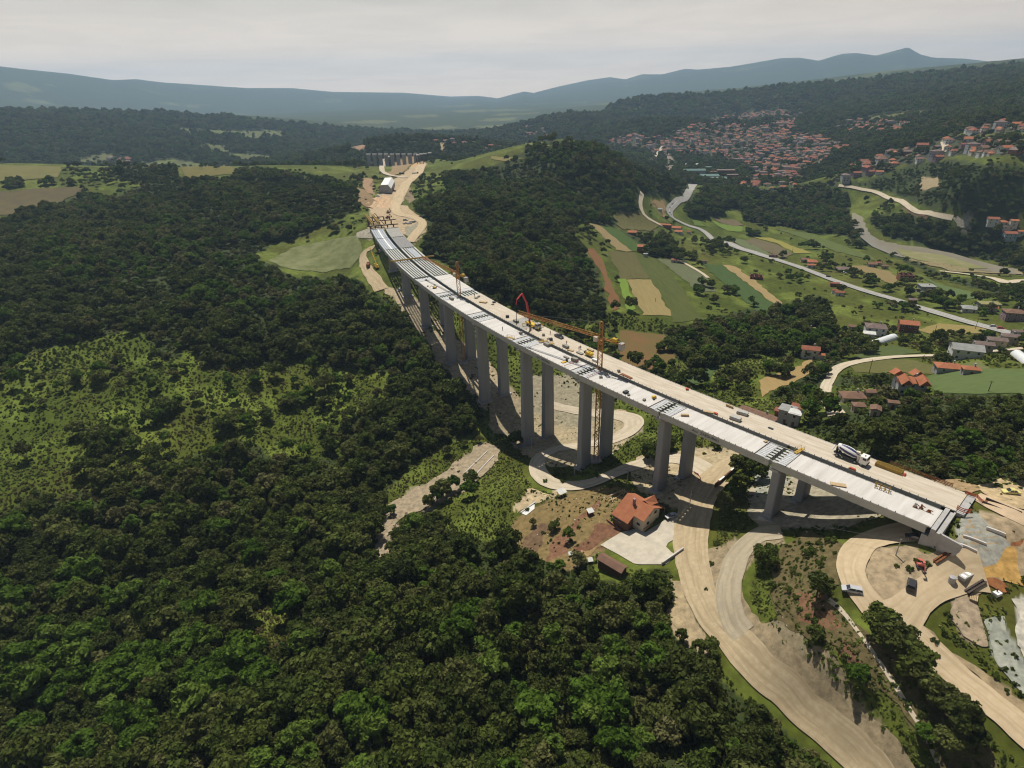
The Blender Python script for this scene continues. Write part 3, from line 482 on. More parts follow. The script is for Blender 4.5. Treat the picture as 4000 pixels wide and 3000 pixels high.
FIELDS = [
 (C22, '200 600,270 600,340 720,400 860,500 1110,430 1140,370 960,330 800,240 680', (.13, .085, .035), (.19, .085, .04), (.15, .05)),
 (C22, '470 865,540 860,620 1130,575 1155', (.12, .19, .03), (.15, .225, .036), (.5, .1)),
 (C22, '545 870,760 870,935 1180,690 1180', (.21, .165, .07), (.27, .215, .09), (.7, .06)),
 (C22, '390 620,600 635,740 860,500 865', (.085, .082, .03), (.115, .1, .04), (.5, .05)),
 (C22, '600 635,800 690,1000 900,1200 1220,950 1245,935 1180,870 1050,760 870,740 860', (.06, .075, .02), (.085, .095, .026), (.5, .05)),
 (C22, '800 690,1000 700,1250 860,1320 975,1160 970,1060 880', (.095, .105, .055), (.12, .13, .065), (.5, .08)),
 (C22, '200 375,310 400,600 630,460 615,330 480', (.2, .155, .075), (.25, .19, .09), (.6, .06)),
 (C22, '310 400,480 440,720 610,600 630', (.05, .085, .022), (.065, .1, .026), (.5, .1)),
 (C22, '1200 735,1380 745,1860 1120,1690 1150,1440 950', (.045, .075, .022), (.06, .095, .03), (.6, .06)),
 (C22, '1380 745,1480 750,1900 1070,1860 1110', (.24, .18, .085), (.3, .22, .1), (.6, .06)),
 (C22, '480 1310,870 1340,980 1560,820 1659,500 1600', (.11, .095, .032), (.165, .09, .04), (.12, .04)),
 (C22, '1640 500,1800 510,2150 640,2000 645,1850 560', (.2, .18, .045), (.24, .21, .055), (.3, .05)),
 (C22, '1640 510,1850 570,1990 650,1900 690,1700 600,1560 540', (.11, .09, .05), (.13, .11, .06), (.4, .05)),
 (C22, '1380 490,1560 530,1700 600,1890 700,1750 680,1500 560', (.1, .12, .055), (.12, .14, .065), (.4, .06)),
 (C22, '1290 360,1400 395,1560 415,1550 455,1420 450,1340 410', (.12, .175, .035), (.14, .2, .04), (.3, .1)),
 (C22, '1290 340,1500 358,1565 400,1480 410,1380 385', (.13, .105, .06), (.15, .12, .07), (.3, .05)),
 (C22, '1110 350,1180 365,1235 412,1140 405', (.09, .135, .03), (.11, .16, .035), (.3, .1)),
 (C31, '-60 525,380 345,405 440,250 530,-60 660', (.25, .175, .075), (.31, .22, .095), (.6, .05)),
 (((2800, 1300), 2.765), '-350 480,-60 380,30 360,-90 520,-280 560', (.055, .085, .03), (.075, .11, .04), (.9, .2)),
 (C31, '1370 500,1500 440,2400 420,2400 650,1800 640,1440 640,1420 560', (.075, .105, .035), (.1, .135, .045), (.2, .6)),
 (C31, '660 345,900 250,1120 222,1300 290,1100 310,800 335', (.06, .08, .025), (.08, .105, .034), (.3, .5)),
 (C31, '1280 90,1500 35,1960 70,1850 125,1400 125', (.21, .165, .06), (.25, .2, .075), (.2, .6)),
 (C31, '700 400,1000 345,1300 350,1440 400,1500 440,1400 480,1200 455,900 460,760 450', (.09, .09, .03), (.12, .115, .04), (.3, .3)),
 (C30, '720 645,830 640,1050 690,1110 740,1080 800,960 760', (.19, .145, .065), (.22, .17, .075), (.5, .05)),
 (C30, '1260 700,1450 790,1900 910,1690 935,1460 820', (.08, .115, .04), (.1, .135, .05), (.5, .06)),
 (C30, '60 320,350 360,680 480,900 560,930 600,600 520,300 400', (.075, .1, .03), (.1, .12, .036), (.4, .05)),
 (C1, '0 1110,330 1080,560 1080,540 1110,390 1180,60 1260,-200 1270,-200 1120', (.085, .07, .045), (.12, .1, .04), (.08, .08)),
 (C8, '1450 30,1600 -50,1800 -90,1930 -110,1960 -20,1900 60,1740 90,1560 70', (.1, .115, .04), (.2, .21, .1), (.09, .09)),
 (C1, '1200 940,1550 925,1560 985,1230 1020', (.115, .105, .035), (.14, .125, .04), (.06, .06)),
 (C1, '0 930,400 940,390 1010,0 1040,-200 1030,-200 930', (.12, .115, .04), (.16, .15, .055), (.06, .06)),
 (C12, '1590 245,1880 265,1730 290,1580 270', (.17, .15, .055), (.2, .18, .07), (.1, .05)), (C12, '1850 135,2060 125,2100 160,1880 165', (.12, .125, .04), (.15, .15, .05), (.1, .05)),
 (C31, '1660 380,1830 360,1900 430,1840 440,1700 430', (.16, .15, .06), (.08, .1, .035), (1.2, .1)),
]
def field_mat(i, a, b, st):
    return mat('crop %d' % i, a, .95, 0, 1, .3, .1, col2=b, detail=8, stretch=(st[0], st[1], .2), bdist=.3, thr=(.3, .7))
for i, (cv, t, a, b, st) in enumerate(FIELDS):
    drape('field', conv(*cv, t), field_mat(i, a, b, st), -.03+.01*(i % 3), wob=1.3)
# ------------------------------------------------------------------ mesh builder
class MB:
    def __init__(s): s.v = []; s.f = []; s.m = []
    def add(s, V, F, mi=0):
        o = len(s.v); s.v += [tuple(map(float, p)) for p in V]; s.f += [tuple(o+i for i in f) for f in F]; s.m += [mi]*len(F); return s
    def box(s, c, d, rz=0., mi=0, ax=None, taper=1.):
        """box centred at c with sizes d, turned about z (or along axes ax); the top scaled by taper"""
        hx, hy, hz_ = (q/2 for q in d); V = []
        X, Y, Z = ax if ax is not None else (np.array([math.cos(rz), math.sin(rz), 0]), np.array([-math.sin(rz), math.cos(rz), 0]), np.array([0, 0, 1.]))
        for k in (-1, 1):
            t = taper if k > 0 else 1.
            for i, j in ((-1, -1), (1, -1), (1, 1), (-1, 1)): V.append(np.array(c)+X*(i*hx*t)+Y*(j*hy*t)+Z*(k*hz_))
        return s.add(V, [(3, 2, 1, 0), (4, 5, 6, 7), (0, 1, 5, 4), (1, 2, 6, 5), (2, 3, 7, 6), (3, 0, 4, 7)], mi)
    def bar(s, a, b, w, h=None, mi=0):
        a, b = np.array(a, float), np.array(b, float); d = b-a; l = np.linalg.norm(d); d /= l
        up = np.array([0, 0, 1.]) if abs(d[2]) < .95 else np.array([1., 0, 0]); y = np.cross(up, d); y /= np.linalg.norm(y)
        return s.box((a+b)/2, (l, w, h or w), mi=mi, ax=(d, y, np.cross(d, y)))
    def tube(s, a, b, ra, rb=None, n=10, mi=0, caps=True):
        a, b = np.array(a, float), np.array(b, float); rb = ra if rb is None else rb; d = (b-a)/np.linalg.norm(b-a); t = np.cross(d, (.21, .35, .91)); t /= np.linalg.norm(t); u = np.cross(d, t)
        V = [p+(t*math.cos(6.2832*i/n)+u*math.sin(6.2832*i/n))*r for p, r in ((a, ra), (b, rb)) for i in range(n)]
        F = [(i, (i+1) % n, n+(i+1) % n, n+i) for i in range(n)]
        if caps: F += [tuple(range(n))[::-1], tuple(range(n, 2*n))]
        return s.add(V, F, mi)
    def lathe(s, prof, ax0, ax1, n=16, mi=0, stripes=None):
        """profile of (distance along the axis, radius)"""
        a, b = np.array(ax0, float), np.array(ax1, float); d = (b-a)/np.linalg.norm(b-a); t = np.cross(d, (0, 1, .01)); t /= np.linalg.norm(t); u = np.cross(d, t)
        V = [a+d*x+(t*math.cos(6.2832*i/n)+u*math.sin(6.2832*i/n))*r for x, r in prof for i in range(n)]; o = len(s.v)
        s.v += [tuple(p) for p in V]
        for k in range(len(prof)-1):
            for i in range(n):
                s.f.append((o+k*n+i, o+k*n+(i+1) % n, o+(k+1)*n+(i+1) % n, o+(k+1)*n+i)); s.m.append(stripes(k, i) if stripes else mi)
        return s
    def prism(s, poly, z0, z1, mi=0):
        n = len(poly); V = [(x, y, z) for z in (z0, z1) for x, y in poly]
        return s.add(V, [tuple(range(n))[::-1], tuple(range(n, 2*n))]+[(i, (i+1) % n, n+(i+1) % n, n+i) for i in range(n)], mi)
    def extrude_y(s, prof, y0, y1, mi=0, inset=None):
        """side profile (x, z) from y0 to y1"""
        n = len(prof); V = [(x, y, z) for y in (y0, y1) for x, z in prof]
        return s.add(V, [tuple(range(n)), tuple(range(n, 2*n))[::-1]]+[((i+1) % n, i, n+i, n+(i+1) % n) for i in range(n)], mi)
    def lattice(s, a, b, w, h, n, t, mi=0):
        """four chords with zigzag bracing on every side"""
        a, b = np.array(a, float), np.array(b, float); d = b-a; L = np.linalg.norm(d); d /= L
        up = np.array([0, 0, 1.]) if abs(d[2]) < .95 else np.array([math.sin(s.turn), math.cos(s.turn), 0]) if hasattr(s, 'turn') else np.array([1., 0, 0])
        y = np.cross(up, d); y /= np.linalg.norm(y); z = np.cross(d, y)
        C = [a+y*(i*w/2)+z*(j*h/2) for i, j in ((-1, -1), (1, -1), (1, 1), (-1, 1))]
        for c in C: s.bar(c, c+d*L, t, mi=mi)
        for k in range(n):
            for q in range(4):
                p0, p1 = C[q], C[(q+1) % 4]
                if k % 2: p0, p1 = p1, p0
                s.bar(p0+d*(L*k/n), p1+d*(L*(k+1)/n), t*.62, mi=mi)
        return s
    def build(s, name, mats, parent=None, smooth=False, org=None):
        V = s.v if org is None else [tuple(np.array(p)-org) for p in s.v]
        return mesh_obj(name, V, s.f, mats, parent, s.m, smooth)

# ------------------------------------------------------------------ the two viaducts
M_CONC = mat('weathered concrete', (.37, .36, .345), .9, .13, .45, .12, .2, detail=9, bdist=.05)
M_PIER = mat('pier concrete', (.285, .29, .30), .9, .1, .3, .05, .2, detail=8, stretch=(1, 1, .15), bdist=.03)
M_SLAB_N = mat('fresh deck concrete', (.42, .40, .36), .92, 0, .45, .05, .2, col2=(.58, .555, .52), detail=10, bdist=.02, thr=(.25, .6), along=math.atan2(*line(60)[1][::-1])+math.pi/2)
M_SLAB_D = mat('dusty deck concrete', (.40, .335, .245), .92, 0, .9, .05, .2, col2=(.57, .51, .42), detail=9, bdist=.02, thr=(.3, .7), along=math.atan2(*line(60)[1][::-1]))
M_SLAB_W = mat('wet deck concrete', (.30, .285, .25), .7, .12, .3, 0, .3)
M_PLANK = mat('concrete planks', (.42, .425, .43), .9, 0, 1.0, .05, .2, col2=(.55, .55, .55), detail=4)
M_SHEET = mat('galvanised decking', (.36, .38, .41), .45, .12, .5, 0, .5, metal=.35)
M_SHEETD = mat('dull decking', (.22, .215, .205), .7, .15, .5, 0, .3)
M_BEAM = mat('girder concrete', (.43, .435, .40), .9, .08, .5, 0, .2)
M_STEELB = mat('dark weathered steel', (.06, .045, .035), .8, .3, 1.2, .1, .3)
M_RUST = mat('rusty steel', (.19, .075, .03), .85, .3, 1.5, .1, .2)
M_YEL = mat('yellow formwork paint', (.40, .255, .05), .7, .15, 1.5); M_YELB = mat('yellow plant paint', (.62, .40, .03), .45, .08, 2)
M_ORNET = mat('orange safety net', (.45, .09, .045), .8, .15, 3); M_RED = mat('red machine paint', (.42, .035, .03), .45, .1, 2); M_BLACK = mat('black rubber', (.018, .018, .018), .8)
M_WOOD = mat('raw timber', (.42, .31, .17), .9, .2, 2); M_WHITE = mat('white paint', (.75, .75, .72), .5, .04, 2)
V0 = np.array([*line(0, 5)[0], 0.])
def sweep(mb, sec, s0, s1, step=5., mi=0, caps=True):
    """cross-section (w, z) carried along the viaduct's line"""
    k = max(2, int(abs(s1-s0)/step)+1); n = len(sec); V = []
    for s in np.linspace(s0, s1, k):
        for w, z in sec: p, _ = line(s, w); V.append((p[0], p[1], z))
    F = [((a*n+i), a*n+(i+1) % n, (a+1)*n+(i+1) % n, (a+1)*n+i) for a in range(k-1) for i in range(n)]
    if caps: F += [tuple(range(n))[::-1], tuple(range((k-1)*n, k*n))]
    return mb.add(V, F, mi)
def rect(w0, w1, z0, z1): return [(w0, z0), (w1, z0), (w1, z1), (w0, z1)]
def jbox(mb, s, w, z, ds, dw, dz, mi=0, turn=0.):
    p, t = line(s, w); return mb.box((p[0], p[1], z), (ds, dw, dz), math.atan2(t[1], t[0])+turn, mi)
def viaduct(name, side, w0, w1, label):
    root = empty(name, V0, 0, label, 'bridge', 'twin carriageway viaducts'); wc = (w0+w1)/2; ng = 6; pitch = (w1-w0)/ng
    # piers: hollow box columns with a flared cap, standing on a footing
    for k in range(1, 11):
        s = PIER_S[k][side]; p, t = line(s, wc); q, tj = line(40*k, wc); zg = float(hz(*p)); rz = math.atan2(t[1], t[0]); m = MB(); wd = 5.0
        zt = -4.6; zb = min(PIER_Z[k], zg)-1.5
        X = np.array([t[0], t[1], 0]); Y = np.array([-t[1], t[0], 0]); c = np.array([p[0], p[1], 0])
        tp = 1+(zt-zb)*.0045
        hx, hy = 1.25, wd/2; ch = .3; oct_ = [(-hx+ch, -hy), (hx-ch, -hy), (hx, -hy+ch), (hx, hy-ch), (hx-ch, hy), (-hx+ch, hy), (-hx, hy-ch), (-hx, -hy+ch)]
        nl = max(3, int((zt-zb)/4.5)); V = []
        for i in range(nl+1):
            f = i/nl; sc = tp+(1-tp)*f
            V += [c+X*a*sc+Y*b*sc+np.array([0, 0, zb+(zt-zb)*f]) for a, b in oct_]
        m.add(V, [(a*8+i, a*8+(i+1) % 8, (a+1)*8+(i+1) % 8, (a+1)*8+i) for a in range(nl) for i in range(8)]+[tuple(range(nl*8, nl*8+8))])
        pier = m.build('pier', M_PIER, root, org=V0)
        m = MB(); V = []
        for z, h_, a in ((-4.6, wd/2+.02, 1.27), (-3.5, 4.5, 1.45), (-2.65, 4.55, 1.45)):
            V += [c+X*i*a+Y*j*h_+np.array([0, 0, z]) for i, j in ((-1, -1), (1, -1), (1, 1), (-1, 1))]
        m.add(V, [(0, 1, 5, 4), (1, 2, 6, 5), (2, 3, 7, 6), (3, 0, 4, 7), (4, 5, 9, 8), (5, 6, 10, 9), (6, 7, 11, 10), (7, 4, 8, 11), (8, 9, 10, 11), (3, 2, 1, 0)])
        for ds in (-.9, .9):
            for i in range(ng): jbox(m, s+ds, w0+pitch*(i+.5), -2.53, .6, .6, .25)
        m.build('pier_cap', M_CONC, pier, org=V0)
        m = MB(); m.box((p[0], p[1], zg-1.0), (4.4, 7.6, 2.6), rz); m.build('footing', M_CONC, pier, org=V0)
    # girders: six to a span
    for sp in range(11):
        a, b = 40*sp+.55, 40*(sp+1)-.55
        for i in range(ng):
            m = MB(); g0 = w0+pitch*i; gc = g0+pitch/2; fl = .46; bw = .3
            lo, hi = gc-fl, gc+fl
            sec = [(gc-bw, -2.38), (gc+bw, -2.38), (gc+bw, -2.05), (gc+.16, -1.8), (gc+.16, -.62), (hi, -.42), (hi, -.27), (lo, -.27), (lo, -.42), (gc-.16, -.62), (gc-.16, -1.8), (gc-bw, -2.05)]
            if i == 0: sec = [(w0+.12, -2.4), (gc+bw, -2.4), (gc+bw, -2.05), (gc+.16, -1.8), (gc+.16, -.62), (hi, -.42), (hi, -.27), (w0+.05, -.27), (w0+.05, -.5)]
            if i == ng-1: sec = [(gc-bw, -2.4), (w1-.12, -2.4), (w1-.05, -.5), (w1-.05, -.27), (lo, -.27), (lo, -.42), (gc-.16, -.62), (gc-.16, -1.8), (gc-bw, -2.05)]
            sweep(m, sec, a, b, 10); m.build('girder', M_BEAM, root, org=V0)
    # diaphragms over the piers
    for k in range(1, 11):
        for ds in (-1.5, 1.5):
            m = MB()
            sweep(m, rect(w0+.5, w1-.5, -2.1, -.75), 40*k+ds-.2, 40*k+ds+.2); m.build('diaphragm', M_CONC, root, org=V0)
    def slab(a, b, mats, top=0., ov=.0, nm='deck_slab'):
        m = MB(); sweep(m, rect(w0-ov, w1+ov, -.26, top), a, b); return m.build(nm, mats, root, org=V0)
    if side == 0:
        ends = [(-.3, 35.3), (45, 75), (84.5, 115), (124.5, 153.5), (165, 193.5), (206, 233), (246, 272)]
        for i, (a, b) in enumerate(ends): slab(a, b, M_SLAB_N)
        for j in range(1, 8):
            a = ends[j-1][1] if j <= 7 else None; b = ends[j][0] if j < 7 else 281
            for x0, x1 in ((a+.02, 40*j-2.0), (40*j+2.0, b-.02)):
                if x1-x0 < .6: continue
                m = MB(); sweep(m, rect(w0+.04, w1-.04, -.25, -.14), x0, x1)
                for q in range(10): sweep(m, rect(w0+.3+q*.93, w0+.42+q*.93, -.14, -.05), x0, x1, 10)
                m.build('deck_planks', M_PLANK, root, org=V0)
            for x0, x1 in ((a+.02, a+.2), (b-.2, b-.02)):          # stop-end shutter boards where the slab is cut
                m = MB(); sweep(m, rect(w0, w1, -.24, .06), x0, x1); m.build('stop_end', M_STEELB, root, org=V0)
        for a, b in ((361, 399), (401, 438)):
            for i in range(ng):
                m = MB(); sweep(m, rect(w0+pitch*i+.08, w0+pitch*(i+1)-.12, -.25, -.12), a, b, 10); m.build('deck_sheet', M_SHEET if i % 3 else M_WHITE if i == 3 else M_SHEET, root, org=V0)
    else:
        for a, b in ((-2.5, 38), (38.03, 79), (79.03, 119), (119.03, 159), (159.03, 172)): slab(a, b, M_SLAB_D)
        slab(172.03, 186, M_SLAB_W, -.03); slab(186.03, 233, M_SLAB_D); slab(246, 278, M_SLAB_N)
        m = MB(); sweep(m, rect(w0+.05, w1-.05, -.25, -.12), 242, 246); m.build('deck_planks', M_PLANK, root, org=V0)
        for a, b, w_a, w_b, mm in ((323, 356, w0+3.4, w0+7.2, M_SHEET), (361, 399, w0+.2, w1-.2, M_SHEETD), (401, 438, w0+.2, w1-.2, M_SLAB_W)):
            m = MB(); n = int((w_b-w_a)/.85)
            for i in range(n): sweep(m, rect(w_a+i*(w_b-w_a)/n+.03, w_a+(i+1)*(w_b-w_a)/n-.03, -.25, -.1-.03*(i % 2)), a, b, 12)
            m.build('deck_sheet', mm, root, org=V0)
    # upstand kerb and starter bars along the edges
    m = MB()
    for w in (w0+.12, w1-.12):
        sweep(m, rect(w-.1, w+.1, -.02, .05), 0, 232, 10, mi=1)
        for sp in range(0, 7):
            a, b = (40*sp+5.5, 40*sp+34.5) if side == 0 else (40*sp+.1, 40*sp+39.9 if sp < 5 else 40*sp+30)
            for q in np.arange(a, b, 1.9 if w < w1-1 else 2.4):
                p, _ = line(q, w+(RNG.random()-.5)*.1); m.box((p[0], p[1], .14), (.16, .12, .4), RNG.random())
    m.build('edge_kerb', [M_STEELB, M_CONC], root, org=V0)
    return root
VL = viaduct('viaduct', 0, *WL, 'near carriageway of the unfinished viaduct with open pier joints and lettering on its side')
VR = viaduct('viaduct', 1, *WR, 'far carriageway of the unfinished viaduct with a dusty continuous deck')
def side_text(body, s, z, size, parent, dark=True):
    p, t = line(s, 0.0); c = bpy.data.curves.new('lettering', 'FONT'); c.body = body; c.size = size; c.extrude = .01; c.align_x = 'CENTER'; c.align_y = 'CENTER'
    o = bpy.data.objects.new('lettering', c); COL.objects.link(o); c.materials.append(M_BLACK if dark else M_WHITE)
    # read from the near side: along the line away from the far end
    q, _ = line(s, .02); X = Vector((-t[0], -t[1], 0)); Z = Vector((0, 0, 1)); n = X.cross(Z)
    o.matrix_world = Matrix(((X.x, Z.x, n.x, q[0]), (X.y, Z.y, n.y, q[1]), (X.z, Z.z, n.z, z), (0, 0, 0, 1)))
    bpy.context.view_layer.update(); me = bpy.data.meshes.new_from_object(o.evaluated_get(bpy.context.evaluated_depsgraph_get())); me.transform(Matrix.Translation(-Vector(V0))@o.matrix_world)
    bpy.data.objects.remove(o); o = bpy.data.objects.new('lettering', me); COL.objects.link(o); o.parent = parent; return o
def abutments():
    m = MB(); c = V0
    # near end: back wall, seat and wing wall of the near carriageway, retaining wall behind the far carriageway
    sweep(m, rect(-.3, 11.4, -12, -2.6), -1.4, 1.0); sweep(m, rect(-.3, 11.4, -2.6, -.12), -1.4, -.42); sweep(m, rect(-.25, 11.4, -10, -.75), -2.7, -1.41); sweep(m, rect(-.2, 11.4, -.75, -.45), -2.7, -2.3)
    sweep(m, rect(11.7, 22.0, -9, -2.6), -1.4, 1.3); sweep(m, rect(11.45, 22.2, -9, -.3), -4.3, -2.6)
    m.build('abutment', M_CONC, VL, org=V0)
    m = MB(); pr = [(-2.71, -.45), (-2.71, -9), (-4.2, -9), (-6.9, -3.2), (-7.1, -1.5), (-6.6, -1.1)]; V = []
    for w in (-.55, .05):
        for s, z in pr: p, _ = line(s, w); V.append((p[0], p[1], z))
    n = len(pr); m.add(V, [tuple(range(n)), tuple(range(n, 2*n))[::-1]]+[((i+1) % n, i, n+i, n+(i+1) % n) for i in range(n)]); m.build('wing_wall', M_CONC, VL, org=V0)
    for side, root, (w0, w1) in ((0, VL, WL), (1, VR, WR)):
        m = MB(); sweep(m, rect(w0-.3, w1+.3, -12, -2.6), 439, 442.5); sweep(m, rect(w0-.3, w1+.3, -2.6, -.1), 441, 442.5); m.build('abutment', M_CONC, root, org=V0)
abutments()
side_text('Azvi  ZAEDUBAU', 61.5, -1.25, 1.3, VL); side_text('Azvi  ZAEDUBAU', 141.3, -1.25, 1.2, VL)
# ------------------------------------------------------------------ houses
def roof_mat(name, a, b): return mat(name, a, .85, 0, .5, .25, .2, col2=b, detail=7, bdist=.06)
ROOF = {'orange': roof_mat('new orange tiles', (.29, .105, .05), (.36, .14, .072)), 'red': roof_mat('red tiles', (.20, .072, .045), (.27, .10, .06)), 'brown': roof_mat('old brown tiles', (.145, .085, .06), (.205, .118, .08)),
        'dark': roof_mat('dark brown tiles', (.13, .095, .085), (.19, .14, .12)), 'grey': roof_mat('grey fibre cement', (.22, .225, .215), (.3, .3, .285)), 'tin': roof_mat('pale tin', (.5, .5, .47), (.62, .62, .58)), 'teal': roof_mat('teal sheet', (.085, .14, .125), (.115, .18, .16)), 'straw': roof_mat('mossy tiles', (.2, .19, .08), (.27, .24, .11))}
WALLM = {'white': mat('white render', (.62, .61, .58), .9, .08, .7), 'cream': mat('cream render', (.5, .44, .34), .9, .08, .7), 'brick': mat('bare brick', (.22, .095, .065), .95, .2, 1.2), 'grey': mat('grey render', (.36, .36, .36), .9, .1, .7), 'blue': mat('pale blue render', (.42, .52, .6), .9, .08, .7), 'ochre': mat('ochre render', (.46, .34, .16), .9, .1, .7), 'timber': mat('brown boards', (.13, .07, .045), .9, .2, 1.5), 'plum': mat('faded plum render', (.3, .2, .22), .9, .1, .7)}
M_GLASS = mat('window glass', (.03, .035, .04), .12, 0, 1, 0, .6); M_FRAME = mat('window frame', (.6, .58, .54), .6); M_DOOR = mat('door wood', (.16, .09, .05), .7, .2, 2)
def spot(u, v, dh):
    """point on the ground below the spot that pixel shows at height dh above ground"""
    r = rays((u, v))[0]; h = math.hypot(r[0], r[1]); r = r/h; ds = np.exp(np.linspace(math.log(70), math.log(5000), 2400)); z = CAMZ+r[2]*ds; g = hz(r[0]*ds, r[1]*ds)+dh
    i = np.nonzero(z < g)[0]; d = ds[i[0]] if len(i) else 3000.
    return np.array([r[0]*d, r[1]*d, float(hz(r[0]*d, r[1]*d))])
def depth(p): return float(-((np.asarray(p)-ZC)@CR)[2])
def roof_solid(mb, L, Wd, h, rh, kind, ov=.45, th=.16):
    a, b = L/2+ov, Wd/2+ov; e = h-ov*rh/(Wd/2)*.8
    if kind == 'gable': R0, R1 = (-a, 0, h+rh), (a, 0, h+rh)
    elif kind == 'hip': R0, R1 = (-max(.2, a-b*.95), 0, h+rh), (max(.2, a-b*.95), 0, h+rh)
    elif kind == 'mono':
        V = [(-a, -b, e), (a, -b, e), (a, b, h+rh), (-a, b, h+rh)]; V += [(x, y, z-th) for x, y, z in V]
        return mb.add(V, [(0, 1, 2, 3), (7, 6, 5, 4), (0, 4, 5, 1), (1, 5, 6, 2), (2, 6, 7, 3), (3, 7, 4, 0)])
    else:
        return mb.box((0, 0, h+.12), (2*a, 2*b, .24))
    V = [(-a, -b, e), (a, -b, e), (a, b, e), (-a, b, e), R0, R1]; n = len(V); V += [(x, y, z-th) for x, y, z in V]
    F = [(0, 1, 5, 4), (2, 3, 4, 5), (0, 6, 7, 1), (1, 7, 8, 2), (2, 8, 9, 3), (3, 9, 6, 0), (7, 6, 10, 11), (9, 8, 11, 10)]
    if kind == 'gable': F += [(4, 10, 6, 0)[::-1], (3, 9, 10, 4)[::-1], (5, 11, 8, 2)[::-1], (1, 7, 11, 5)[::-1]]
    else: F += [(3, 0, 4), (1, 2, 5), (6, 9, 10), (8, 7, 11)]
    return mb.add(V, F)
def openings(root, L, Wd, h, st, rz, loc):
    """windows and a door on the walls that look towards the valley road and the drone"""
    for wall in range(4):
        ln = L if wall % 2 == 0 else Wd; off = (Wd if wall % 2 == 0 else L)/2+.03; an = (-math.pi/2, 0, math.pi/2, math.pi)[wall]
        wdir = np.array([math.cos(rz+an), math.sin(rz+an)])
        if wdir@(-np.array(loc[:2])) < .25*np.hypot(*loc[:2]): continue
        n = max(1, int(ln/3.4))
        for f in range(st):
            for i in range(n):
                x = (i+.5)/n*ln-ln/2; door = f == 0 and i == n//2 and wall in (0, 3); ww, hh = (1.0, 2.0) if door else (1.15, 1.2)
                z = (1.0 if door else 1.65)+f*2.8
                def P(lx, d): return (math.cos(an)*(off+d)-math.sin(an)*lx, math.sin(an)*(off+d)+math.cos(an)*lx)
                m = MB(); X = np.array([-math.sin(an), math.cos(an), 0]); Y = np.array([math.cos(an), math.sin(an), 0]); Z = np.array([0, 0, 1.])
                c = np.array([*P(x, 0), z]); m.box(c, (ww, .06, hh), mi=0, ax=(X, Y, Z))
                if not door:
                    for s_ in (-1, 1): m.box(c+X*s_*ww/2, (.12, .12, hh+.12), mi=1, ax=(X, Y, Z)); m.box(c+Z*s_*hh/2, (ww-.13, .12, .12), mi=1, ax=(X, Y, Z))
                m.build('door' if door else 'window', [M_DOOR if door else M_GLASS, M_FRAME], root)
HOUSES = []
def house(u, v, wpx, ratio, st, az, rk, rc, wc, label, cat='house', name='house', chim=True, rise=None, group='houses of the valley', wins=True):
    hh = st*2.75+.3; p = spot(u, v, hh+.8); d = depth(p); L = max(3.0, wpx*d/FPX*.88); Wd = L*ratio; rz = R(az); rh = (rise if rise is not None else .33)*Wd/2*1.15
    if rk == 'flat': rh = 0
    root = empty(name, p, rz, label, cat, group); HOUSES.append((p[0], p[1], max(L, Wd)*.62))
    m = MB(); zs = [-3.0, hh]
    m.box((0, 0, (hh-3)/2), (L, Wd, hh+3))
    if rk == 'gable':
        for s in (-1, 1): m.add([(s*L/2, -Wd/2, hh), (s*L/2, Wd/2, hh), (s*L/2, 0, hh+rh*.93), (s*(L/2-.2), -Wd/2, hh), (s*(L/2-.2), Wd/2, hh), (s*(L/2-.2), 0, hh+rh*.93)], [(0, 1, 2), (5, 4, 3), (0, 2, 5, 3), (1, 4, 5, 2)])
    if rk == 'mono': m.box((0, Wd/2-.1, hh+rh*.4), (L, .2, rh*.8))
    m.build('wall', WALLM[wc], root)
    m = MB(); roof_solid(m, L, Wd, hh, rh, rk); ro = m.build('roof', ROOF[rc], root)
    if chim:
        m = MB(); m.box((L*.2, Wd*.12, hh+rh+.35), (.55, .55, 1.5)); m.box((L*.2, Wd*.12, hh+rh+1.15), (.7, .7, .12)); m.build('chimney', WALLM['grey'], ro)
    if wins: openings(root, L, Wd, hh, st, rz, p)
    return root
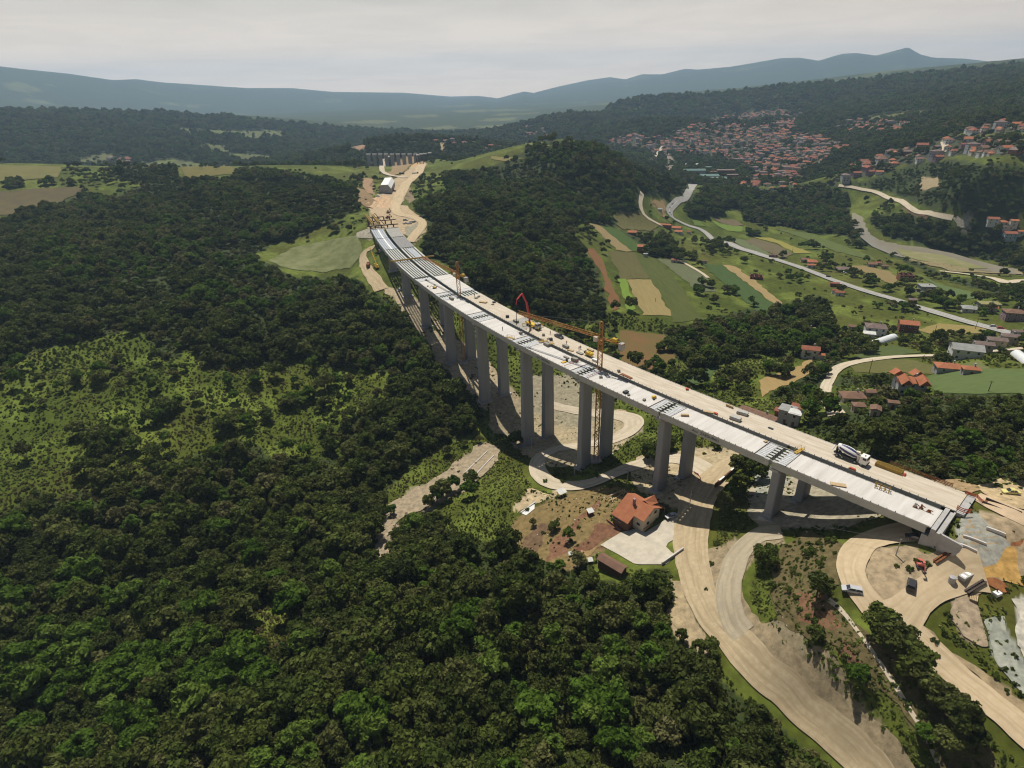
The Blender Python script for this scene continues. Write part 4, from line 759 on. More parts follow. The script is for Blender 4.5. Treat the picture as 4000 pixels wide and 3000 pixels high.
HL = '''2965 1612 160 .42 1 -47 gable brown brick|long old barn with a brown tiled roof behind the deck edge
3080 1590 60 .95 2 -38 flat grey grey|grey flat roofed two storey house beside the long old barn
3110 1604 44 .7 2 -38 mono tin grey|pale tin lean-to annex against the grey flat roofed house
3052 1594 40 .8 1 -38 gable red brick|red tiled brick outhouse between the long barn and the grey house
3114 1580 36 .8 1 -38 mono red brick|small red lean-to shed behind the grey flat roofed house
3560 1476 112 .62 2 -12 gable orange white|large new orange roofed house with cross gables among the trees
3334 1535 92 .7 1 -8 hip brown cream|big old house with a sagging reddish hipped roof by the village lane
3405 1520 44 .6 1 -6 gable brown cream|small tiled outbuilding behind the big old hipped house
3358 1572 44 .8 1 -12 hip brown cream|square tiled outbuilding in front of the big old hipped house
3424 1586 40 .9 1 60 gable brown cream|narrow gabled barn with its roof ridge towards the viaduct
3492 1561 38 .6 1 -18 gable brown cream|tiled shed half hidden in the trees east of the narrow barn
3708 1422 96 .62 1 -18 hip orange grey|low bungalow with a bright orange hipped roof beside the big green crop
3797 1430 62 .6 1 -18 hip orange grey|orange tiled garage attached east of the low bungalow
3168 1354 70 .68 2 -22 gable red white|white house with a red tiled roof among trees beside the tan field
3210 1378 20 .9 1 -22 gable orange white|tiny orange roofed shed by the white house
3424 1268 78 .78 2 -22 hip dark white|white house with a dark brown hipped roof below the brick house
3356 1298 34 .7 1 -24 gable brown cream|brown tiled shed left of the tin roofed barn
3398 1296 44 .5 1 -24 mono tin grey|low tin roofed barn in front of the dark hipped house
3335 1268 34 .7 1 -30 gable brown cream|brown roofed cottage behind the tin roofed barn
3552 1256 72 .75 2 -22 gable orange brick|unplastered brick house with an orange gable roof below the main road
3158 1278 56 .5 1 -10 gable straw grey|old mossy roofed barn deep in the trees
3780 1350 112 .72 2 -24 gable grey white|white house with a big grey sheet roof beside the dirt road
3845 1334 70 .6 2 -24 gable dark cream|first wing of the brown roofed row beside the grey sheet roof
3895 1318 72 .6 2 -22 gable dark cream|middle wing of the long brown roofed row beside the dirt road
3948 1304 66 .6 2 -22 gable dark cream|last wing of the long brown roofed row by the main road
3986 1288 56 .4 1 -22 gable dark grey|long low garage row by the main road at the frame edge
3790 1196 56 .85 1 -25 hip grey white|grey hipped house north of the main road
3866 1180 76 .55 1 -12 flat straw grey|flat roofed workshop with a brownish roof near the river trees
3877 1194 40 .7 1 -28 gable orange white|small orange roofed cottage by the flat roofed workshop
3964 1212 72 .75 2 -18 hip brown plum|two storey plum house with a brown hipped roof at the frame edge
3622 1112 56 .8 2 -12 flat grey grey|grey unfinished two storey block with a flat roof
3614 1138 22 .8 1 -12 flat tin white|small white flat roofed kiosk in front of the grey block
3645 1136 30 .8 1 -12 mono brown cream|brown lean-to shed beside the white kiosk
3568 1166 30 .5 1 -16 mono dark timber|dark timber shed beside the pale yard near the main road
3172 1016 44 .85 1 -14 hip orange white|orange hipped house north of the main road by the yellow field
3172 1030 36 .5 1 -14 gable orange white|orange roofed shed in front of the orange hipped house
3144 1008 30 .8 1 -14 gable brown cream|brown roofed cottage left of the orange hipped house
3233 1024 30 .5 1 -10 gable brown cream|low brown barn between the orange house and the hipped grey house
3298 1046 54 .8 1 -16 hip dark grey|brown grey hipped house with a parking place by the main road
3408 1026 34 .7 1 -16 gable brown grey|ruined grey farmhouse near the river bend
3430 1022 26 .7 1 -16 gable red cream|red roofed annex beside the ruined farmhouse
3458 1034 26 .6 1 -12 gable brown cream|small brown roofed barn by the river trees
3280 1136 34 .7 1 -14 gable red white|red roofed white cottage in the trees below the main road
3262 1128 20 .7 1 -14 gable red white|tiny red roofed shed behind the red roofed white cottage
3262 1101 34 .5 1 -18 gable red brick|red roofed wayside hut beside the main road
3878 858 42 .8 2 -20 gable red white|white gabled house at the end of the hillside road
3918 868 36 .8 1 -20 hip orange cream|cream house with an orange hipped roof on the hillside
3962 862 28 .9 2 -20 gable orange white|tall orange roofed house on the hillside at the frame edge
3938 880 42 .4 1 -10 flat tin white|long white roofed shed on the hillside
3945 912 46 .8 2 -16 gable red blue|pale blue two storey house with a red roof below the hillside
3990 900 26 .8 1 -16 gable orange white|orange roofed cottage right of the pale blue house
2596 874 60 .3 1 -30 gable orange brick|long orange roofed stable beside the farm track
2644 886 40 .75 1 -28 gable orange grey|orange roofed farmhouse at the end of the long stable
2652 900 32 .8 1 -28 gable orange white|front wing of the orange farmhouse
2692 902 16 .8 1 -28 gable red white|small red roofed hut between the farmhouse and the main road
2470 902 36 .8 1 -16 gable orange brick|lone orange roofed house left of the farm among the fields
2508 958 38 .85 2 -16 gable orange brick|tall brick house with an orange roof above the grey green field
2522 988 16 .8 1 0 flat grey grey|small grey shed at the foot of the tall brick house
2637 1010 28 .8 1 -22 gable red grey|grey cottage with a red roof at the end of the pale farm track
2579 814 18 .6 1 -10 mono grey blue|blue tarpaulin shelter in the field by the road bend
2752 1014 22 .4 1 -16 gable brown cream|row of low hen houses near the tall brick house'''
def all_houses():
    for q in HL.split('\n'):
        a, lab = q.split('|'); a = a.split(); house(float(a[0]), float(a[1]), float(a[2]), float(a[3]), int(a[4]), float(a[5]), a[6], a[7], a[8], lab, cat='barn' if 'barn' in lab or 'stable' in lab else 'shed' if ('shed' in lab or 'shelter' in lab or 'hut' in lab) else 'house', chim=float(a[2]) > 50, wins=float(a[2]) > 24, name='barn' if 'barn' in lab or 'stable' in lab else 'shed' if ('shed' in lab or 'shelter' in lab or ' hut' in lab) else 'house')
    # cross gables of the large new house
    big = [o for o in COL.objects if o.get('label', '').startswith('large new orange')][0]
    for x, s in ((-3.4, 1), (3.2, 1), (3.2, -1), (-4, -1)):
        m = MB(); w = 2.3
        V = [(x-w, s*-1, 7.2), (x, s*-1, 9.0), (x+w, s*-1, 7.2), (x-w, s*-6.2, 6.0), (x, s*-6.2, 8.2), (x+w, s*-6.2, 6.0)]
        m.add(V, [(0, 3, 4, 1), (1, 4, 5, 2), (3, 5, 4), (0, 1, 2)]); m.build('gable_roof', ROOF['orange'], big)
all_houses()
def farmhouse():
    """the orange roofed house under the viaduct: gable roof whose near slope runs on over a lower wing"""
    g = -37.0; zr, ze, zw = g+7.6, g+5.2, g+2.9
    A = flat(2452, 1925, zr); B = flat(2556, 1985, zr); d = (B-A)[:2]; Lr = np.hypot(*d); d /= Lr; n = np.array([d[1], -d[0]])
    if n@(-A[:2]) < 0: n = -n
    E = flat(2517, 2035, ze); Wn = (E[:2]-A[:2])@n
    Fp = flat(2382, 2000, zw); Wf = (Fp[:2]-A[:2])@n; lw = (flat(2490, 2016, zw+.6)[:2]-A[:2])@d
    mid = (A+B)/2; gz = float(hz(mid[0], mid[1])); rz = math.atan2(d[1], d[0])
    root = empty('farmhouse', (mid[0], mid[1], g), rz, 'large farmhouse with a bright orange tiled roof and dormer in the bend below the viaduct', 'house', 'houses of the valley')
    sg = 1 if (np.array([-d[1], d[0]])@n) > 0 else -1          # local +y towards the drone?
    h = Lr/2; Wb = 4.4
    def Y(y): return sg*y
    zr, ze, zw = 7.6, 5.2, 2.9
    Wf = 8.5; ze = zr-(zr-zw)/Wf*Wn; zf = zw
    x1 = lw-h; ze = zr-(zr-zf)/Wf*Wn
    m = MB()
    def wall(poly, z0, zt):
        V = [(x, Y(y), z0) for x, y in poly]+[(x, Y(y), z) for (x, y), z in zip(poly, zt)]; k = len(poly)
        return m.add(V, [(i, (i+1) % k, k+(i+1) % k, k+i) for i in range(k)])
    sl = (zr-ze)/Wn
    wall([(-h+.5, -Wb+.5), (h-.5, -Wb+.5), (h-.5, 0), (h-.5, Wn-.5), (-h+.5, Wn-.5), (-h+.5, 0)], -2.5, [zr-sl*1.0*(Wb-.3), zr-sl*(Wb-.3), zr-.3, ze+.1, ze+.1, zr-.3]); m.build('wall', WALLM['cream'], root)
    m = MB(); wall([(-h+.5, Wn-.52), (x1-.5, Wn-.52), (x1-.5, Wf-.6), (-h+.5, Wf-.6)], -2.5, [ze, ze, zf+.05, zf+.05]); m.build('wing_wall', WALLM['timber'], root)
    m = MB(); t = .18
    P = [(-h, 0, zr), (h, 0, zr), (h, Wn, zr-sl*Wn), (x1, Wn, zr-sl*Wn), (x1, Wf, zf), (-h, Wf, zf)]; k = len(P); V = [(x, Y(y), z) for x, y, z in P]+[(x, Y(y), z-t) for x, y, z in P]
    m.add(V, [tuple(range(k)), tuple(range(k, 2*k))[::-1]]+[(i, k+i, k+(i+1) % k, (i+1) % k) for i in range(k)])
    P = [(-h, 0, zr), (h, 0, zr), (h, -Wb-2.6, zr-sl*(Wb+2.2)), (h-5, -Wb-2.6, zr-sl*(Wb+2.2)), (h-5, -Wb, zr-sl*Wb), (-h, -Wb, zr-sl*Wb)]; k = len(P); V = [(x, Y(y), z) for x, y, z in P]+[(x, Y(y), z-t) for x, y, z in P]
    m.add(V, [tuple(range(k))[::-1], tuple(range(k, 2*k))]+[((i+1) % k, k+(i+1) % k, k+i, i) for i in range(k)])
    ro = m.build('roof', ROOF['orange'], root)
    m = MB(); dx = h*.28; w = 2.1; V = [(dx-w, -.4, zr-.4), (dx, -.2, zr+.5), (dx+w, -.4, zr-.4), (dx-w, -5.2, zr-1.5), (dx, -5.4, zr+.5), (dx+w, -5.2, zr-1.5)]; V = [(x, Y(y), z) for x, y, z in V]+[(x, Y(y), z-.16) for x, y, z in V]
    m.add(V, [(0, 3, 4, 1), (1, 4, 5, 2), (6, 7, 10, 9), (7, 8, 11, 10), (3, 9, 10, 4), (4, 10, 11, 5), (0, 6, 9, 3), (2, 5, 11, 8)]); dm = m.build('dormer', ROOF['orange'], ro)
    m = MB(); m.add([(x, Y(y), z) for x, y, z in ((dx-w+.3, -4.8, zr-sl*5), (dx+w-.3, -4.8, zr-sl*5), (dx+w-.3, -4.8, zr-1.35), (dx, -4.8, zr+.3), (dx-w+.3, -4.8, zr-1.35), (dx-w+.3, -1, zr-.5), (dx+w-.3, -1, zr-.5))], [(0, 1, 2, 3, 4), (0, 4, 5), (1, 6, 2)]); m.build('dormer_wall', WALLM['timber'], dm)
    m = MB(); m.box((-h*.18, Y(2.2), zr-.2), (.75, .75, 2.6)); m.box((-h*.18, Y(2.2), zr+1.2), (.95, .95, .14)); m.build('chimney', WALLM['plum'], ro)
    for x, y, ax_, w_, hh, z in ((h-.46, 2.2, 0, 1.3, 1.3, 2.2), (h-.46, -1.6, 0, 1.2, 1.2, 4.9), (h-.46, 1.2, 0, 1.0, 1.1, 5.2), (h-2.5, Wn-.46, 1, 1.3, 1.2, 2.0), (-h*.4, Wf-.56, 1, 1.2, 1.0, 1.6), (-h*.75, Wf-.56, 1, 1.2, 1.0, 1.6)):
        m = MB(); s_ = (.06, w_, hh) if ax_ == 0 else (w_, .06, hh); m.box((x, Y(y), z), s_, mi=0)
        f_ = (.1, w_+.2, .1) if ax_ == 0 else (w_+.2, .1, .1)
        for q in (-1, 1): m.box((x, Y(y), z+q*hh/2), f_, mi=1)
        m.build('window', [M_GLASS, M_FRAME], root)
    m = MB()
    for x in (h-.4, h-4.6): m.box((x, Y(-Wb-2.4), 1.7), (.22, .22, 4.2))
    m.build('porch_post', M_WOOD, root)
    m = MB(); m.box((h-.35, Y(Wn*.45), .3), (.5, Wn*.9, 1.3)); m.build('plinth', WALLM['ochre'], root)
    # low garden wall along the wing
    p0 = gp(2370, 2034); p1 = gp(2425, 2075); m = MB(); m.bar(p0+[0, 0, .35], p1+[0, 0, .35], .35, .9); o = m.build('garden_wall', WALLM['brick']); tag(o, 'low red brick garden wall between the vegetable beds and the farmhouse', 'wall')
    # the long open barn at the yard's lower side
    p = spot(2393, 2182, 3.6); q = spot(2465, 2212, 3.6); az = math.degrees(math.atan2(*(q-p)[[1, 0]]))
    house(2392, 2190, 122, .34, 1, az, 'gable', 'brown', 'timber', 'long narrow barn with a purplish brown tiled roof below the concrete yard', 'barn', 'barn', False, .5, wins=False)
farmhouse()
# the huts of the farm
def small_hut(u, v, L, Wd, h, az, rc, label, posts=False, cat='hut', name='hut'):
    p = spot(u, v, h); root = empty(name, p, R(az), label, cat)
    m = MB()
    if posts:
        for i in (-1, 1):
            for j in (-1, 1): m.box((i*(L/2-.2), j*(Wd/2-.2), h/2-.3), (.14, .14, h+.6))
        m.build('post', M_WOOD, root)
    else: m.box((0, 0, h/2-.4), (L, Wd, h+.8)); m.build('wall', WALLM['timber'], root)
    m = MB(); V = [(-L/2-.25, -Wd/2-.25, h), (L/2+.25, -Wd/2-.25, h), (L/2+.25, Wd/2+.25, h+.5), (-L/2-.25, Wd/2+.25, h+.5)]; V += [(x, y, z+.1) for x, y, z in V]
    m.add(V, [(3, 2, 1, 0), (4, 5, 6, 7), (0, 1, 5, 4), (1, 2, 6, 5), (2, 3, 7, 6), (3, 0, 4, 7)]); m.build('roof', ROOF[rc], root); return root
small_hut(2194, 1921, 3.0, 2.4, 2.2, 30, 'tin', 'open shelter with a white tin roof beside the dirt road loop', True, 'shelter', 'shelter')
small_hut(2306, 1998, 1.9, 1.7, 1.6, 20, 'tin', 'little hen house with a pale roof in the farm garden', name='hen_house', cat='hen house')
small_hut(2228, 2165, .9, .8, .8, 10, 'tin', 'small white beehive on the bare slope left of the long barn', name='beehive', cat='beehive')
small_hut(2306, 2190, 1.2, 1.0, 1.1, 10, 'tin', 'small pale box shed at the corner of the long barn', name='hut')
# unfinished brick shells
def shell(u, v, wpx, az, st, label):
    p = spot(u, v, 2.5); L = wpx*depth(p)/FPX*.85; Wd = L*.75; h = 2.7*st; root = empty('house_shell', p, R(az), label, 'unfinished house'); m = MB()
    for x, y, a, b in ((0, -Wd/2, L, .3), (0, Wd/2, L, .3), (-L/2+.15, 0, .3, Wd-.3), (L/2-.15, 0, .3, Wd-.3), (-L*.15, 0, .25, Wd-.6), (L*.2, 0, .25, Wd-.6)):
        m.box((x, y, h/2-1), (a, b, h+2))
    for i in range(5):
        for j in (-1, 1): m.box((-L/2+L*i/4, j*Wd/2, h+.5), (.36, .36, 1.2))
    m.build('wall', WALLM['brick'], root); m = MB()
    for x in np.linspace(-L/2+1.2, L/2-1.2, 4): m.box((x, -Wd/2-.17, h-1.3), (1.1, .05, 1.3))
    m.build('window_opening', M_BLACK, root); m = MB(); m.box((0, 0, .1), (L-.7, Wd-.7, .2)); m.build('floor_slab', M_CONC, root)
    HOUSES.append((p[0], p[1], L*.6)); return root
shell(2955, 1078, 54, -20, 1, 'roofless shell of a dark brick house in the field below the main road')
shell(3537, 1084, 60, -14, 2, 'roofless two storey brick shell near the grey block')
# polytunnels
def tunnel(u0, v0, u1, v1, w, label):
    a = gp(u0, v0); b = gp(u1, v1); c = (a+b)/2; d = b-a; L = np.hypot(d[0], d[1]); rz = math.atan2(d[1], d[0]); root = empty('polytunnel', c, rz, label, 'polytunnel')
    m = MB(); n = 10; k = 13; V = []
    for i in range(k):
        x = -L/2+L*i/(k-1)
        for j in range(n+1):
            an = math.pi*j/n; V.append((x, -math.cos(an)*w/2, math.sin(an)*w*.5*(1.0+.05*(i % 2))-.1))
    m.add(V, [(i*(n+1)+j, (i+1)*(n+1)+j, (i+1)*(n+1)+j+1, i*(n+1)+j+1) for i in range(k-1) for j in range(n)]+[tuple(range(n+1)), tuple(range((k-1)*(n+1), k*(n+1)))[::-1]]); m.build('cover', M_POLY, root, smooth=False)
    m = MB()
    for s in (-1, 1): m.bar((-L/2, s*w/2, .1), (L/2, s*w/2, .1), .15)
    m.build('base_rail', M_WOOD, root); HOUSES.append((c[0], c[1], L*.4))
M_POLY = mat('milky polythene', (.66, .68, .68), .35, .05, .6, 0, .5)
tunnel(3406, 1345, 3490, 1324, 5.5, 'long white polytunnel behind the big green garden plot'); tunnel(3962, 1402, 4060, 1432, 5.0, 'white polytunnel beside the row of vegetable beds at the frame edge')
# factory halls below the town
for u, v, w, rt, st, az, rk, rc, wc, lab in ((2700, 640, 68, .5, 2, -8, 'flat', 'tin', 'grey', 'grey hall with a pale flat roof at the back of the works'), (2712, 662, 92, .5, 3, -10, 'gable', 'teal', 'grey', 'largest teal roofed factory hall beside the railway'),
        (2764, 650, 40, .6, 3, -6, 'hip', 'teal', 'grey', 'teal roofed tower block of the works'), (2770, 684, 84, .45, 2, -10, 'mono', 'teal', 'brick', 'long teal roofed hall in the middle of the works'), (2800, 694, 84, .4, 2, -10, 'mono', 'teal', 'grey', 'front hall of the works with a light teal roof'),
        (2836, 662, 76, .5, 4, -14, 'flat', 'dark', 'brick', 'tall red brick factory block'), (2790, 668, 40, .6, 3, -10, 'flat', 'brown', 'brick', 'low red brick link block between the teal halls'), (2862, 680, 46, .6, 3, -12, 'flat', 'dark', 'brick', 'dark red brick block at the end of the works'),
        (2870, 696, 38, .8, 1, -12, 'hip', 'teal', 'white', 'square teal roofed gatehouse right of the works'), (2825, 704, 28, .3, 1, -2, 'flat', 'tin', 'blue', 'long blue and white trailer shed in front of the works')):
    house(u, v, w, rt, st, az, rk, rc, wc, lab, 'factory hall', 'factory_hall', False, .18, 'halls of the works below the town', wins=False)
# the town: small houses, each a copy of one of nine
def town():
    protos = []
    for i, (L, Wd, h, rh, rk, rc, wc) in enumerate(((11, 9, 5.6, 2.6, 'hip', 'red', 'white'), (12, 8, 3.6, 2.4, 'gable', 'orange', 'white'), (10, 9, 6.2, 2.2, 'gable', 'brown', 'cream'), (13, 9, 5.8, 2.6, 'hip', 'brown', 'white'), (9, 8, 3.4, 2.2, 'hip', 'orange', 'cream'), (14, 9, 6.0, 2.4, 'gable', 'red', 'plum'), (10, 8, 3.2, 2.0, 'gable', 'dark', 'brick'), (13, 10, 8.6, 1.6, 'hip', 'dark', 'grey'), (9, 7, 3.2, 2.4, 'gable', 'brown', 'white'))):
        m = MB(); m.box((0, 0, h/2-2), (L, Wd, h+4), mi=0)
        if rk == 'gable':
            for s in (-1, 1): m.add([(s*L/2, -Wd/2, h), (s*L/2, Wd/2, h), (s*L/2, 0, h+rh*.9)], [(0, 1, 2) if s > 0 else (2, 1, 0)])
        for f in range(2 if h > 5 else 1):
            for x in np.linspace(-L/2+1.6, L/2-1.6, 3): m.box((x, -Wd/2-.02, 1.7+2.8*f), (1.3, .1, 1.3), mi=2)
            for y in (-2, 2): m.box((-L/2-.02, y, 1.7+2.8*f), (.1, 1.3, 1.3), mi=2)
        k = len(m.f); roof_solid(m, L, Wd, h, rh, rk); m.m[k:] = [1]*(len(m.f)-k)
        me = bpy.data.meshes.new('town house %d' % i); me.from_pydata(m.v, [], m.f)
        for q in (WALLM[wc], ROOF[rc], M_GLASS): me.materials.append(q)
        me.polygons.foreach_set('material_index', np.array(m.m, np.int32)); me.update(); protos.append((me, {'red': 'red', 'orange': 'orange', 'brown': 'brown', 'dark': 'dark'}[rc], 'hipped' if rk == 'hip' else 'gabled'))
    C = []
    zones = [(TOWN[0], 15.5, .82, 'in the main town in the valley'), (TOWN[1], 15.5, .85, 'in the upper quarter above the wooded spur'), (TOWN[2], 18, .75, 'on the green hillside above the town'), (TOWN[3], 16, .9, 'in the high quarter at the frame edge'), (TOWN[4], 24, .6, 'in the suburb left of the wooded hill')]
    zones += [(px('1690 540,1800 545,1960 560,1960 582,1800 572,1690 552'), 20, .8, 'in the red roofed row behind the second viaduct'), (px('415 620,520 612,520 645,415 645'), 16, .75, 'in the hamlet beyond the left plateau'), (px('2900 690,2990 690,3060 640,3140 690,3140 730,3000 735,2900 720'), 18, .7, 'at the near edge of the town by the wooded road')]
    for zp, sp, pr, where in zones:
        zp = np.array(zp); W3 = pick(zp); r0, r1 = np.hypot(W3[:, 0], W3[:, 1]).min()*.9, min(2500, np.hypot(W3[:, 0], W3[:, 1]).max()*1.1); a0, a1 = np.arctan2(W3[:, 0], W3[:, 1]).min()-.01, np.arctan2(W3[:, 0], W3[:, 1]).max()+.01
        r = r0
        while r < r1:
            for a in np.arange(a0, a1, sp/r):
                if RNG.random() > pr: continue
                aa = a+(RNG.random()-.5)*sp*.5/r; rr = r+(RNG.random()-.5)*sp*.4; x, y = rr*math.sin(aa), rr*math.cos(aa); z = float(hz(x, y)); uv = project((x, y, z+3))
                if not inside(uv, zp)[0]: continue
                q = gp(*uv[0])                                  # in sight?
                if abs(math.hypot(q[0], q[1])/rr-1) > .05: continue
                if any((x-hx)**2+(y-hy)**2 < (hr+9)**2 for hx, hy, hr in HOUSES): continue
                C.append((x, y, z, where))
            r += sp*1.05
    C.sort(key=lambda c: c[0]**2+c[1]**2); print('town houses', len(C))
    rest = []
    for i, (x, y, z, where) in enumerate(C):
        k = int(RNG.integers(0, 9)); me, tone, rk = protos[k]; rz = R(-12)+RNG.normal()*.3+(math.pi/2 if RNG.random() < .3 else 0); s = .66+.42*RNG.random()
        if i < 300:
            o = bpy.data.objects.new('town_house', me); COL.objects.link(o); o.location = (x, y, z); o.rotation_euler = (0, 0, rz); o.scale = (s, s, s)
            tag(o, 'small %s roofed %s house %s' % (tone, rk, where), 'house', 'small houses of the town')
        else: rest.append((x, y, z, rz, s, me))
        HOUSES.append((x, y, 7.5))
    if rest:
        m = MB(); mats = []
        for x, y, z, rz, s, me in rest:
            mi = []
            for q in me.materials:
                if q not in mats: mats.append(q)
                mi.append(mats.index(q))
            o = len(m.v); c, sn = math.cos(rz)*s, math.sin(rz)*s
            m.v += [(x+v.co.x*c-v.co.y*sn, y+v.co.x*sn+v.co.y*c, z+v.co.z*s) for v in me.vertices]
            for p in me.polygons: m.f.append(tuple(o+i for i in p.vertices)); m.m.append(mi[p.material_index])
        o = m.build('distant_town', mats); tag(o, kind='stuff')
town()
# ------------------------------------------------------------------ machines, vehicles, people and clutter
M_CAR = {k: mat(k+' car paint', c, .3, .03, 3, 0, .6) for k, c in dict(silver=(.42, .43, .45), white=(.72, .72, .7), black=(.03, .032, .035), yellow=(.62, .55, .2), red=(.35, .03, .03), darkred=(.12, .035, .03), blue=(.05, .08, .2), cab=(.74, .73, .7)).items()}
M_TYRE = M_BLACK; M_RIM = mat('wheel rim', (.32, .32, .33), .4); M_LAMP = mat('lamp glass', (.6, .6, .55), .2); M_DARKP = mat('dark chassis', (.035, .037, .042), .6); M_NAVY = mat('navy drum stripe', (.035, .04, .12), .4); M_CREAM = mat('cream paint', (.62, .56, .42), .5)
M_CRANE = mat('crane orange', (.38, .18, .045), .6, .15, 1.5); M_CREY = mat('cable steel', (.1, .1, .1), .5); M_GREY = mat('grey formwork boards', (.26, .245, .21), .9, .2, 2); M_GREYL = mat('grey concrete blocks', (.38, .37, .34), .9, .15, 2)
def wheel(parent, x, y, r, w=.22):
    m = MB(); m.tube((x, y-w/2, r), (x, y+w/2, r), r, n=16); t = m.build('wheel', M_TYRE, parent)
    m = MB(); s = 1 if y > 0 else -1; m.tube((x, y+s*(w/2+.005), r), (x, y+s*(w/2+.03), r), r*.6, n=12); m.build('rim', M_RIM, t)
def car(u, v, az, paint, label, L=4.4, Wd=1.75, H=1.45, kind='hatch', z=None, cat='car', group='parked cars'):
    p = gp(u, v) if z is None else flat(u, v, z)
    p = np.array([p[0], p[1], p[2]+(lift(p[0], p[1])+.05 if z is None else 0)]); root = empty('parked_car', p, R(az), label, cat, group); h = L/2; w = Wd/2
    bel = .62*H
    prof = [(-h+.05, .32), (h-.05, .30), (h, .5), (h-.05, .68), (h-.95, bel), (-h+(.15 if kind != 'sedan' else .9), bel+.02), (-h+.02, bel-.08 if kind == 'sedan' else bel), (-h, .55)]
    m = MB(); n = len(prof)
    for k, (sc, top) in enumerate(((.90, .97), (1., 1.), (1., 1.), (.90, .97))):
        y = (-w, -w*.86, w*.86, w)[k]
        m.v += [(x*(.985 if k in (0, 3) else 1), y, .3+(zz-.3)*(.9 if k in (0, 3) else 1)) for x, zz in prof]
    for k in range(3): m.f += [(k*n+(i+1) % n, k*n+i, (k+1)*n+i, (k+1)*n+(i+1) % n) for i in range(n)]; m.m += [0]*n
    m.f += [tuple(range(n)), tuple(range(3*n, 4*n))[::-1]]; m.m += [0, 0]; m.build('body', paint, root)
    x0, x1, r0, r1 = {'hatch': (-h+.12, h-1.0, -h+.45, h-1.75), 'sedan': (-h+.75, h-1.1, -h+1.25, h-1.85), 'estate': (-h+.08, h-1.05, -h+.28, h-1.8), 'suv': (-h+.05, h-1.15, -h+.2, h-1.75), 'pickup': (-.55, h-1.15, -.35, h-1.8)}[kind]
    m = MB(); V = [(x0, -w*.9, bel-.02), (x1, -w*.9, bel-.02), (x1, w*.9, bel-.02), (x0, w*.9, bel-.02), (r0, -w*.74, H-.05), (r1, -w*.74, H-.05), (r1, w*.74, H-.05), (r0, w*.74, H-.05)]
    m.add(V, [(0, 1, 5, 4), (1, 2, 6, 5), (2, 3, 7, 6), (3, 0, 4, 7)]); m.build('window', M_GLASS, root)
    m = MB(); m.box(((r0+r1)/2, 0, H-.03), (r1-r0+.04, w*1.5, .06))
    for i, j in ((-1, -1), (1, -1), (1, 1), (-1, 1)): m.bar((x0 if i < 0 else x1, j*w*.905, bel-.02), (r0 if i < 0 else r1, j*w*.745, H-.03), .07)
    xm = (x0+x1)/2-.1
    for j in (-1, 1): m.bar((xm, j*w*.91, bel-.02), ((r0+r1)/2, j*w*.75, H-.03), .08)
    m.build('roof', paint, root)
    if kind == 'pickup':
        m = MB(); m.box((-h+.95, 0, bel+.03), (1.6, w*1.5, .05)); m.build('cargo_bed', M_DARKP, root)
    for j in (-1, 1):
        m = MB(); m.box((h-.06, j*w*.68, .6), (.12, .34, .16)); m.build('headlight', M_LAMP, root)
        m = MB(); m.box((-h+.05, j*w*.74, .66), (.1, .24, .2)); m.build('tail_lamp', M_RED, root)
    for x in (-h+.8, h-.85):
        for y in (-w+.1, w-.1): wheel(root, x, y, .31)
    return root
LA = lambda s: math.degrees(math.atan2(*line(s)[1][::-1]))
car(3325, 2312, 160, M_CAR['silver'], 'silver estate car parked at the left edge of the upper site road', 4.6, 1.8, 1.45, 'estate')
car(3458, 2420, 150, M_CAR['white'], 'white hatchback car on the site road beside the bushes', 4.2, 1.7, 1.45, 'estate')
car(3557, 2292, 52, M_CAR['black'], 'dark grey off-road car parked on the dirt near the mini excavator', 4.4, 1.85, 1.7, 'suv')
car(3945, 1930, 170, M_CAR['yellow'], 'pale yellow saloon car on the dirt beyond the far carriageway', 4.2, 1.65, 1.42, 'sedan')
car(2622, 2022, 200, M_CAR['silver'], 'silver saloon car parked in front of the orange roofed farmhouse', 4.4, 1.72, 1.42, 'sedan')
car(3235, 1556, 100, M_CAR['black'], 'dark car driving on the village lane', 4.2, 1.75, 1.45)
car(2184, 1318, LA(150)+180, M_CAR['black'], 'dark pickup parked on the far carriageway of the viaduct', 4.9, 1.85, 1.65, 'pickup', z=.02)
car(3570, 2110, 150, M_CAR['black'], 'dark car standing in the shade under the viaduct beside the abutment', 4.4, 1.75, 1.5)
for u, v, az, c, lab in ((1584, 864, 10, 'silver', 'silver car rearmost of those parked on the dirt yard'), (1583, 877, 40, 'white', 'white car at the left of the dirt yard by the far abutment'), (1600, 877, 20, 'white', 'white van-like car in the middle of the dirt yard'), (1608, 872, 25, 'white', 'white car tucked beside another in the dirt yard'), (1618, 871, 60, 'silver', 'pale car at the right end of the dirt yard'),
        (1476, 770, 20, 'white', 'white car below the concrete gallery on the earthworks'), (2625, 797, -130, 'white', 'white van on the bend of the main road'), (2616, 811, -110, 'silver', 'grey car behind the white van on the road bend'), (2616, 834, -95, 'black', 'dark car leading the pair below the road bend'), (2621, 843, -85, 'silver', 'grey car following the pair below the road bend'),
        (3295, 1070, -20, 'white', 'white car in the lay-by of the grey hipped house'), (3236, 1085, -18, 'black', 'dark car on the main road by the wayside hut'), (3908, 1288, -18, 'red', 'red car on the main road near the frame edge'), (3880, 1280, -18, 'silver', 'grey car behind the red car on the main road'), (1564, 1135, 60, 'white', 'white car in the striped shade under the far spans')):
    car(u, v, az, M_CAR[c], lab, 4.4, 1.75, 1.5, 'estate' if 'van' in lab else 'hatch', group='parked cars' if 'road' not in lab else 'cars on the main road')
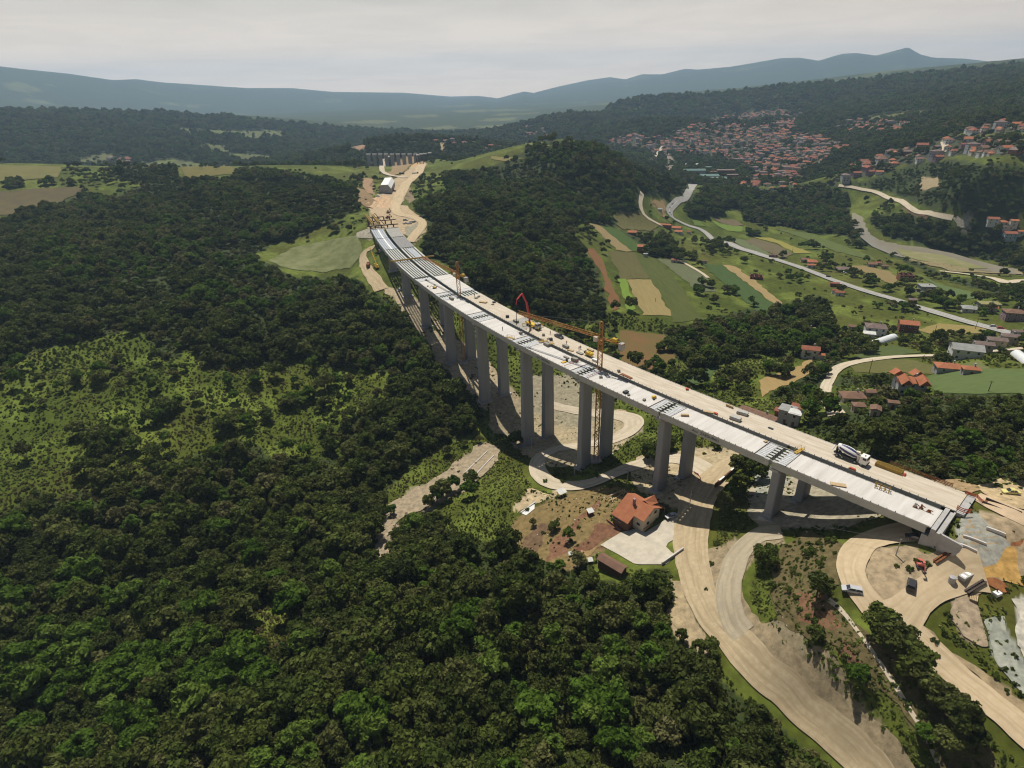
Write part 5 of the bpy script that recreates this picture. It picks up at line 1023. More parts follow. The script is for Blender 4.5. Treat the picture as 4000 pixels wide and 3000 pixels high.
def lorry_base(root, L, cabx, paint, axles, w=1.25):
    m = MB(); m.box((0, 0, .85), (L, .9, .35)); m.build('chassis', M_DARKP, root)
    m = MB(); c = cabx; V = [(c-1.0, -w, .75), (c+1.0, -w, .75), (c+1.0, w, .75), (c-1.0, w, .75), (c-1.0, -w, 2.3), (c+1.02, -w, 2.0), (c+1.02, w, 2.0), (c-1.0, w, 2.3), (c-1.0, -w+.06, 3.0), (c+.82, -w+.06, 3.0), (c+.82, w-.06, 3.0), (c-1.0, w-.06, 3.0)]
    m.add(V, [(0, 1, 5, 4), (1, 2, 6, 5), (2, 3, 7, 6), (3, 0, 4, 7), (4, 5, 9, 8), (5, 6, 10, 9), (6, 7, 11, 10), (7, 4, 8, 11), (8, 9, 10, 11), (3, 2, 1, 0)]); cab = m.build('cab', paint, root)
    m = MB(); m.add([(c+1.035, -w+.1, 2.05), (c+1.035, w-.1, 2.05), (c+.86, w-.14, 2.86), (c+.86, -w+.14, 2.86)], [(0, 1, 2, 3)])
    for s in (-1, 1): m.add([(c-.2, s*(w+.012), 2.1), (c+.85, s*(w+.012), 2.05), (c+.7, s*(w-.03), 2.8), (c-.2, s*(w-.03), 2.8)], [(0, 1, 2, 3)])
    m.add([(c-.2, -.35, 3.01), (c+.2, -.35, 3.01), (c+.2, .35, 3.01), (c-.2, .35, 3.01)], [(0, 1, 2, 3)]); m.build('window', M_GLASS, cab)
    for j in (-1, 1): m = MB(); m.box((c+1.0, j*.85, 1.0), (.12, .4, .22)); m.build('headlight', M_LAMP, root)
    m = MB(); m.box((c+1.0, 0, .65), (.25, 2*w, .4)); m.build('bumper', M_DARKP, root)
    for x in axles:
        for y in (-w+.2, w-.2): wheel(root, x, y, .5, .34)
def mixer(s, w, label):
    p, t = line(s, w); root = empty('concrete_mixer_lorry', (*p, .02), math.atan2(-t[1], -t[0]), label, 'lorry')
    lorry_base(root, 9.2, 3.7, M_CAR['cab'], (3.4, 1.7, -1.9, -3.3))
    m = MB(); a, b = np.array((1.9, 0, 2.0)), np.array((-4.0, 0, 3.35)); prof = [(0, .15), (.05, .75), (.9, 1.12), (2.4, 1.28), (3.6, 1.2), (5.2, .85), (5.95, .62), (6.05, .3)]
    m.lathe(prof, a, b, 20, stripes=lambda k, i: 1 if (i//2) % 2 == 0 and 0 < k < 5 else 0); m.build('drum', [M_WHITE, M_NAVY], root, True)
    m = MB(); m.box((2.15, 0, 1.7), (.5, 1.3, 1.7)); m.box((1.7, .1, 3.2), (1.0, .8, .55)); m.build('water_tank', M_CREAM, root)
    m = MB(); m.box((-3.9, 0, 2.0), (.25, 1.5, 2.0)); m.bar((-3.9, -.6, 1.2), (-2.2, -.5, 1.6), .14); m.bar((-3.9, .6, 1.2), (-2.2, .5, 1.6), .14); m.build('rear_frame', M_DARKP, root)
    m = MB(); m.add([(-4.1, -.6, 4.1), (-5.0, -.6, 4.2), (-5.0, .6, 4.2), (-4.1, .6, 4.1), (-4.2, -.25, 3.2), (-4.7, -.25, 3.2), (-4.7, .25, 3.2), (-4.2, .25, 3.2)], [(0, 1, 5, 4), (1, 2, 6, 5), (2, 3, 7, 6), (3, 0, 4, 7)]); m.build('hopper', M_DARKP, root)
    m = MB(); m.bar((-4.5, 0, 3.1), (-5.1, -.5, 1.5), .4, .2); m.build('chute', M_WHITE, root)
    m = MB()
    for y in (-1.15, 1.15): m.box((-.1, y, 1.0), (2.4, .3, .5))
    m.build('side_box', M_DARKP, root)
    for y in (-1.2, 1.2): m = MB(); m.box((-2.6, y, 1.18), (3.0, .5, .08)); m.build('mudguard', M_DARKP, root)
mixer(24.5, 16.6, 'white cabbed concrete mixer lorry with a navy striped drum on the far carriageway')
def pump():
    p, t = line(172, 17.2); root = empty('concrete_pump_lorry', (*p, .02), math.atan2(-t[1], -t[0]), 'concrete pump lorry with a raised red folding boom on the far carriageway', 'lorry')
    lorry_base(root, 9.4, 3.7, M_GREYL, (3.3, 1.6, -2.2, -3.6)); m = MB(); m.box((-1.2, 0, 1.35), (6.4, 2.2, .7)); m.build('deck_frame', M_YELB, root)
    for i, j, L_ in ((1.6, -1, 3.0), (1.6, 1, 3.0), (-3.6, -1, 2.3), (-3.6, 1, 2.3)):
        m = MB(); m.bar((i, j*.8, 1.3), (i+(.8 if i > 0 else -.6), j*(.8+L_), 1.35), .28, .3); x, y = i+(.8 if i > 0 else -.6), j*(.8+L_); m.bar((x, y, 1.5), (x, y, .1), .22); m.box((x, y, .06), (.6, .6, .1)); m.build('outrigger', M_YELB, root)
    m = MB(); m.tube((-3.1, 0, 1.6), (-3.1, 0, 3.4), .55, .4, 12); tur = m.build('turret', M_RED, root)
    # boom points chosen in the boom's own plane
    az = R(102); ux, uy = math.cos(az), math.sin(az)
    def B(r, z): return (-3.1-r*ux*1., -r*uy, z)
    P = [B(0, 3.3), B(1.8, 11.6), B(4.6, 16.6), B(8.0, 14.6), B(8.6, 12.4), B(8.7, 2.6)]; wds = (.75, .6, .45, .35, .2)
    for k, (a, b, w_) in enumerate(zip(P[:-1], P[1:], wds)):
        m = MB(); m.bar(a, b, w_, w_*1.1); m.build('boom_section' if k < 4 else 'end_hose', M_RED if k < 4 else M_BLACK, root)
    m = MB(); m.box((-4.7, 0, 1.2), (.9, 1.5, .8), taper=1.3); m.build('hopper', M_DARKP, root)
pump()
def tower_crane(s, w, jib_uv, tail_uv, zslew, label):
    p, _ = line(s, w); zg = float(hz(*p)); root = empty('tower_crane', (p[0], p[1], zg), 0, label, 'tower crane', 'tower cranes in the gap of the viaduct')
    J = flat(*jib_uv, zslew+1.2)-np.array([p[0], p[1], zslew+1.2]); L = np.hypot(J[0], J[1]); d = np.array([J[0]/L, J[1]/L, 0]); T = flat(*tail_uv, zslew+1.2)[:2]-p; Lt = min(16., max(10., np.hypot(*T)))
    H = zslew-zg; m = MB(); m.lattice((0, 0, -.5), (0, 0, H-1.2), 1.7, 1.7, int(H/1.9), .24); m.build('mast', M_CRANE, root)
    m = MB(); m.box((0, 0, .4), (4.6, 4.6, 1.2)); m.build('base', M_CONC, root)
    m = MB(); m.tube((0, 0, H-1.3), (0, 0, H-.2), 1.15, n=14); m.box((0, 0, H+.05), (1.9, 1.9, .5)); m.build('slewing_ring', M_CRANE, root)
    m = MB(); m.lattice((0, 0, H+.3), (0, 0, H+7.6), 1.2, 1.2, 5, .22); m.box((0, 0, H+7.8), (.6, .6, .5)); m.build('tower_top', M_CRANE, root)
    y = np.array([-d[1], d[0], 0]); top = np.array([0, 0, H+7.7]); b = np.array([0, 0, H+1.2])
    m = MB(); n = int(L/1.9); a0 = b+d*.8; a1 = b+d*L; cb = [a0+y*.6, a0-y*.6, a0+np.array([0, 0, 1.25])]
    for c in cb: m.bar(c, c+(a1-a0), .2)
    for k in range(n):
        f0, f1 = (a1-a0)*(k/n), (a1-a0)*((k+1)/n); q = (a1-a0)*((k+.5)/n)
        for c in cb[:2]: m.bar(c+f0, cb[2]+q, .11); m.bar(cb[2]+q, c+f1, .11)
        m.bar(cb[0]+f0, cb[1]+f0, .1)
    m.build('jib', M_CRANE, root)
    m = MB(); e = b-d*Lt
    for s_ in (-.65, .65): m.bar(b+y*s_, e+y*s_, .26, .4)
    for k in range(7): m.bar(b-d*Lt*k/7+y*.65, b-d*Lt*(k+1)/7-y*.65, .14)
    m.build('counter_jib', M_CRANE, root)
    m = MB(); rz = math.atan2(d[1], d[0]); m.box(e+d*1.0+np.array([0, 0, -.9]), (1.6, 2.0, 2.6), rz); m.build('counterweight', M_GREYL, root)
    m = MB(); m.box(b-d*(Lt*.62)+np.array([0, 0, .9]), (2.0, 1.4, 1.2), rz); m.build('winch_house', M_YELB, root)
    m = MB(); m.box(b+d*1.4+y*1.3+np.array([0, 0, -.4]), (1.5, 1.2, 1.9), rz); c = m.build('cab', M_CREAM, root)
    m = MB(); m.box(b+d*2.18+y*1.3+np.array([0, 0, -.2]), (.04, 1.0, 1.2), rz); m.build('window', M_GLASS, c)
    m = MB()
    for r_ in (L*.36, L*.78): m.bar(top, b+d*r_+np.array([0, 0, 1.25]), .1)
    m.bar(top, e+d*.5+y*.5, .1); m.bar(top, e+d*.5-y*.5, .1); m.build('pendant_tie', M_CREY, root)
    m = MB(); t = b+d*L*.9; m.box(t+np.array([0, 0, -.35]), (1.2, 1.1, .4), rz); m.bar(t, t-np.array([0, 0, 6.0]), .07); m.box(t-np.array([0, 0, 6.2]), (.4, .3, .6)); m.build('trolley', M_CRANE, root)
tower_crane(118.5, 10.45, (2025, 1224), (2432, 1350), 11.5, 'nearer orange lattice tower crane rising through the gap between the two decks')
tower_crane(236.5, 10.45, (1646, 1006), (1817, 1084), 10.5, 'farther orange lattice tower crane with its jib over the bare girders')
def person(pos, az, pose, shirt, trousers, helmet, label):
    """one continuous skinned body, with a helmet"""
    sk = {'stand': ((.12, .02), (-.12, .02), (.28, .0, 1.12, .30, .06, .86), (-.28, .0, 1.12, -.30, .06, .86), 0), 'walk': ((.11, .26), (-.11, -.24), (.27, -.1, 1.12, .28, -.2, .9), (-.27, .1, 1.12, -.28, .25, .95), .03), 'reach': ((.16, .05), (-.16, 0), (.42, .12, 1.32, .68, .2, 1.38), (-.42, .12, 1.3, -.66, .22, 1.3), .05), 'bend': ((.14, 0), (-.14, .05), (.26, .42, .95, .2, .62, .62), (-.26, .42, .95, -.2, .6, .6), .34)}[pose]
    (rx, ry), (lx, ly), ra, la, lean = sk; b = lean
    V = [(0, 0, .95), (0, b*.4, 1.2), (0, b, 1.42), (0, b*1.1, 1.52), (0, b*1.2, 1.66), (0, b*1.2, 1.76), (rx, ry*.4, .5), (rx, ry, .08), (rx, ry+.16, .05), (lx, ly*.4+.04, .5), (lx, ly, .08), (lx, ly+.16, .05),
         (.19, b*.95, 1.42), ra[:3], ra[3:], (-.19, b*.95, 1.42), la[:3], la[3:]]
    V = [(x, y, z-(.12 if lean > .2 and 11 < i else 0)) for i, (x, y, z) in enumerate(V)]
    E = [(0, 1), (1, 2), (2, 3), (3, 4), (4, 5), (0, 6), (6, 7), (7, 8), (0, 9), (9, 10), (10, 11), (2, 12), (12, 13), (13, 14), (2, 15), (15, 16), (16, 17)]
    rad = [.17, .165, .17, .07, .105, .085, .085, .055, .05, .085, .055, .05, .08, .05, .04, .08, .05, .04]
    for hx in (14, 17):                     # a palm, four fingers and a thumb at each wrist
        w = np.array(V[hx]); dv = w-np.array(V[hx-1]); dv /= np.linalg.norm(dv); sd = np.cross(dv, (0, 1, .1)); sd /= np.linalg.norm(sd)
        k = len(V); V.append(tuple(w+dv*.08)); E.append((hx, k)); rad.append(.038)
        for q, ln in zip((-.032, -.011, .011, .032), (.07, .085, .08, .06)): V.append(tuple(w+dv*(.10+ln)+sd*q)); E.append((k, len(V)-1)); rad.append(.011)
        V.append(tuple(w+dv*.09+sd*.07)); E.append((k, len(V)-1)); rad.append(.012)
    me = bpy.data.meshes.new('person'); me.from_pydata(V, E, []); o = bpy.data.objects.new('person', me); COL.objects.link(o)
    md = o.modifiers.new('skin', 'SKIN'); md.use_smooth_shade = True
    for i, r_ in enumerate(rad): me.skin_vertices[0].data[i].radius = (r_, r_)
    me.skin_vertices[0].data[0].use_root = True; o.modifiers.new('sub', 'SUBSURF').levels = 1
    bpy.context.view_layer.update(); dg = bpy.context.evaluated_depsgraph_get(); body = bpy.data.meshes.new_from_object(o.evaluated_get(dg)); bpy.data.objects.remove(o)
    body.materials.clear()
    for q in (M_SKIN, shirt, trousers, M_BLACK): body.materials.append(q)
    for f in body.polygons:
        c = f.center; f.material_index = 3 if c.z < .1 else 2 if c.z < .98 and abs(c.x) < .2+.1*(c.z < .5) and not (lean > .2 and c.y > .3) else 0 if (c.z > 1.5 or (abs(c.x) > .27 and (pose != 'reach' or abs(c.x) > .5))) else 1
    o = bpy.data.objects.new('person', body); COL.objects.link(o); o.location = tuple(pos); o.rotation_euler = (0, 0, R(az)); tag(o, label, 'person', 'people on the building site')
    m = MB(); m.lathe([(0, .001), (.02, .08), (.07, .115), (.115, .13), (.12, .15), (.125, .13)], (0, b*1.2, 1.85), (0, b*1.2, 1.70), 12); m.build('helmet', helmet, o)
M_SKIN = mat('skin', (.36, .2, .14), .6); M_VEST = mat('orange vest', (.62, .2, .04), .8); M_YVEST = mat('yellow vest', (.6, .55, .06), .8); M_BLUET = mat('blue overalls', (.05, .07, .13), .85); M_KHAKI = mat('khaki work clothes', (.22, .19, .12), .85)
def on_deck(s, w): p, _ = line(s, w); return (p[0], p[1], .01)
for (u, v), az, pose, sh, tr, he, lab in (((2104, 1293), 40, 'reach', M_YVEST, M_KHAKI, M_WHITE, 'worker in a yellow vest with arms spread beside the pump lorry'), ((2150, 1306), 120, 'walk', M_KHAKI, M_KHAKI, M_YELB, 'worker in khaki walking behind the dark pickup'), ((2213, 1345), 200, 'walk', M_VEST, M_BLUET, M_WHITE, 'worker in an orange vest walking alone on the far carriageway'),
        ((2262, 1366), 10, 'stand', M_VEST, M_KHAKI, M_WHITE, 'left of the two workers standing together near the yellow compressor'), ((2268, 1364), 190, 'stand', M_KHAKI, M_BLUET, M_YELB, 'right of the two workers standing together near the yellow compressor'), ((1963, 1289), 60, 'stand', M_KHAKI, M_BLUET, M_WHITE, 'worker standing on the wet slab of the near carriageway'),
        ((1854, 1157), 60, 'stand', M_BLUET, M_BLUET, M_YELB, 'worker in dark overalls among the boards on the far carriageway'), ((2292, 1382), 80, 'bend', M_BLUET, M_BLUET, M_WHITE, 'worker bending at the yellow compressor'), ((1706, 1129), 20, 'bend', M_VEST, M_BLUET, M_WHITE, 'worker in an orange vest bending over boxes beyond the farther tower crane')):
    person(flat(u, v, .01), az, pose, sh, tr, he, lab)
person(gp(2473, 1925), 60, 'bend', M_YVEST, M_BLUET, M_YELB, 'worker in a yellow vest at the timber behind the farmhouse')
# --- plant on and around the decks
def thing_on(u, v, z, az, name, label, cat, group=None):
    p = flat(u, v, z) if z is not None else gp(u, v); return empty(name, p, R(az), label, cat, group)
def compressor():
    root = thing_on(2302, 1392, .01, LA(130)+180, 'compressor', 'yellow wheeled concrete compressor trailer on the far carriageway', 'trailer')
    m = MB(); prof = [(-1.6, .7), (1.5, .7), (1.7, 1.0), (1.6, 1.6), (1.2, 1.9), (-1.3, 1.9), (-1.7, 1.5)]; m.extrude_y(prof, -.8, .8); m.build('hood', M_YELB, root)
    m = MB(); m.box((0, 0, 1.92), (1.2, .6, .06)); m.build('grille', M_DARKP, root); m = MB(); m.bar((1.6, 0, .7), (3.0, 0, .55), .14); m.build('drawbar', M_DARKP, root)
    m = MB(); m.box((-2.2, 0, 1.2), (1.0, 1.0, .9), taper=1.3); m.build('hopper', M_DARKP, root)
    for y in (-.85, .85): wheel(root, -.3, y, .38)
compressor()
def yellow_stack():
    root = empty('beam_stack', on_deck(15.2, 19.4), math.radians(LA(15)), 'stack of long yellow steel beams lying along the far edge behind the mixer lorry', 'beam stack')
    for i in range(4):
        for j in range(2):
            m = MB(); y = (i-1.5)*.55; z = .25+j*.5; m.box((0, y, z), (7, .14, .46)); m.box((0, y, z+.2), (7, .3, .06)); m.box((0, y, z-.22), (7, .3, .06)); m.build('beam', M_YEL, root)
    m = MB(); m.box((-4.0, .2, .3), (.7, 1.4, .6), taper=.6); m.build('red_sheet', M_ORNET, root)
yellow_stack()
def netting(name, pts, h, m_, label):
    P = [np.array(p) for p in pts]; root = empty(name, P[0], 0, label, 'safety fence'); o = P[0]
    for i, p in enumerate(P): m = MB(); m.bar(p-o, p-o+np.array([0, 0, h+.15]), .08); m.build('post', M_STEELB, root)
    for i in range(len(P)-1):
        m = MB(); a, b = P[i]-o, P[i+1]-o; sag = -.12
        for k in range(4):
            f0, f1 = k/4, (k+1)/4; q0 = a+(b-a)*f0; q1 = a+(b-a)*f1; s0, s1 = sag*math.sin(math.pi*f0), sag*math.sin(math.pi*f1)
            for r_ in range(3): m.bar(q0+[0, 0, h*(.3+.33*r_)+s0], q1+[0, 0, h*(.3+.33*r_)+s1], .04, .24)
        m.build('net_panel', m_, root)
netting('safety_fence', [(*line(s, 22.1)[0], .0) for s in np.linspace(1, 16, 9)], 1.2, M_RUST, 'rusty red mesh fence along the far deck edge behind the yellow beams')
netting('safety_fence', [(*line(s, w)[0], -.2) for s, w in ((-2, 21.5), (-4.5, 21.7), (-6, 20.0))], 1.0, M_ORNET, 'orange net across the end of the far carriageway')
netting('safety_fence', [(*line(s, w)[0], -.2) for s, w in ((-2.4, 12.4), (-4.0, 12.0), (-5.2, 13.2))], 1.4, M_ORNET, 'short orange net at the abutment corner between the carriageways')
netting('safety_fence', [gp(u, v)+[0, 0, 0] for u, v in ((2712, 1850), (2726, 1858), (2736, 1875), (2726, 1882))], 1.0, M_ORNET, 'curved orange net around the pit beside the second pier')
def rebar_bundle():
    p = gp(3842, 1962); q = gp(3985, 2012); d = q-p; root = empty('formwork_panel', p, math.atan2(d[1], d[0]), 'long rusty formwork channel lying beside the sandy approach road', 'formwork'); L = float(np.hypot(d[0], d[1]))
    m = MB(); m.box((L/2, 0, .4), (L, 2.0, .12)); m.build('panel', M_RUST, root); m = MB(); m.box((L/2, 1.0, .7), (L, .15, .9)); m.box((L/2, -1.0, .6), (L, .15, .7)); m.build('rail', M_STEELB, root)
rebar_bundle()
def trestles():
    root = empty('trestle_frame', on_deck(13.0, 7.9), R(LA(13)), 'yellow four legged trestle frame on the near carriageway', 'trestle')
    for i in range(4):
        m = MB(); x = (i-1.5)*1.1; m.bar((x, -.6, 0), (x, .2, 1.9), .13); m.bar((x, .8, 0), (x, .2, 1.9), .13); m.bar((x, -.6, .1), (x, .8, .1), .12); m.build('leg_frame', M_YEL, root)
    m = MB(); m.bar((-2, .2, 1.5), (2, .2, 1.5), .1); m.bar((-2.2, -.6, .12), (2.2, -.6, .12), .1); m.build('tie_bar', M_YEL, root)
trestles()
for s, w, k, lab in ((2.6+2.2, 5.9, 0, 'first rust brown bearing jack with a grey block on the near deck end'), (3.6, 6.3, 1, 'slim rust brown jack standing in the middle of the row on the near deck end'), (1.9, 6.2, 2, 'squat rust brown frame last of the row on the near deck end')):
    root = empty('bearing_jack', on_deck(s, w), R(LA(3)), lab, 'jack', 'jacks on the near deck end'); m = MB(); m.box((0, 0, .12), (.9, .9, .22)); m.build('base_plate', M_RUST, root)
    m = MB(); m.box((0, 0, .75 if k != 2 else .4), (.55, .5, 1.1 if k != 2 else .5), taper=.45 if k == 1 else .8); m.build('column', M_RUST if k != 0 else M_GREYL, root)
    m = MB(); m.bar((.2, 0, 1.2 if k != 2 else .6), (-.9, .3, .9 if k != 2 else .8), .18); m.build('arm', M_RUST, root)
# small stacks of boards, blocks and boxes on the decks
STK = '''3257 2 24|;'''
def stack(u, v, L, Wd, H, az, m_, label, name='board_stack', cat='material stack', z=.01, n=3, grp='material stacks on the viaduct decks'):
    root = thing_on(u, v, z, az, name, label, cat, grp); m = MB()
    for i in range(n): m.box((RNG.normal()*.05, RNG.normal()*.05, H*(i+.5)/n+.08), (L*(1-.06*RNG.random()), Wd*(1-.08*RNG.random()), H/n*.9), RNG.normal()*.03)
    m.build('boards', m_, root); m = MB()
    for x in (-.3, .3): m.box((L*x, 0, .05), (.12, Wd, .1))
    m.build('bearers', M_WOOD, root)
D = LA
for q in (
 (3496-0, 0, 0, 0, 0, 0, 0, ''),
 (2900, 1618, 3.6, 1.7, 1.0, D(55)+8, 'b', 'grey block stack on the far carriageway nearest the barn roof'), (2872, 1640, 3.6, 1.6, 1.1, D(58)+4, 'b', 'long grey block stack beside the inner kerb of the far carriageway'), (2850, 1590, 2.6, .6, .7, D(60), 'w', 'timber tray at the outer edge of the far carriageway'),
 (2417, 1453, 1.0, .9, .9, 20, 'g', 'square grey box on the far carriageway right of the nearer tower crane'), (2447, 1470, 5.5, 1.3, .18, D(100), 'r', 'rusty steel plate lying on the far carriageway'), (2445, 1535, 2.0, 1.4, .7, 30, 'k', 'dark tool crate on the near carriageway'), (2456, 1545, 1.0, .6, .5, 10, 'g', 'small grey pallet beside the dark tool crate'),
 (2516, 1564, 1.1, .9, .6, 50, 'g', 'grey drum pallet on the near carriageway before the second pier joint'), (2555, 1556, 1.5, .9, .9, 20, 'y', 'yellow generator box on the near carriageway'), (2555, 1562, .8, .5, .3, 20, 'k', 'black toolbox under the yellow generator box'), (2675, 1625, 2.6, .8, .6, D(76)+40, 'w', 'timber bundle beside the second pier joint'), (2347, 1476, 1.2, .8, .7, 0, 'g', 'grey crate right of the third pier joint'), (2368, 1464, 1.0, .8, .8, 30, 'g', 'grey crate close to the inner edge by the nearer tower crane'), (2324, 1411, 2.6, 1.0, .9, D(120), 'p', 'white tank at the foot of the nearer tower crane'),
 (2245, 1410, 2.8, 1.6, 1.3, D(140)+12, 'g', 'big grey crate stack on the near carriageway left of the third pier joint'), (2214, 1411, .9, .9, .8, 0, 'k', 'dark crate between the yellow boards and the big grey crates'), (2202, 1416, 2.0, 1.2, .25, 30, 'y', 'yellow board pile on the near carriageway'), (2212, 1398, 2.8, 1.0, .5, D(140), 'g', 'low grey board pile on the near carriageway'), (2136, 1350, 3.4, 1.5, 1.2, D(150), 'g', 'long grey crate at the inner edge of the near carriageway'), (2210, 1358, 3.2, 1.4, 1.1, D(145), 'g', 'long grey crate at the inner edge of the far carriageway'), (2228, 1370, 3.0, 1.2, .3, D(145)+20, 'w', 'scattered timber beside the long grey crate'), (2265, 1381, 3.4, 1.4, .4, D(135), 'g', 'grey formwork sheets beside the inner edge of the far carriageway'), (2306, 1369, 3.4, 1.2, .5, D(130), 'w', 'pale timber stack at the outer edge of the far carriageway'),
 (2123, 1311, 1.2, 1.2, .9, 0, 'g', 'grey crate on the far carriageway between the workers'), (2152, 1330, 1.3, 1.2, 1.1, 20, 'k', 'dark crate by the inner edge near the yellow gangway'), (2142, 1324, 1.4, .8, .4, 50, 'g', 'grey boards beside the dark crate'), (1982, 1240, 1.6, 1.2, 1.0, 10, 'k', 'dark crate near the pump lorry on the far carriageway'), (2016, 1258, 3.0, 1.6, 1.0, D(178), 'g', 'grey crates right behind the pump lorry'), (2035, 1305, 1.4, 1.0, 1.0, 20, 'g', 'grey box at the edge of the wet slab on the near carriageway'), (1764, 1170, 3.4, 1.5, 1.2, D(225), 'g', 'lone grey crate on the near carriageway left of the farther tower crane'),
 (1860, 1165, 2.0, 1.4, .5, 20, 'g', 'grey boards on the far carriageway below the farther tower crane'), (1870, 1160, 1.6, 1.0, .6, 60, 'g', 'second grey board pile beside the crane'), (1930, 1182, 1.8, 1.2, .5, 10, 'k', 'dark board pile at the outer edge of the far carriageway'), (1888, 1182, 4.2, 2.0, .5, D(210)+30, 'w', 'spread of timber planks on the dusty far carriageway'), (1925, 1190, 1.4, 1.0, .4, 40, 'g', 'low grey pile beside the dark board pile'), (1665, 1096, .9, .7, .7, 0, 'g', 'grey drum at the corner of the farthest concreted slab'), (1697, 1114, .9, .7, .5, 0, 'g', 'grey sack pallet in the middle of the farthest concreted slab'), (1671, 1119, .9, .7, .5, 0, 'g', 'grey sack pallet near the edge of the farthest concreted slab'),
 (3273, 1895, 4.0, 1.6, .25, D(17)+30, 'w', 'scatter of pale boards on the near carriageway beside the trestle'), (3330, 1834, 1.6, .7, .4, D(12), 'o', 'orange net heap at the inner edge of the far carriageway'), (2795, 1618, 1.4, .8, .5, D(62), 'o', 'orange tarpaulin heap at the inner edge near the long block stack'), (2770, 1612, 4.0, 1.0, .3, D(62)+20, 'w', 'timber offcuts beside the orange tarpaulin'), (2684, 1523, 1.0, .8, .6, 0, 'o', 'red drum at the outer edge of the far carriageway'), (3010, 1674, 1.6, .7, .2, D(45), 'k', 'dark mat at the outer edge of the far carriageway'), (2990, 1726, 1.0, .8, .3, 20, 'w', 'small board pile on the near carriageway before the first pier joint')):
    if not q[7]: continue
    stack(q[0], q[1], q[2], q[3], q[4], q[5], {'b': M_GREYL, 'g': M_GREY, 'w': M_WOOD, 'y': M_YELB, 'k': M_DARKP, 'r': M_RUST, 'p': M_WHITE, 'o': M_ORNET}[q[6]], q[7])
# yellow gangways bridging the gap and the open joints
for s, w, az, lab in ((171-16, 10.5, 70, 'yellow gangway over the gap beside the fourth pier joint'), (150.5, 10.6, 85, 'yellow gangway over the gap left of the dark crate'), (167.5, 1.4, 20, 'yellow plank stage at the near edge of the fourth pier joint'), (36.5, 10.6, 85, 'timber stair and gangway over the gap at the first pier joint')):
    root = empty('gangway', on_deck(s, w), R(LA(s)+az-90+90), lab, 'gangway', 'gangways of the viaduct'); m = MB(); m.box((0, 0, .12), (4.2, 1.1, .12)); m.build('walkway', M_YEL, root); m = MB()
    for y in (-.55, .55):
        for x in (-1.9, 0, 1.9): m.bar((x, y, .1), (x, y, 1.15), .07)
        m.bar((-1.9, y, 1.1), (1.9, y, 1.1), .07)
    m.build('handrail', M_YEL, root)
for s, w0_, w1_, lab in ((128, 0, 9.4, 'red edge tape stand left of the third pier joint'), (115, .4, 9.2, 'red edge tape stand right of the third pier joint')):
    a, b = on_deck(s, w0_+.3), on_deck(s, w1_-.3); root = empty('barrier_tape', a, 0, lab, 'barrier tape'); d = np.array(b)-np.array(a); m = MB(); m.bar((0, 0, .75), d+[0, 0, .75], .05, .16); m.build('tape', M_RED, root); m = MB()
    for f in (0, .33, .67, 1): m.bar(d*f, d*f+[0, 0, .95], .07)
    m.build('post', M_STEELB, root)
def excavator(u, v, az, label, body, z=None, s=1.0, reach=1.0, bucketdown=True):
    p = gp(u, v) if z is None else flat(u, v, z); root = empty('excavator', p, R(az), label, 'excavator', 'excavators of the site'); root.scale = (s, s, s)
    for y in (-1.1, 1.1):
        m = MB(); prof = [(-1.9, .2), (-1.6, 0), (1.6, 0), (1.9, .2), (1.9, .6), (1.6, .8), (-1.6, .8), (-1.9, .6)]; m.extrude_y(prof, y-.3, y+.3); m.build('track', M_DARKP, root)
    m = MB(); m.box((-.5, 0, 1.45), (3.2, 2.6, .8), taper=.94); m.box((-1.4, 0, 2.05), (1.5, 2.4, .6), taper=.85); m.tube((0, 0, .75), (0, 0, 1.1), .7); m.build('house', body, root)
    m = MB(); m.box((.6, .75, 2.25), (1.5, 1.0, 1.5), taper=.85); c = m.build('cab', body, root); m = MB(); m.box((1.33, .75, 2.4), (.08, .85, 1.0)); m.box((.6, 1.24, 2.4), (1.1, .06, .9)); m.box((.6, .26, 2.4), (1.1, .06, .9)); m.build('window', M_GLASS, c)
    e = np.array([2.9*reach+.6, -.2, 4.2]); t = np.array([5.0*reach+.4, -.2, 1.9 if bucketdown else 3.4]); m = MB(); m.bar((.8, -.2, 1.7), e, .35, .5); bm_ = m.build('boom', body, root); m = MB(); m.bar(e, t, .28, .4); m.build('stick', body, root)
    m = MB(); m.add([(t[0]-.3, -.75, t[2]), (t[0]+.3, -.75, t[2]-.2), (t[0]+.1, -.75, t[2]-1.0), (t[0]-.7, -.75, t[2]-.7), (t[0]-.3, .35, t[2]), (t[0]+.3, .35, t[2]-.2), (t[0]+.1, .35, t[2]-1.0), (t[0]-.7, .35, t[2]-.7)], [(0, 1, 2, 3), (7, 6, 5, 4), (0, 4, 5, 1), (1, 5, 6, 2), (2, 6, 7, 3)]); m.build('bucket', M_DARKP, root)
    m = MB(); m.bar((.9, -.2, 1.9), (2.2, -.2, 3.9), .12); m.build('ram', M_RIM, bm_)
M_PINK = mat('faded red paint', (.5, .13, .1), .5, .1, 2)
excavator(3592, 2212, 255, 'faded red mini excavator with its arm lowered on the dirt yard', M_PINK, s=.62)
excavator(1540, 750, 120, 'dark red excavator working on the sandy earthworks beyond the far abutment', M_CAR['darkred'], s=1.0); excavator(1518, 835, 80, 'dark red excavator between the half built abutment piers', M_CAR['darkred']); excavator(1515, 855, 60, 'second dark red machine in front of the half built abutment piers', M_CAR['darkred'], s=.9)
excavator(1696, 1127, 200, 'small yellow and black digger on the farthest concreted slab', M_YELB, z=.01, s=.45)
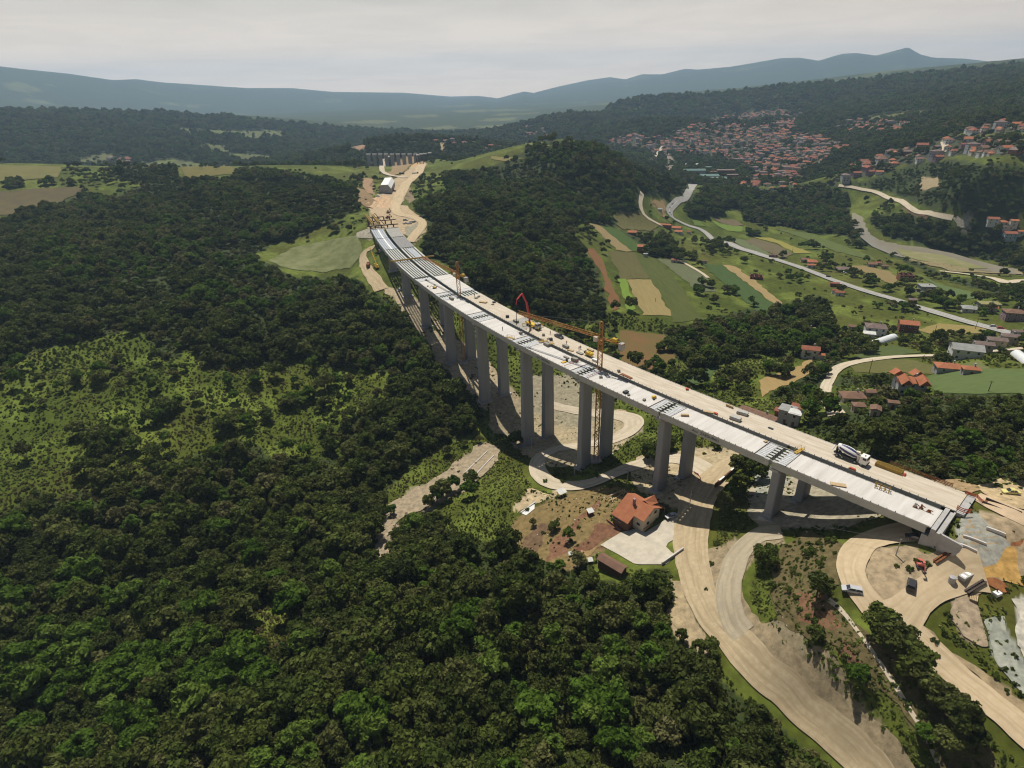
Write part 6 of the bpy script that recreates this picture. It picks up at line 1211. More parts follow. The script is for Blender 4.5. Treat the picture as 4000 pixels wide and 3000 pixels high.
def flat_lorry(u, v, az, paint, load, label, L=8.0):
    p = gp(u, v); root = empty('lorry', (p[0], p[1], p[2]+.4), R(az), label, 'lorry', 'lorries'); lorry_base(root, L, L/2-1.0, paint, (L/2-1.2, -L/2+2.2, -L/2+1.0)); m = MB(); m.box((-1.1, 0, 1.9), (L-2.4, 2.4, 1.7)); m.build('body', load, root)
flat_lorry(3019, 1008, -24, M_CAR['darkred'], M_CAR['darkred'], 'dark red lorry driving on the main road'); flat_lorry(1440, 1045, 95, M_CAR['darkred'], M_RUST, 'dark tipper lorry on the haul track left of the far piers', 7); flat_lorry(1570, 684, 160, M_DARKP, M_DARKP, 'dark tipper lorry at the junction of the earthworks', 7); flat_lorry(1622, 682, 10, M_CAR['blue'], M_CAR['white'], 'blue and white lorry parked at the edge of the earthworks', 9)
def mobile_crane():
    p = gp(1472, 1046); root = empty('mobile_crane', p, R(110), 'yellow mobile crane with a raised boom on the haul track', 'mobile crane'); m = MB(); m.box((0, 0, 1.1), (7.5, 2.4, .8)); m.build('carrier', M_YELB, root); m = MB(); m.box((2.8, .6, 1.9), (1.4, 1.1, 1.2), taper=.85); m.build('cab', M_YELB, root)
    m = MB(); m.box((-1.2, 0, 2.0), (3.0, 2.2, 1.2), taper=.9); m.build('turntable', M_YELB, root); m = MB(); m.bar((-1.5, 0, 2.5), (5.5, 1.5, 10.5), .6, .7); m.bar((4.0, 1.18, 8.8), (8.0, 2.04, 13.4), .4, .5); m.build('boom', M_YELB, root)
    for x in (-2.6, -1.3, 1.4, 2.7):
        for y in (-1.1, 1.1): wheel(root, x, y, .55, .35)
mobile_crane()
def gantry():
    """launching gantry: two yellow trusses on cross beams over the far abutment, with the half built piers below"""
    root = empty('launching_gantry', (*line(452, 8)[0], 0), 0, 'yellow twin truss launching gantry standing at the far end of the viaduct', 'gantry'); o = np.array([*line(452, 8)[0], 0])
    for w in (2.2, 7.6):
        m = MB(); a = np.array([*line(446, w)[0], 3.2])-o; b = np.array([*line(491, w-3)[0], 4.2])-o; m.lattice(a, b, 1.5, 2.0, 14, .34); m.build('truss', M_YEL, root)
    for s, z in ((447, 1.4), (470, 1.8), (490, 2.2)):
        m = MB(); m.bar(np.array([*line(s, -2.5)[0], z])-o, np.array([*line(s, 23 if s < 480 else 14)[0], z])-o, .8, .7); m.build('cross_beam', M_STEELB, root)
        m = MB()
        for w in (0, 4, 9, 14, 19): q = np.array([*line(s, w)[0], 0])-o; m.box((q[0], q[1], (z-6)/2), (.9, .9, z+6))
        m.build('support_post', M_STEELB, root)
    m = MB(); m.bar(np.array([*line(453, 12)[0], 1.0])-o, np.array([*line(489, 7)[0], 5.5])-o, .45, .5); m.build('launching_nose', M_STEELB, root)
    r2 = empty('transverse_beam', on_deck(322, 11), R(LA(322)+90), 'long yellow brown launching beam lying across both decks over the bare girders', 'beam'); m = MB(); m.box((0, 0, 1.0), (30, .5, .9)); m.build('beam', M_YEL, r2); m = MB()
    for y in (-9, -5, 3, 8): m.box((y, 0, .3), (.6, .8, .5))
    m.build('bearing_block', M_STEELB, r2)
    r3 = thing_on(1445, 880, None, LA(440), 'beam_stack', 'pile of yellow steel frames beside the far abutment', 'beam stack')
    for i in range(3): m = MB(); m.box((0, i*1.2-1.2, 1.6), (5.0, .5, 3.0)); m.build('frame', M_YEL, r3)
gantry()
def gallery():
    a = gp(1505, 758); b = gp(1520, 722); d = (b-a)[:2]; L = max(40, float(np.hypot(*d))); az = math.atan2(d[1], d[0]); c = (a+b)/2
    root = empty('concrete_gallery', (c[0], c[1], c[2]), az, 'white roofed concrete gallery standing beside the earthworks road', 'gallery'); m = MB(); w = 7; h = 8.5; prof = [(-w, 0), (w, 0), (w*.96, h*.5), (w*.55, h), (-w*.55, h), (-w*.96, h*.5)]
    V = [(x, y, z) for x in (-L/2, L/2) for y, z in prof]; n = 6; m.add(V, [tuple(range(n))[::-1], tuple(range(n, 2*n))]+[(i, (i+1) % n, n+(i+1) % n, n+i) for i in range(n)]); m.build('wall', M_CONC, root)
    m = MB(); V = [(x, y, z+.3) for x in (-L/2-.2, L/2+.2) for y, z in ((-w*1.0, h*.5), (-w*.56, h), (w*.56, h))]+[(x, y, z+.55) for x in (-L/2-.2, L/2+.2) for y, z in ((-w*1.0, h*.5), (-w*.56, h), (w*.56, h))]
    m.add(V, [(0, 1, 4, 3), (1, 2, 5, 4), (9, 10, 7, 6), (10, 11, 8, 7), (0, 3, 9, 6), (2, 8, 11, 5), (0, 6, 7, 1), (1, 7, 8, 2), (3, 4, 10, 9), (4, 5, 11, 10)]); m.build('roof', M_WHITE, root)
    m = MB()
    for x in np.linspace(-L/2+3, L/2-3, 6): m.box((x, w+.6, .6), (.8, .8, 1.4))
    m.build('buttress', M_CONC, root)
gallery()
def second_viaduct():
    root = None; P = pick([(1440, 606), (1650, 612)]); a, b = P; xs = np.linspace(1438, 1622, 9); zt = 0.
    root = empty('viaduct', (0, 1200, 0), 0, 'row of bare grey piers of the second viaduct across the next valley', 'bridge'); o = np.array([0, 1200, 0])
    for i, u in enumerate(xs):
        for j, dd in enumerate((0, 16)):
            r = rays((u, 595))[0]; k = (1205+dd-i*5)/math.hypot(r[0], r[1]); p = r*k; zg = float(hz(p[0], p[1])); m = MB(); m.box((p[0]-o[0], p[1]-o[1], (zt-4+zg-2)/2+0), (6.4, 2.8, zt-4-zg+2), .25); pr = m.build('pier', M_PIER, root)
            m = MB(); m.box((p[0]-o[0], p[1]-o[1], zt-3), (7.4, 3.0, 2.0), .25, taper=1.05); m.build('pier_cap', M_CONC, pr)
    r2 = empty('falsework', (0, 1120, 0), 0, 'dark scaffolding with white formwork panels at the start of the second viaduct', 'falsework'); o = np.array([0, 1120, 0])
    for u, v, z0 in ((1628, 600, -6), (1640, 598, -6), (1655, 596, -6), (1668, 600, -6), (1640, 612, -6), (1655, 612, -6), (1634, 622, -6), (1648, 624, -6), (1662, 618, -6)):
        r = rays((u, v))[0]; dd = 1120-(v-596)*4.; k = dd/math.hypot(r[0], r[1]); p = r*k-o; zt_ = 100+r[2]*k; m = MB(); m.lattice((p[0], p[1], -16), (p[0], p[1], zt_), 4, 4, 6, .45); m.build('tower', M_STEELB, r2)
    for u, v in ((1632, 605), (1645, 602), (1660, 600), (1678, 597)):
        r = rays((u, v))[0]; k = 1100/math.hypot(r[0], r[1]); p = r*k-o; m = MB(); m.box((p[0], p[1], 100+r[2]*k), (6, 3, 1.6), .2); m.build('form_panel', M_WHITE, r2)
second_viaduct()
# --- poles with wires
POLES = [(2450, 1893, 60, ''), (2692, 1990, 78, ''), (2244, 1856, 52, ''), (2077, 1765, 66, ''), (2030, 1938, 54, ''), (1722, 1935, 44, ''), (3498, 2172, 76, ''), (3394, 1460, 54, ''), (3603, 1412, 24, ''), (3651, 1300, 28, ''), (3809, 1286, 40, ''), (3380, 1380, 22, ''), (3860, 1530, 42, ''), (2560, 1180, 14, ''), (3095, 985, 18, '')]
PW = ['beside the road bend behind the farmhouse', 'between the farmhouse yard and the haul road', 'at the dirt road loop left of the third pier', 'standing in front of the fourth near pier', 'on the green slope below the dirt road loop', 'at the stream bank', 'on the verge below the abutment wing wall', 'in the grass below the village lane', 'at the verge of the village lane', 'at the end of the tan striped field', 'in the tan striped field beside the main road', 'by the pale track behind the polytunnel', 'in the big green crop', 'between the tan and green fields', 'in the yellow field above the main road']
tops = []
for (u, v, hpx, _), wh in zip(POLES, PW):
    p = gp(u, v); h = min(11., hpx*depth(p)/FPX*1.12); root = empty('utility_pole', p, RNG.random()*3, 'slender utility pole '+wh, 'pole', 'utility poles'); m = MB(); m.tube((0, 0, -.5), (0, 0, h), .16, .1, 8); m.build('pole', M_CONC if u > 2400 and v > 1800 else M_WOODP if 'M_WOODP' in globals() else M_BARK0, root) if False else m.build('pole', M_GREYL if v > 1750 else M_STEELB, root)
    m = MB(); m.bar((-.7, 0, h-.4), (.7, 0, h-.4), .1); m.build('crossarm', M_STEELB, root); tops.append(p+np.array([0, 0, h-.35]))
def wire(i, j, label):
    a, b = tops[i], tops[j]; o = a; m = MB(); k = 12; prev = None
    for q in range(k+1):
        f = q/k; p = a+(b-a)*f-np.array([0, 0, 4*f*(1-f)*np.linalg.norm(b-a)*.025])-o
        if prev is not None: m.bar(prev, p, .05)
        prev = p
    w = m.build('overhead_wire', M_CREY); w.location = tuple(o); tag(w, label, 'wire')
wire(2, 0, 'sagging wire from the loop pole to the pole behind the farmhouse'); wire(0, 1, 'sagging wire from the pole behind the farmhouse to the haul road pole'); wire(1, 6, 'long wire from the haul road pole to the abutment verge pole')
# --- yard bits near the abutment and the stream
def beams_on_ground(u0, v0, u1, v1, n, label, m_, gap=.75):
    a, b = gp(u0, v0), gp(u1, v1); c = (a+b)/2; d = b-a; L = float(np.hypot(d[0], d[1])); root = empty('steel_girder', c, math.atan2(d[1], d[0]), label, 'girder', 'steel girders lying in the yard'); sl = float((b-a)[2])/L
    for i in range(n):
        y = (i-(n-1)/2)*gap; m = MB(); ax = (np.array([1, 0, sl])/math.hypot(1, sl), np.array([0, 1, 0]), np.array([-sl, 0, 1])/math.hypot(1, sl)); m.box((0, y, .5), (L, .12, .7), ax=ax); m.box(np.array((0, y, .5))+ax[2]*.36, (L, .4, .08), ax=ax); m.box(np.array((0, y, .5))-ax[2]*.36, (L, .4, .08), ax=ax); m.build('flange_beam', m_, root)
    m = MB()
    for x in np.linspace(-L*.45, L*.45, 9): m.box((x, 0, .5+x*sl), (.1, gap*(n-1), .5))
    m.build('stiffener', m_, root)
beams_on_ground(3644, 2206, 3732, 2150, 2, 'pair of brown steel girders lying below the wing wall', M_RUST); beams_on_ground(3770, 2322, 3846, 2276, 2, 'pair of grey brown steel girders on the gravel beside the pale tank', M_STEELB)
def tank():
    root = thing_on(3773, 2254, None, 25, 'container', 'long pale grey container lying beside the orange dirt', 'container'); root.scale = (.8, .8, .7); m = MB(); prof = [(-2.6, .1), (2.3, .1), (2.8, .5), (2.6, 1.3), (-2.7, 1.3)]; m.extrude_y(prof, -.95, .95); m.build('shell', M_GREYL, root); m = MB()
    for x in (-1.5, .6): m.box((x, 0, 1.33), (1.2, 1.3, .08))
    m.build('lid', M_WHITE, root)
    root = thing_on(3714, 2278, None, 20, 'drum', 'upright pale metal drum beside the grass patch', 'drum'); m = MB(); m.tube((0, 0, 0), (0, 0, 1.9), .75, n=18); m.build('shell', M_GREYL, root); m = MB(); m.lathe([(0, .001), (.1, .6), (.16, .76), (.3, .78)], (0, 0, 2.1), (0, 0, 1.8), 18); m.build('lid', M_RIM, root)
    root = thing_on(3803, 2336, None, 50, 'timber_stack', 'small stack of pale timber beams beside the grey brown girders', 'timber stack'); m = MB()
    for i in range(5): m.box((0, (i-2)*.32, .3), (2.6, .24, .3))
    m.build('beams', M_WOOD, root)
    root = thing_on(3893, 2324, None, 20, 'concrete_block', 'white concrete block with a rusty bracket in the grass', 'block'); m = MB(); m.box((0, 0, .4), (1.7, 1.2, .8)); m.build('block', M_WHITE, root); m = MB(); m.box((.2, .3, 1.2), (.3, .2, .9)); m.build('bracket', M_RUST, root)
tank()
for u0, v0, u1, v1, h, lab in ((3718, 2126, 3812, 2160, .8, 'nearer low concrete strip wall behind the wing wall'), (3760, 2098, 3850, 2130, .7, 'farther low concrete strip wall behind the abutment'), (3850, 2068, 3925, 2096, .9, 'short concrete strip wall below the approach embankment'), (1848, 1870, 1930, 1783, .8, 'pale concrete channel wall on the farm side of the stream'), (1818, 1850, 1905, 1765, .8, 'pale concrete channel wall on the wood side of the stream'), (2034, 2006, 2090, 1966, .7, 'dark edged concrete strip above the white slab'), (2585, 2208, 2668, 2150, 1.3, 'white retaining wall at the lower corner of the concrete yard')):
    a, b = gp(u0, v0), gp(u1, v1); m = MB(); k = 8; P = [a+(b-a)*i/k for i in range(k+1)]; P = [np.array([p[0], p[1], float(hz(p[0], p[1]))]) for p in P]; o = P[0].copy()
    d = (b-a)[:2]/np.hypot(*(b-a)[:2]); nn = np.array([-d[1], d[0], 0])*.22
    V = [q for p in P for q in (p-o-nn-[0, 0, 1.2], p-o+nn-[0, 0, 1.2], p-o+nn+[0, 0, h], p-o-nn+[0, 0, h])]
    m.add(V, [(i*4+j, i*4+(j+1) % 4, (i+1)*4+(j+1) % 4, (i+1)*4+j) for i in range(k) for j in range(4)]+[(3, 2, 1, 0), (k*4, k*4+1, k*4+2, k*4+3)]); w = m.build('concrete_wall', M_SLAB_N); w.location = tuple(o); tag(w, lab, 'wall', 'low concrete walls')
def yard_wall():
    P = pick([(2792, 1908), (2840, 1866), (2880, 1830), (2920, 1800), (2950, 1775)]); o = P[0].copy(); m = MB()
    for i in range(4): m.bar(P[i]-o+[0, 0, .7], P[i+1]-o+[0, 0, .7], .5, 2.6)
    w = m.build('retaining_wall', WALLM['timber']); w.location = tuple(o); tag(w, 'brown retaining wall along the earth road climbing behind the first pier', 'wall'); m = MB()
    for i in range(4): m.box((P[i]+P[i+1])/2-o+np.array([0, 0, 2.06]), (3.5, .6, .12), math.atan2(*(P[i+1]-P[i])[[1, 0]]))
    m.build('coping', M_WHITE, w)
yard_wall()
def timber_by_house():
    for k, (u, v, n, lab) in enumerate(((2402, 1944, 7, 'criss-cross heap of long pale timbers left of the farmhouse'), (2440, 1930, 5, 'heap of sandy boards behind the farmhouse'), (2396, 1957, 4, 'small heap of logs on the grass left of the farmhouse'))):
        root = thing_on(u, v, None, 30*k, 'timber_heap', lab, 'timber heap', 'timber about the farmhouse'); m = MB()
        for i in range(n): a = RNG.normal()*.35+.5; x, y = RNG.normal(size=2)*.9; z = .2+.1*i; d = np.array([math.cos(a), math.sin(a), .03])*(2.6 if k == 0 else 1.4); m.bar(np.array([x, y, z])-d, np.array([x, y, z])+d, .22)
        m.build('planks', M_WOOD, root)
timber_by_house()
# ------------------------------------------------------------------ vegetation
def leaf_mat(name, a, b, c, transl=.36):
    m = bpy.data.materials.new(name); m.use_nodes = True; nt = m.node_tree; N = nt.nodes; L = nt.links; N.clear()
    out = N.new('ShaderNodeOutputMaterial'); df = N.new('ShaderNodeBsdfPrincipled'); tr = N.new('ShaderNodeBsdfTranslucent'); mx = N.new('ShaderNodeMixShader'); mx.inputs[0].default_value = transl
    df.inputs['Roughness'].default_value = .6; df.inputs['Specular IOR Level'].default_value = .06
    oi = N.new('ShaderNodeObjectInfo'); cr = N.new('ShaderNodeValToRGB'); L.new(oi.outputs['Random'], cr.inputs[0])
    e = cr.color_ramp.elements; e[0].color = (*a, 1); e[1].color = (*c, 1); e[0].position = .1; e[1].position = .95; k = e.new(.55); k.color = (*b, 1)
    tc = N.new('ShaderNodeTexCoord'); no = N.new('ShaderNodeTexNoise'); no.inputs['Scale'].default_value = .9; no.inputs['Detail'].default_value = 5; L.new(tc.outputs['Object'], no.inputs['Vector'])
    mr = N.new('ShaderNodeMapRange'); mr.inputs[1].default_value = .3; mr.inputs[2].default_value = .7; mr.inputs[3].default_value = .62; mr.inputs[4].default_value = 1.4; L.new(no.outputs[0], mr.inputs[0])
    ml = N.new('ShaderNodeMix'); ml.data_type = 'RGBA'; ml.blend_type = 'MULTIPLY'; ml.inputs[0].default_value = 1; L.new(cr.outputs[0], ml.inputs[6]); L.new(mr.outputs[0], ml.inputs[7])
    L.new(ml.outputs[2], df.inputs['Base Color']); L.new(ml.outputs[2], tr.inputs['Color'])
    L.new(df.outputs[0], mx.inputs[1]); L.new(tr.outputs[0], mx.inputs[2]); L.new(mx.outputs[0], out.inputs[0]); return m
LEAF = [leaf_mat('oak leaves', (.043, .058, .012), (.062, .080, .017), (.092, .106, .027)),
        leaf_mat('mixed leaves', (.060, .084, .015), (.088, .114, .022), (.122, .138, .036)),
        leaf_mat('acacia leaves', (.064, .118, .013), (.094, .158, .020), (.130, .190, .032)),
        leaf_mat('olive leaves', (.094, .104, .028), (.124, .130, .040), (.160, .156, .060)),
        leaf_mat('shrub leaves', (.072, .104, .017), (.104, .138, .025), (.142, .166, .040))]
M_BARK = mat('bark', (.055, .042, .03), .95, .3, 3, .4, .1)
def crown_mesh(name, seed, rad, h, nblob, nleaf, leaf, m, tall=1.0, base=.14):
    """leaf sprays scattered over the shells of many small lobes that make up the crown; base of the tree at the origin"""
    g = np.random.default_rng(seed); cz = h*(base+1)/2; rz = h*(1-base)/2
    V = []; F = []
    # lobes through the crown's volume, gathered towards its outside, uneven
    d = g.normal(size=(nblob, 3)); d /= np.linalg.norm(d, axis=1)[:, None]; d[:, 2] = np.abs(d[:, 2])*.95-.28*(g.random(nblob) < .55)
    q = .45+.5*g.random(nblob)**.6
    C = np.c_[d[:, 0]*rad*q, d[:, 1]*rad*q, cz+d[:, 2]*rz*q*1.02]
    br = rad*(.26+.2*g.random(nblob))
    C[:, :2] += g.normal(size=(nblob, 2))*rad*.09
    wts = br**2; wts /= wts.sum()
    ib = g.choice(nblob, nleaf, p=wts); n = g.normal(size=(nleaf, 3)); n[:, 2] += .35; n /= np.linalg.norm(n, axis=1)[:, None]
    P = C[ib]+n*(br[ib]*(.72+.36*g.random(nleaf)))[:, None]*np.array([1, 1, .8*tall])
    P[:, 2] = np.maximum(P[:, 2], h*.05)
    nn = n+g.normal(size=(nleaf, 3))*.5; nn /= np.linalg.norm(nn, axis=1)[:, None]
    t = np.cross(nn, g.normal(size=(nleaf, 3))); t /= np.linalg.norm(t, axis=1)[:, None]; b = np.cross(nn, t)
    s = leaf*(.6+.8*g.random(nleaf))
    k = g.random((nleaf, 4))*.6+.7
    quad = np.stack([P+t*(s*k[:, 0])[:, None], P+b*(s*.75*k[:, 1])[:, None], P-t*(s*k[:, 2])[:, None], P-b*(s*.75*k[:, 3])[:, None]], 1)
    return mesh_data(name, quad.reshape(-1, 3), np.arange(nleaf*4).reshape(-1, 4), m)
def mesh_data(name, V, F, m):
    me = bpy.data.meshes.new(name); me.from_pydata(V.tolist(), [], F.tolist()); me.materials.append(m); me.update(); return me
def trunk_mesh(name, h, r, seed):
    g = np.random.default_rng(seed); V = []; F = []
    def limb(a, b, ra, rb, n=7):
        a, b = np.array(a), np.array(b); d = (b-a)/np.linalg.norm(b-a); t = np.cross(d, (.3, .9, .2)); t /= np.linalg.norm(t); u = np.cross(d, t); o = len(V)
        for p, q in ((a, ra), ((a+b)/2+g.normal(size=3)*ra*.5, (ra+rb)/2), (b, rb)):
            for i in range(n): an = 2*math.pi*i/n; V.append(p+(t*math.cos(an)+u*math.sin(an))*q)
        for k in (0, 1):
            for i in range(n): F.append((o+k*n+i, o+k*n+(i+1) % n, o+(k+1)*n+(i+1) % n, o+(k+1)*n+i))
    limb((0, 0, -.6), (0, 0, h*.55), r, r*.55)
    for i in range(6):
        an = i*1.1+g.random(); z = h*(.25+.05*i); limb((0, 0, z), (math.cos(an)*h*.24, math.sin(an)*h*.24, z+h*.22), r*.4, r*.12, 5)
    return mesh_data(name, np.array(V), np.array(F), M_BARK)
TREE = []   # (kind, crown mesh, trunk mesh, tone)
for i, (mi, rad, h, nb, nl, lf, tall, tone) in enumerate((
        (0, 3.3, 9.0, 22, 1500, .44, 1, 'dark green'), (0, 3.7, 8.4, 26, 1600, .46, 1, 'dark green'), (0, 2.8, 9.6, 20, 1300, .42, 1.1, 'dark green'),
        (1, 3.2, 8.2, 22, 1400, .44, 1, 'mid green'), (1, 3.6, 8.8, 24, 1500, .46, 1, 'mid green'),
        (2, 3.2, 8.8, 20, 1300, .46, 1, 'bright green'), (2, 2.8, 9.2, 18, 1200, .44, 1.1, 'bright green'), (3, 3.2, 8.0, 22, 1300, .42, 1, 'olive green'))):
    TREE.append((crown_mesh('tree crown %d' % i, 40+i, rad, h, nb, nl, lf, LEAF[mi], tall), trunk_mesh('tree trunk %d' % i, h, .26, 90+i), tone, rad))
SHRUB = [(crown_mesh('shrub leaves %d' % i, 70+i, r, h, nb, nl, lf, LEAF[mi], 1, .02), r) for i, (mi, r, h, nb, nl, lf) in enumerate((
        (4, 1.5, 2.0, 10, 420, .26), (4, 1.2, 2.4, 9, 360, .25), (1, 1.7, 1.9, 12, 420, .27), (3, 1.3, 1.5, 9, 320, .24), (2, 1.1, 2.2, 8, 300, .25)))]
def gather():
    T = []; S = []     # trees, shrubs: x, y, scale, kind
    r = 40.
    while r < 2700:
        s = max(4.5, .0047*r); aw = 66 if r < 230 else 50; n = int(R(2*aw)*r/s)
        th = R(-aw)+R(2*aw)*(np.arange(n)+RNG.random(n))/n; rr = r+RNG.random(n)*s
        T.append(np.c_[rr*np.sin(th), rr*np.cos(th), np.full(n, s)]); r += s*.92
    T = np.vstack(T); z = hz(T[:, 0], T[:, 1]); P = np.c_[T[:, :2], z]; uv = project(P)
    k = (uv[:, 0] > -350) & (uv[:, 0] < 4350) & (uv[:, 1] < 3400); T, P, uv = T[k], P[k], uv[k]
    cls, _ = classify(P); d = np.hypot(P[:, 0], P[:, 1])
    # nothing grows on the viaduct's strip, the roads or in the yards
    sl = np.linspace(-30, 470, 501); LN = np.array([line(s, 11)[0] for s in sl])
    near = d < 620; dist = np.full(len(P), 1e9); dist[near] = np.sqrt(((P[near, None, :2]-LN[None, ::4])**2).sum(-1).min(1))
    keep = dist > 15.5
    patch = fbm(P[:, 0], P[:, 1], 55, 3, 77); u = RNG.random(len(P))
    q = RNG.random(len(P)); sc = (.5+.55*q+.42*q**6+patch*.22)*np.maximum(1, T[:, 2]/6.2)
    wtop = P+np.c_[np.zeros((len(P), 2)), 7.0*sc]; ctop, _ = classify(wtop); utop = project(wtop); cls = np.where((cls == 1) & (ctop != 1) & (ctop != 3), 0, cls); bad = (ctop == 2) & (d > 300) | inside(utop, KEEPOUT)
    bright = np.zeros(len(P), bool)
    for b_ in BRIGHT: bright |= inside(utop, b_)
    sc = np.where(bright & (cls == 1), sc*.62, sc)
    prob = np.select([(cls == 1), (cls == 3), (cls == 4), (cls == 5), (cls == 0)], [np.clip(.9+patch*.5, .5, .98), np.where(d > 1120, .93, .8), .5, np.clip(patch*1.2-.16, 0, .5), np.where(d < 1120, np.clip(patch*1.1-.08, .012, .35), .05)], 0)*~bad
    sc = np.where(cls == 5, sc*.55, sc); sc = np.where(cls == 0, sc*.72, sc); sc = np.where(inside(uv, EAST_WOOD), sc*.62, sc); sc = np.where(inside(uv, SLOPE_WOOD), sc*.6, sc)
    for p in ROADBUF: keep &= ~p(P)
    for hx, hy, hr in HOUSES: keep &= (P[:, 0]-hx)**2+(P[:, 1]-hy)**2 > (hr+1.5)**2
    k = keep & (u < prob); t1 = fbm(P[:, 0], P[:, 1], 38, 3, 91); v = RNG.random(len(P))
    kind = np.where(t1+v*.3 > .42, 5+(v*2).astype(int) % 2, np.where(t1+v*.35 > .12, 3+(v*7).astype(int) % 2, (v*3).astype(int)))
    kind = np.where(v > .93, 7, kind); kind = np.where(bright & (v > .25), 5+(v*10).astype(int) % 2, kind); kind = np.where(inside(uv, px('2000 2250,2600 2600,2600 3000,2000 3000,1700 2500')) & (v > .45), 5+(v*10).astype(int) % 2, kind)
    TT = np.c_[P[k, :2], sc[k], kind[k]]
    extra = [TT]
    for cx, cy, rx, ry, dens in CLUMPS:
        c = gp(cx, cy+ry*.45); w = gp(cx+rx, cy+ry*.45); rad = max(1.5, math.hypot(w[0]-c[0], w[1]-c[1])); n = max(1, int(rad*rad*dens/7))
        a = RNG.random(n)*6.283; q = np.sqrt(RNG.random(n))*rad*(.62 if n > 1 else 0)
        s = np.full(n, min(1.15, max(.3, rad/3.3))) if n == 1 else .55+.5*RNG.random(n)
        extra.append(np.c_[c[0]+np.cos(a)*q, c[1]+np.sin(a)*q*1.2, s, RNG.choice([0, 1, 2, 3, 4, 3], n)])
    T = np.vstack(extra)
    # shrubs and tall herbs
    S = []
    r = 60.
    while r < 720:
        s = max(1.9, .011*r); aw = 66 if r < 230 else 48; n = int(R(2*aw)*r/s); th = R(-aw)+R(2*aw)*(np.arange(n)+RNG.random(n))/n; rr = r+RNG.random(n)*s
        S.append(np.c_[rr*np.sin(th), rr*np.cos(th), np.full(n, s)]); r += s*.95
    S = np.vstack(S); P = np.c_[S[:, :2], hz(S[:, 0], S[:, 1])]; uv = project(P); k = (uv[:, 0] > -200) & (uv[:, 0] < 4200) & (uv[:, 1] < 3200); S, P, uv = S[k], P[k], uv[k]
    cls, _ = classify(P); d = np.hypot(P[:, 0], P[:, 1]); dist = np.full(len(P), 1e9); near = d < 620; dist[near] = np.sqrt(((P[near, None, :2]-LN[None, ::4])**2).sum(-1).min(1))
    keep = np.ones(len(P), bool)
    for p in ROADBUF: keep &= ~p(P)
    f = np.zeros(len(P), bool)
    for cv, t, *_ in FIELDS: f |= inside(uv, conv(*cv, t))
    a = fbm(P[:, 0], P[:, 1], 30, 4, 61); bank = inside(uv, px('3010 2130,3280 2110,3270 2290,3440 2540,3900 2960,3900 3100,3600 3100,3100 2460,3000 2300'))
    prob = np.select([bank, cls == 5, cls == 0, cls == 2, cls == 1], [.5+a, np.clip(.10+a*.9, .01, .5), np.where(d < 160, .10, .04)+np.clip(a*.5, 0, .3), .02+np.clip(a*.35-.03, 0, .2), .25], 0)
    prob = np.where(f, 0, prob)*(dist > 3)*keep; prob = np.where((dist < 14) & (cls != 0), prob*.15, prob)
    k = RNG.random(len(P)) < prob; n = k.sum(); v = RNG.random(n)
    ss = .18+.5*v**3+np.where(bank[k], .12, 0)+np.where(cls[k] == 1, .3, 0); ss *= np.maximum(1, S[k, 2]/2.6)
    S = np.c_[P[k, :2], ss, RNG.integers(0, 5, n)]
    b = []
    for cx, cy, w in BUSHES:
        c = gp(cx, cy+w*.3); e = gp(cx+w, cy+w*.3); b.append((c[0], c[1], math.hypot(e[0]-c[0], e[1]-c[1])/1.45/2*1.15, RNG.integers(0, 3)))
    return T, np.vstack([np.array(b), S]), len(b)
def near_line(P2, w):
    P2 = np.asarray(P2)
    lo, hi = P2.min(0)-w, P2.max(0)+w
    def f(P):
        res = np.zeros(len(P), bool); k = np.nonzero((P[:, 0] > lo[0]) & (P[:, 0] < hi[0]) & (P[:, 1] > lo[1]) & (P[:, 1] < hi[1]))[0]
        for c in range(0, len(k), 4000):
            kk = k[c:c+4000]; res[kk] = (((P[kk, None, :2]-P2[None])**2).sum(-1).min(1) < w*w)
        return res
    return f
ROADBUF = []
for o in list(COL.objects):
    if o.type == 'MESH' and o.get('kind') == 'structure' and o.name.split('.')[0] in ('haul_road', 'dirt_road', 'gravel_track', 'site_road', 'main_road', 'village_lane', 'hillside_road', 'carriageway', 'yard_paving', 'pavement', 'farm_track', 'river_water', 'field', 'street', 'sandbank'):
        n = len(o.data.vertices); co = np.empty(n*3); o.data.vertices.foreach_get('co', co); co = co.reshape(-1, 3)
        ROADBUF.append(near_line(co[:, :2], 2.6 if np.hypot(*co[:, :2].mean(0)) < 420 else 6.))
_c8 = '410 660 70 60 .8,630 590 50 48 1,610 960 130 85 1,1240 890 70 90 1,1340 880 60 110 1.1,1450 850 60 70 1,1570 790 70 80 1.1,1760 700 42 66 1,930 820 90 50 1,820 890 60 50 1,1800 1030 60 55 1,1740 960 50 45 1,1240 660 50 66 1,1370 660 62 55 1,930 625 48 55 1,840 690 45 48 1,715 655 27 38 1,660 718 22 28 1,780 635 27 32 .6,850 560 30 42 1,1130 560 36 60 .8,1700 600 36 48 1,1850 680 64 46 .8,2170 680 40 70 1,2000 930 70 45 .8,1660 770 60 36 1,140 1080 44 55 1,430 950 36 56 1,470 1160 48 62 .6,540 1090 60 40 .6,700 1040 70 50 .8,830 1065 40 55 .8,900 985 34 45 .8,160 800 30 38 .6,45 625 30 36 .6,1270 775 32 28 .8,1070 770 28 36 .8,1600 685 28 36 .7,1490 640 36 40 .8,1900 860 24 30 .6,2100 770 20 30 .6,1160 830 24 30 .6,1080 880 12 24 .6,1100 860 12 20 .6,580 1230 46 36 .8,1660 1080 40 36 .8,1560 1060 44 36 .7,520 680 60 36 .5,330 720 30 30 .5,240 800 24 26 .5,550 640 44 40 .7,1000 600 24 50 .6,1140 740 20 24 .4,1220 1060 60 40 .8,130 600 50 36 .4,90 700 70 30 .25'
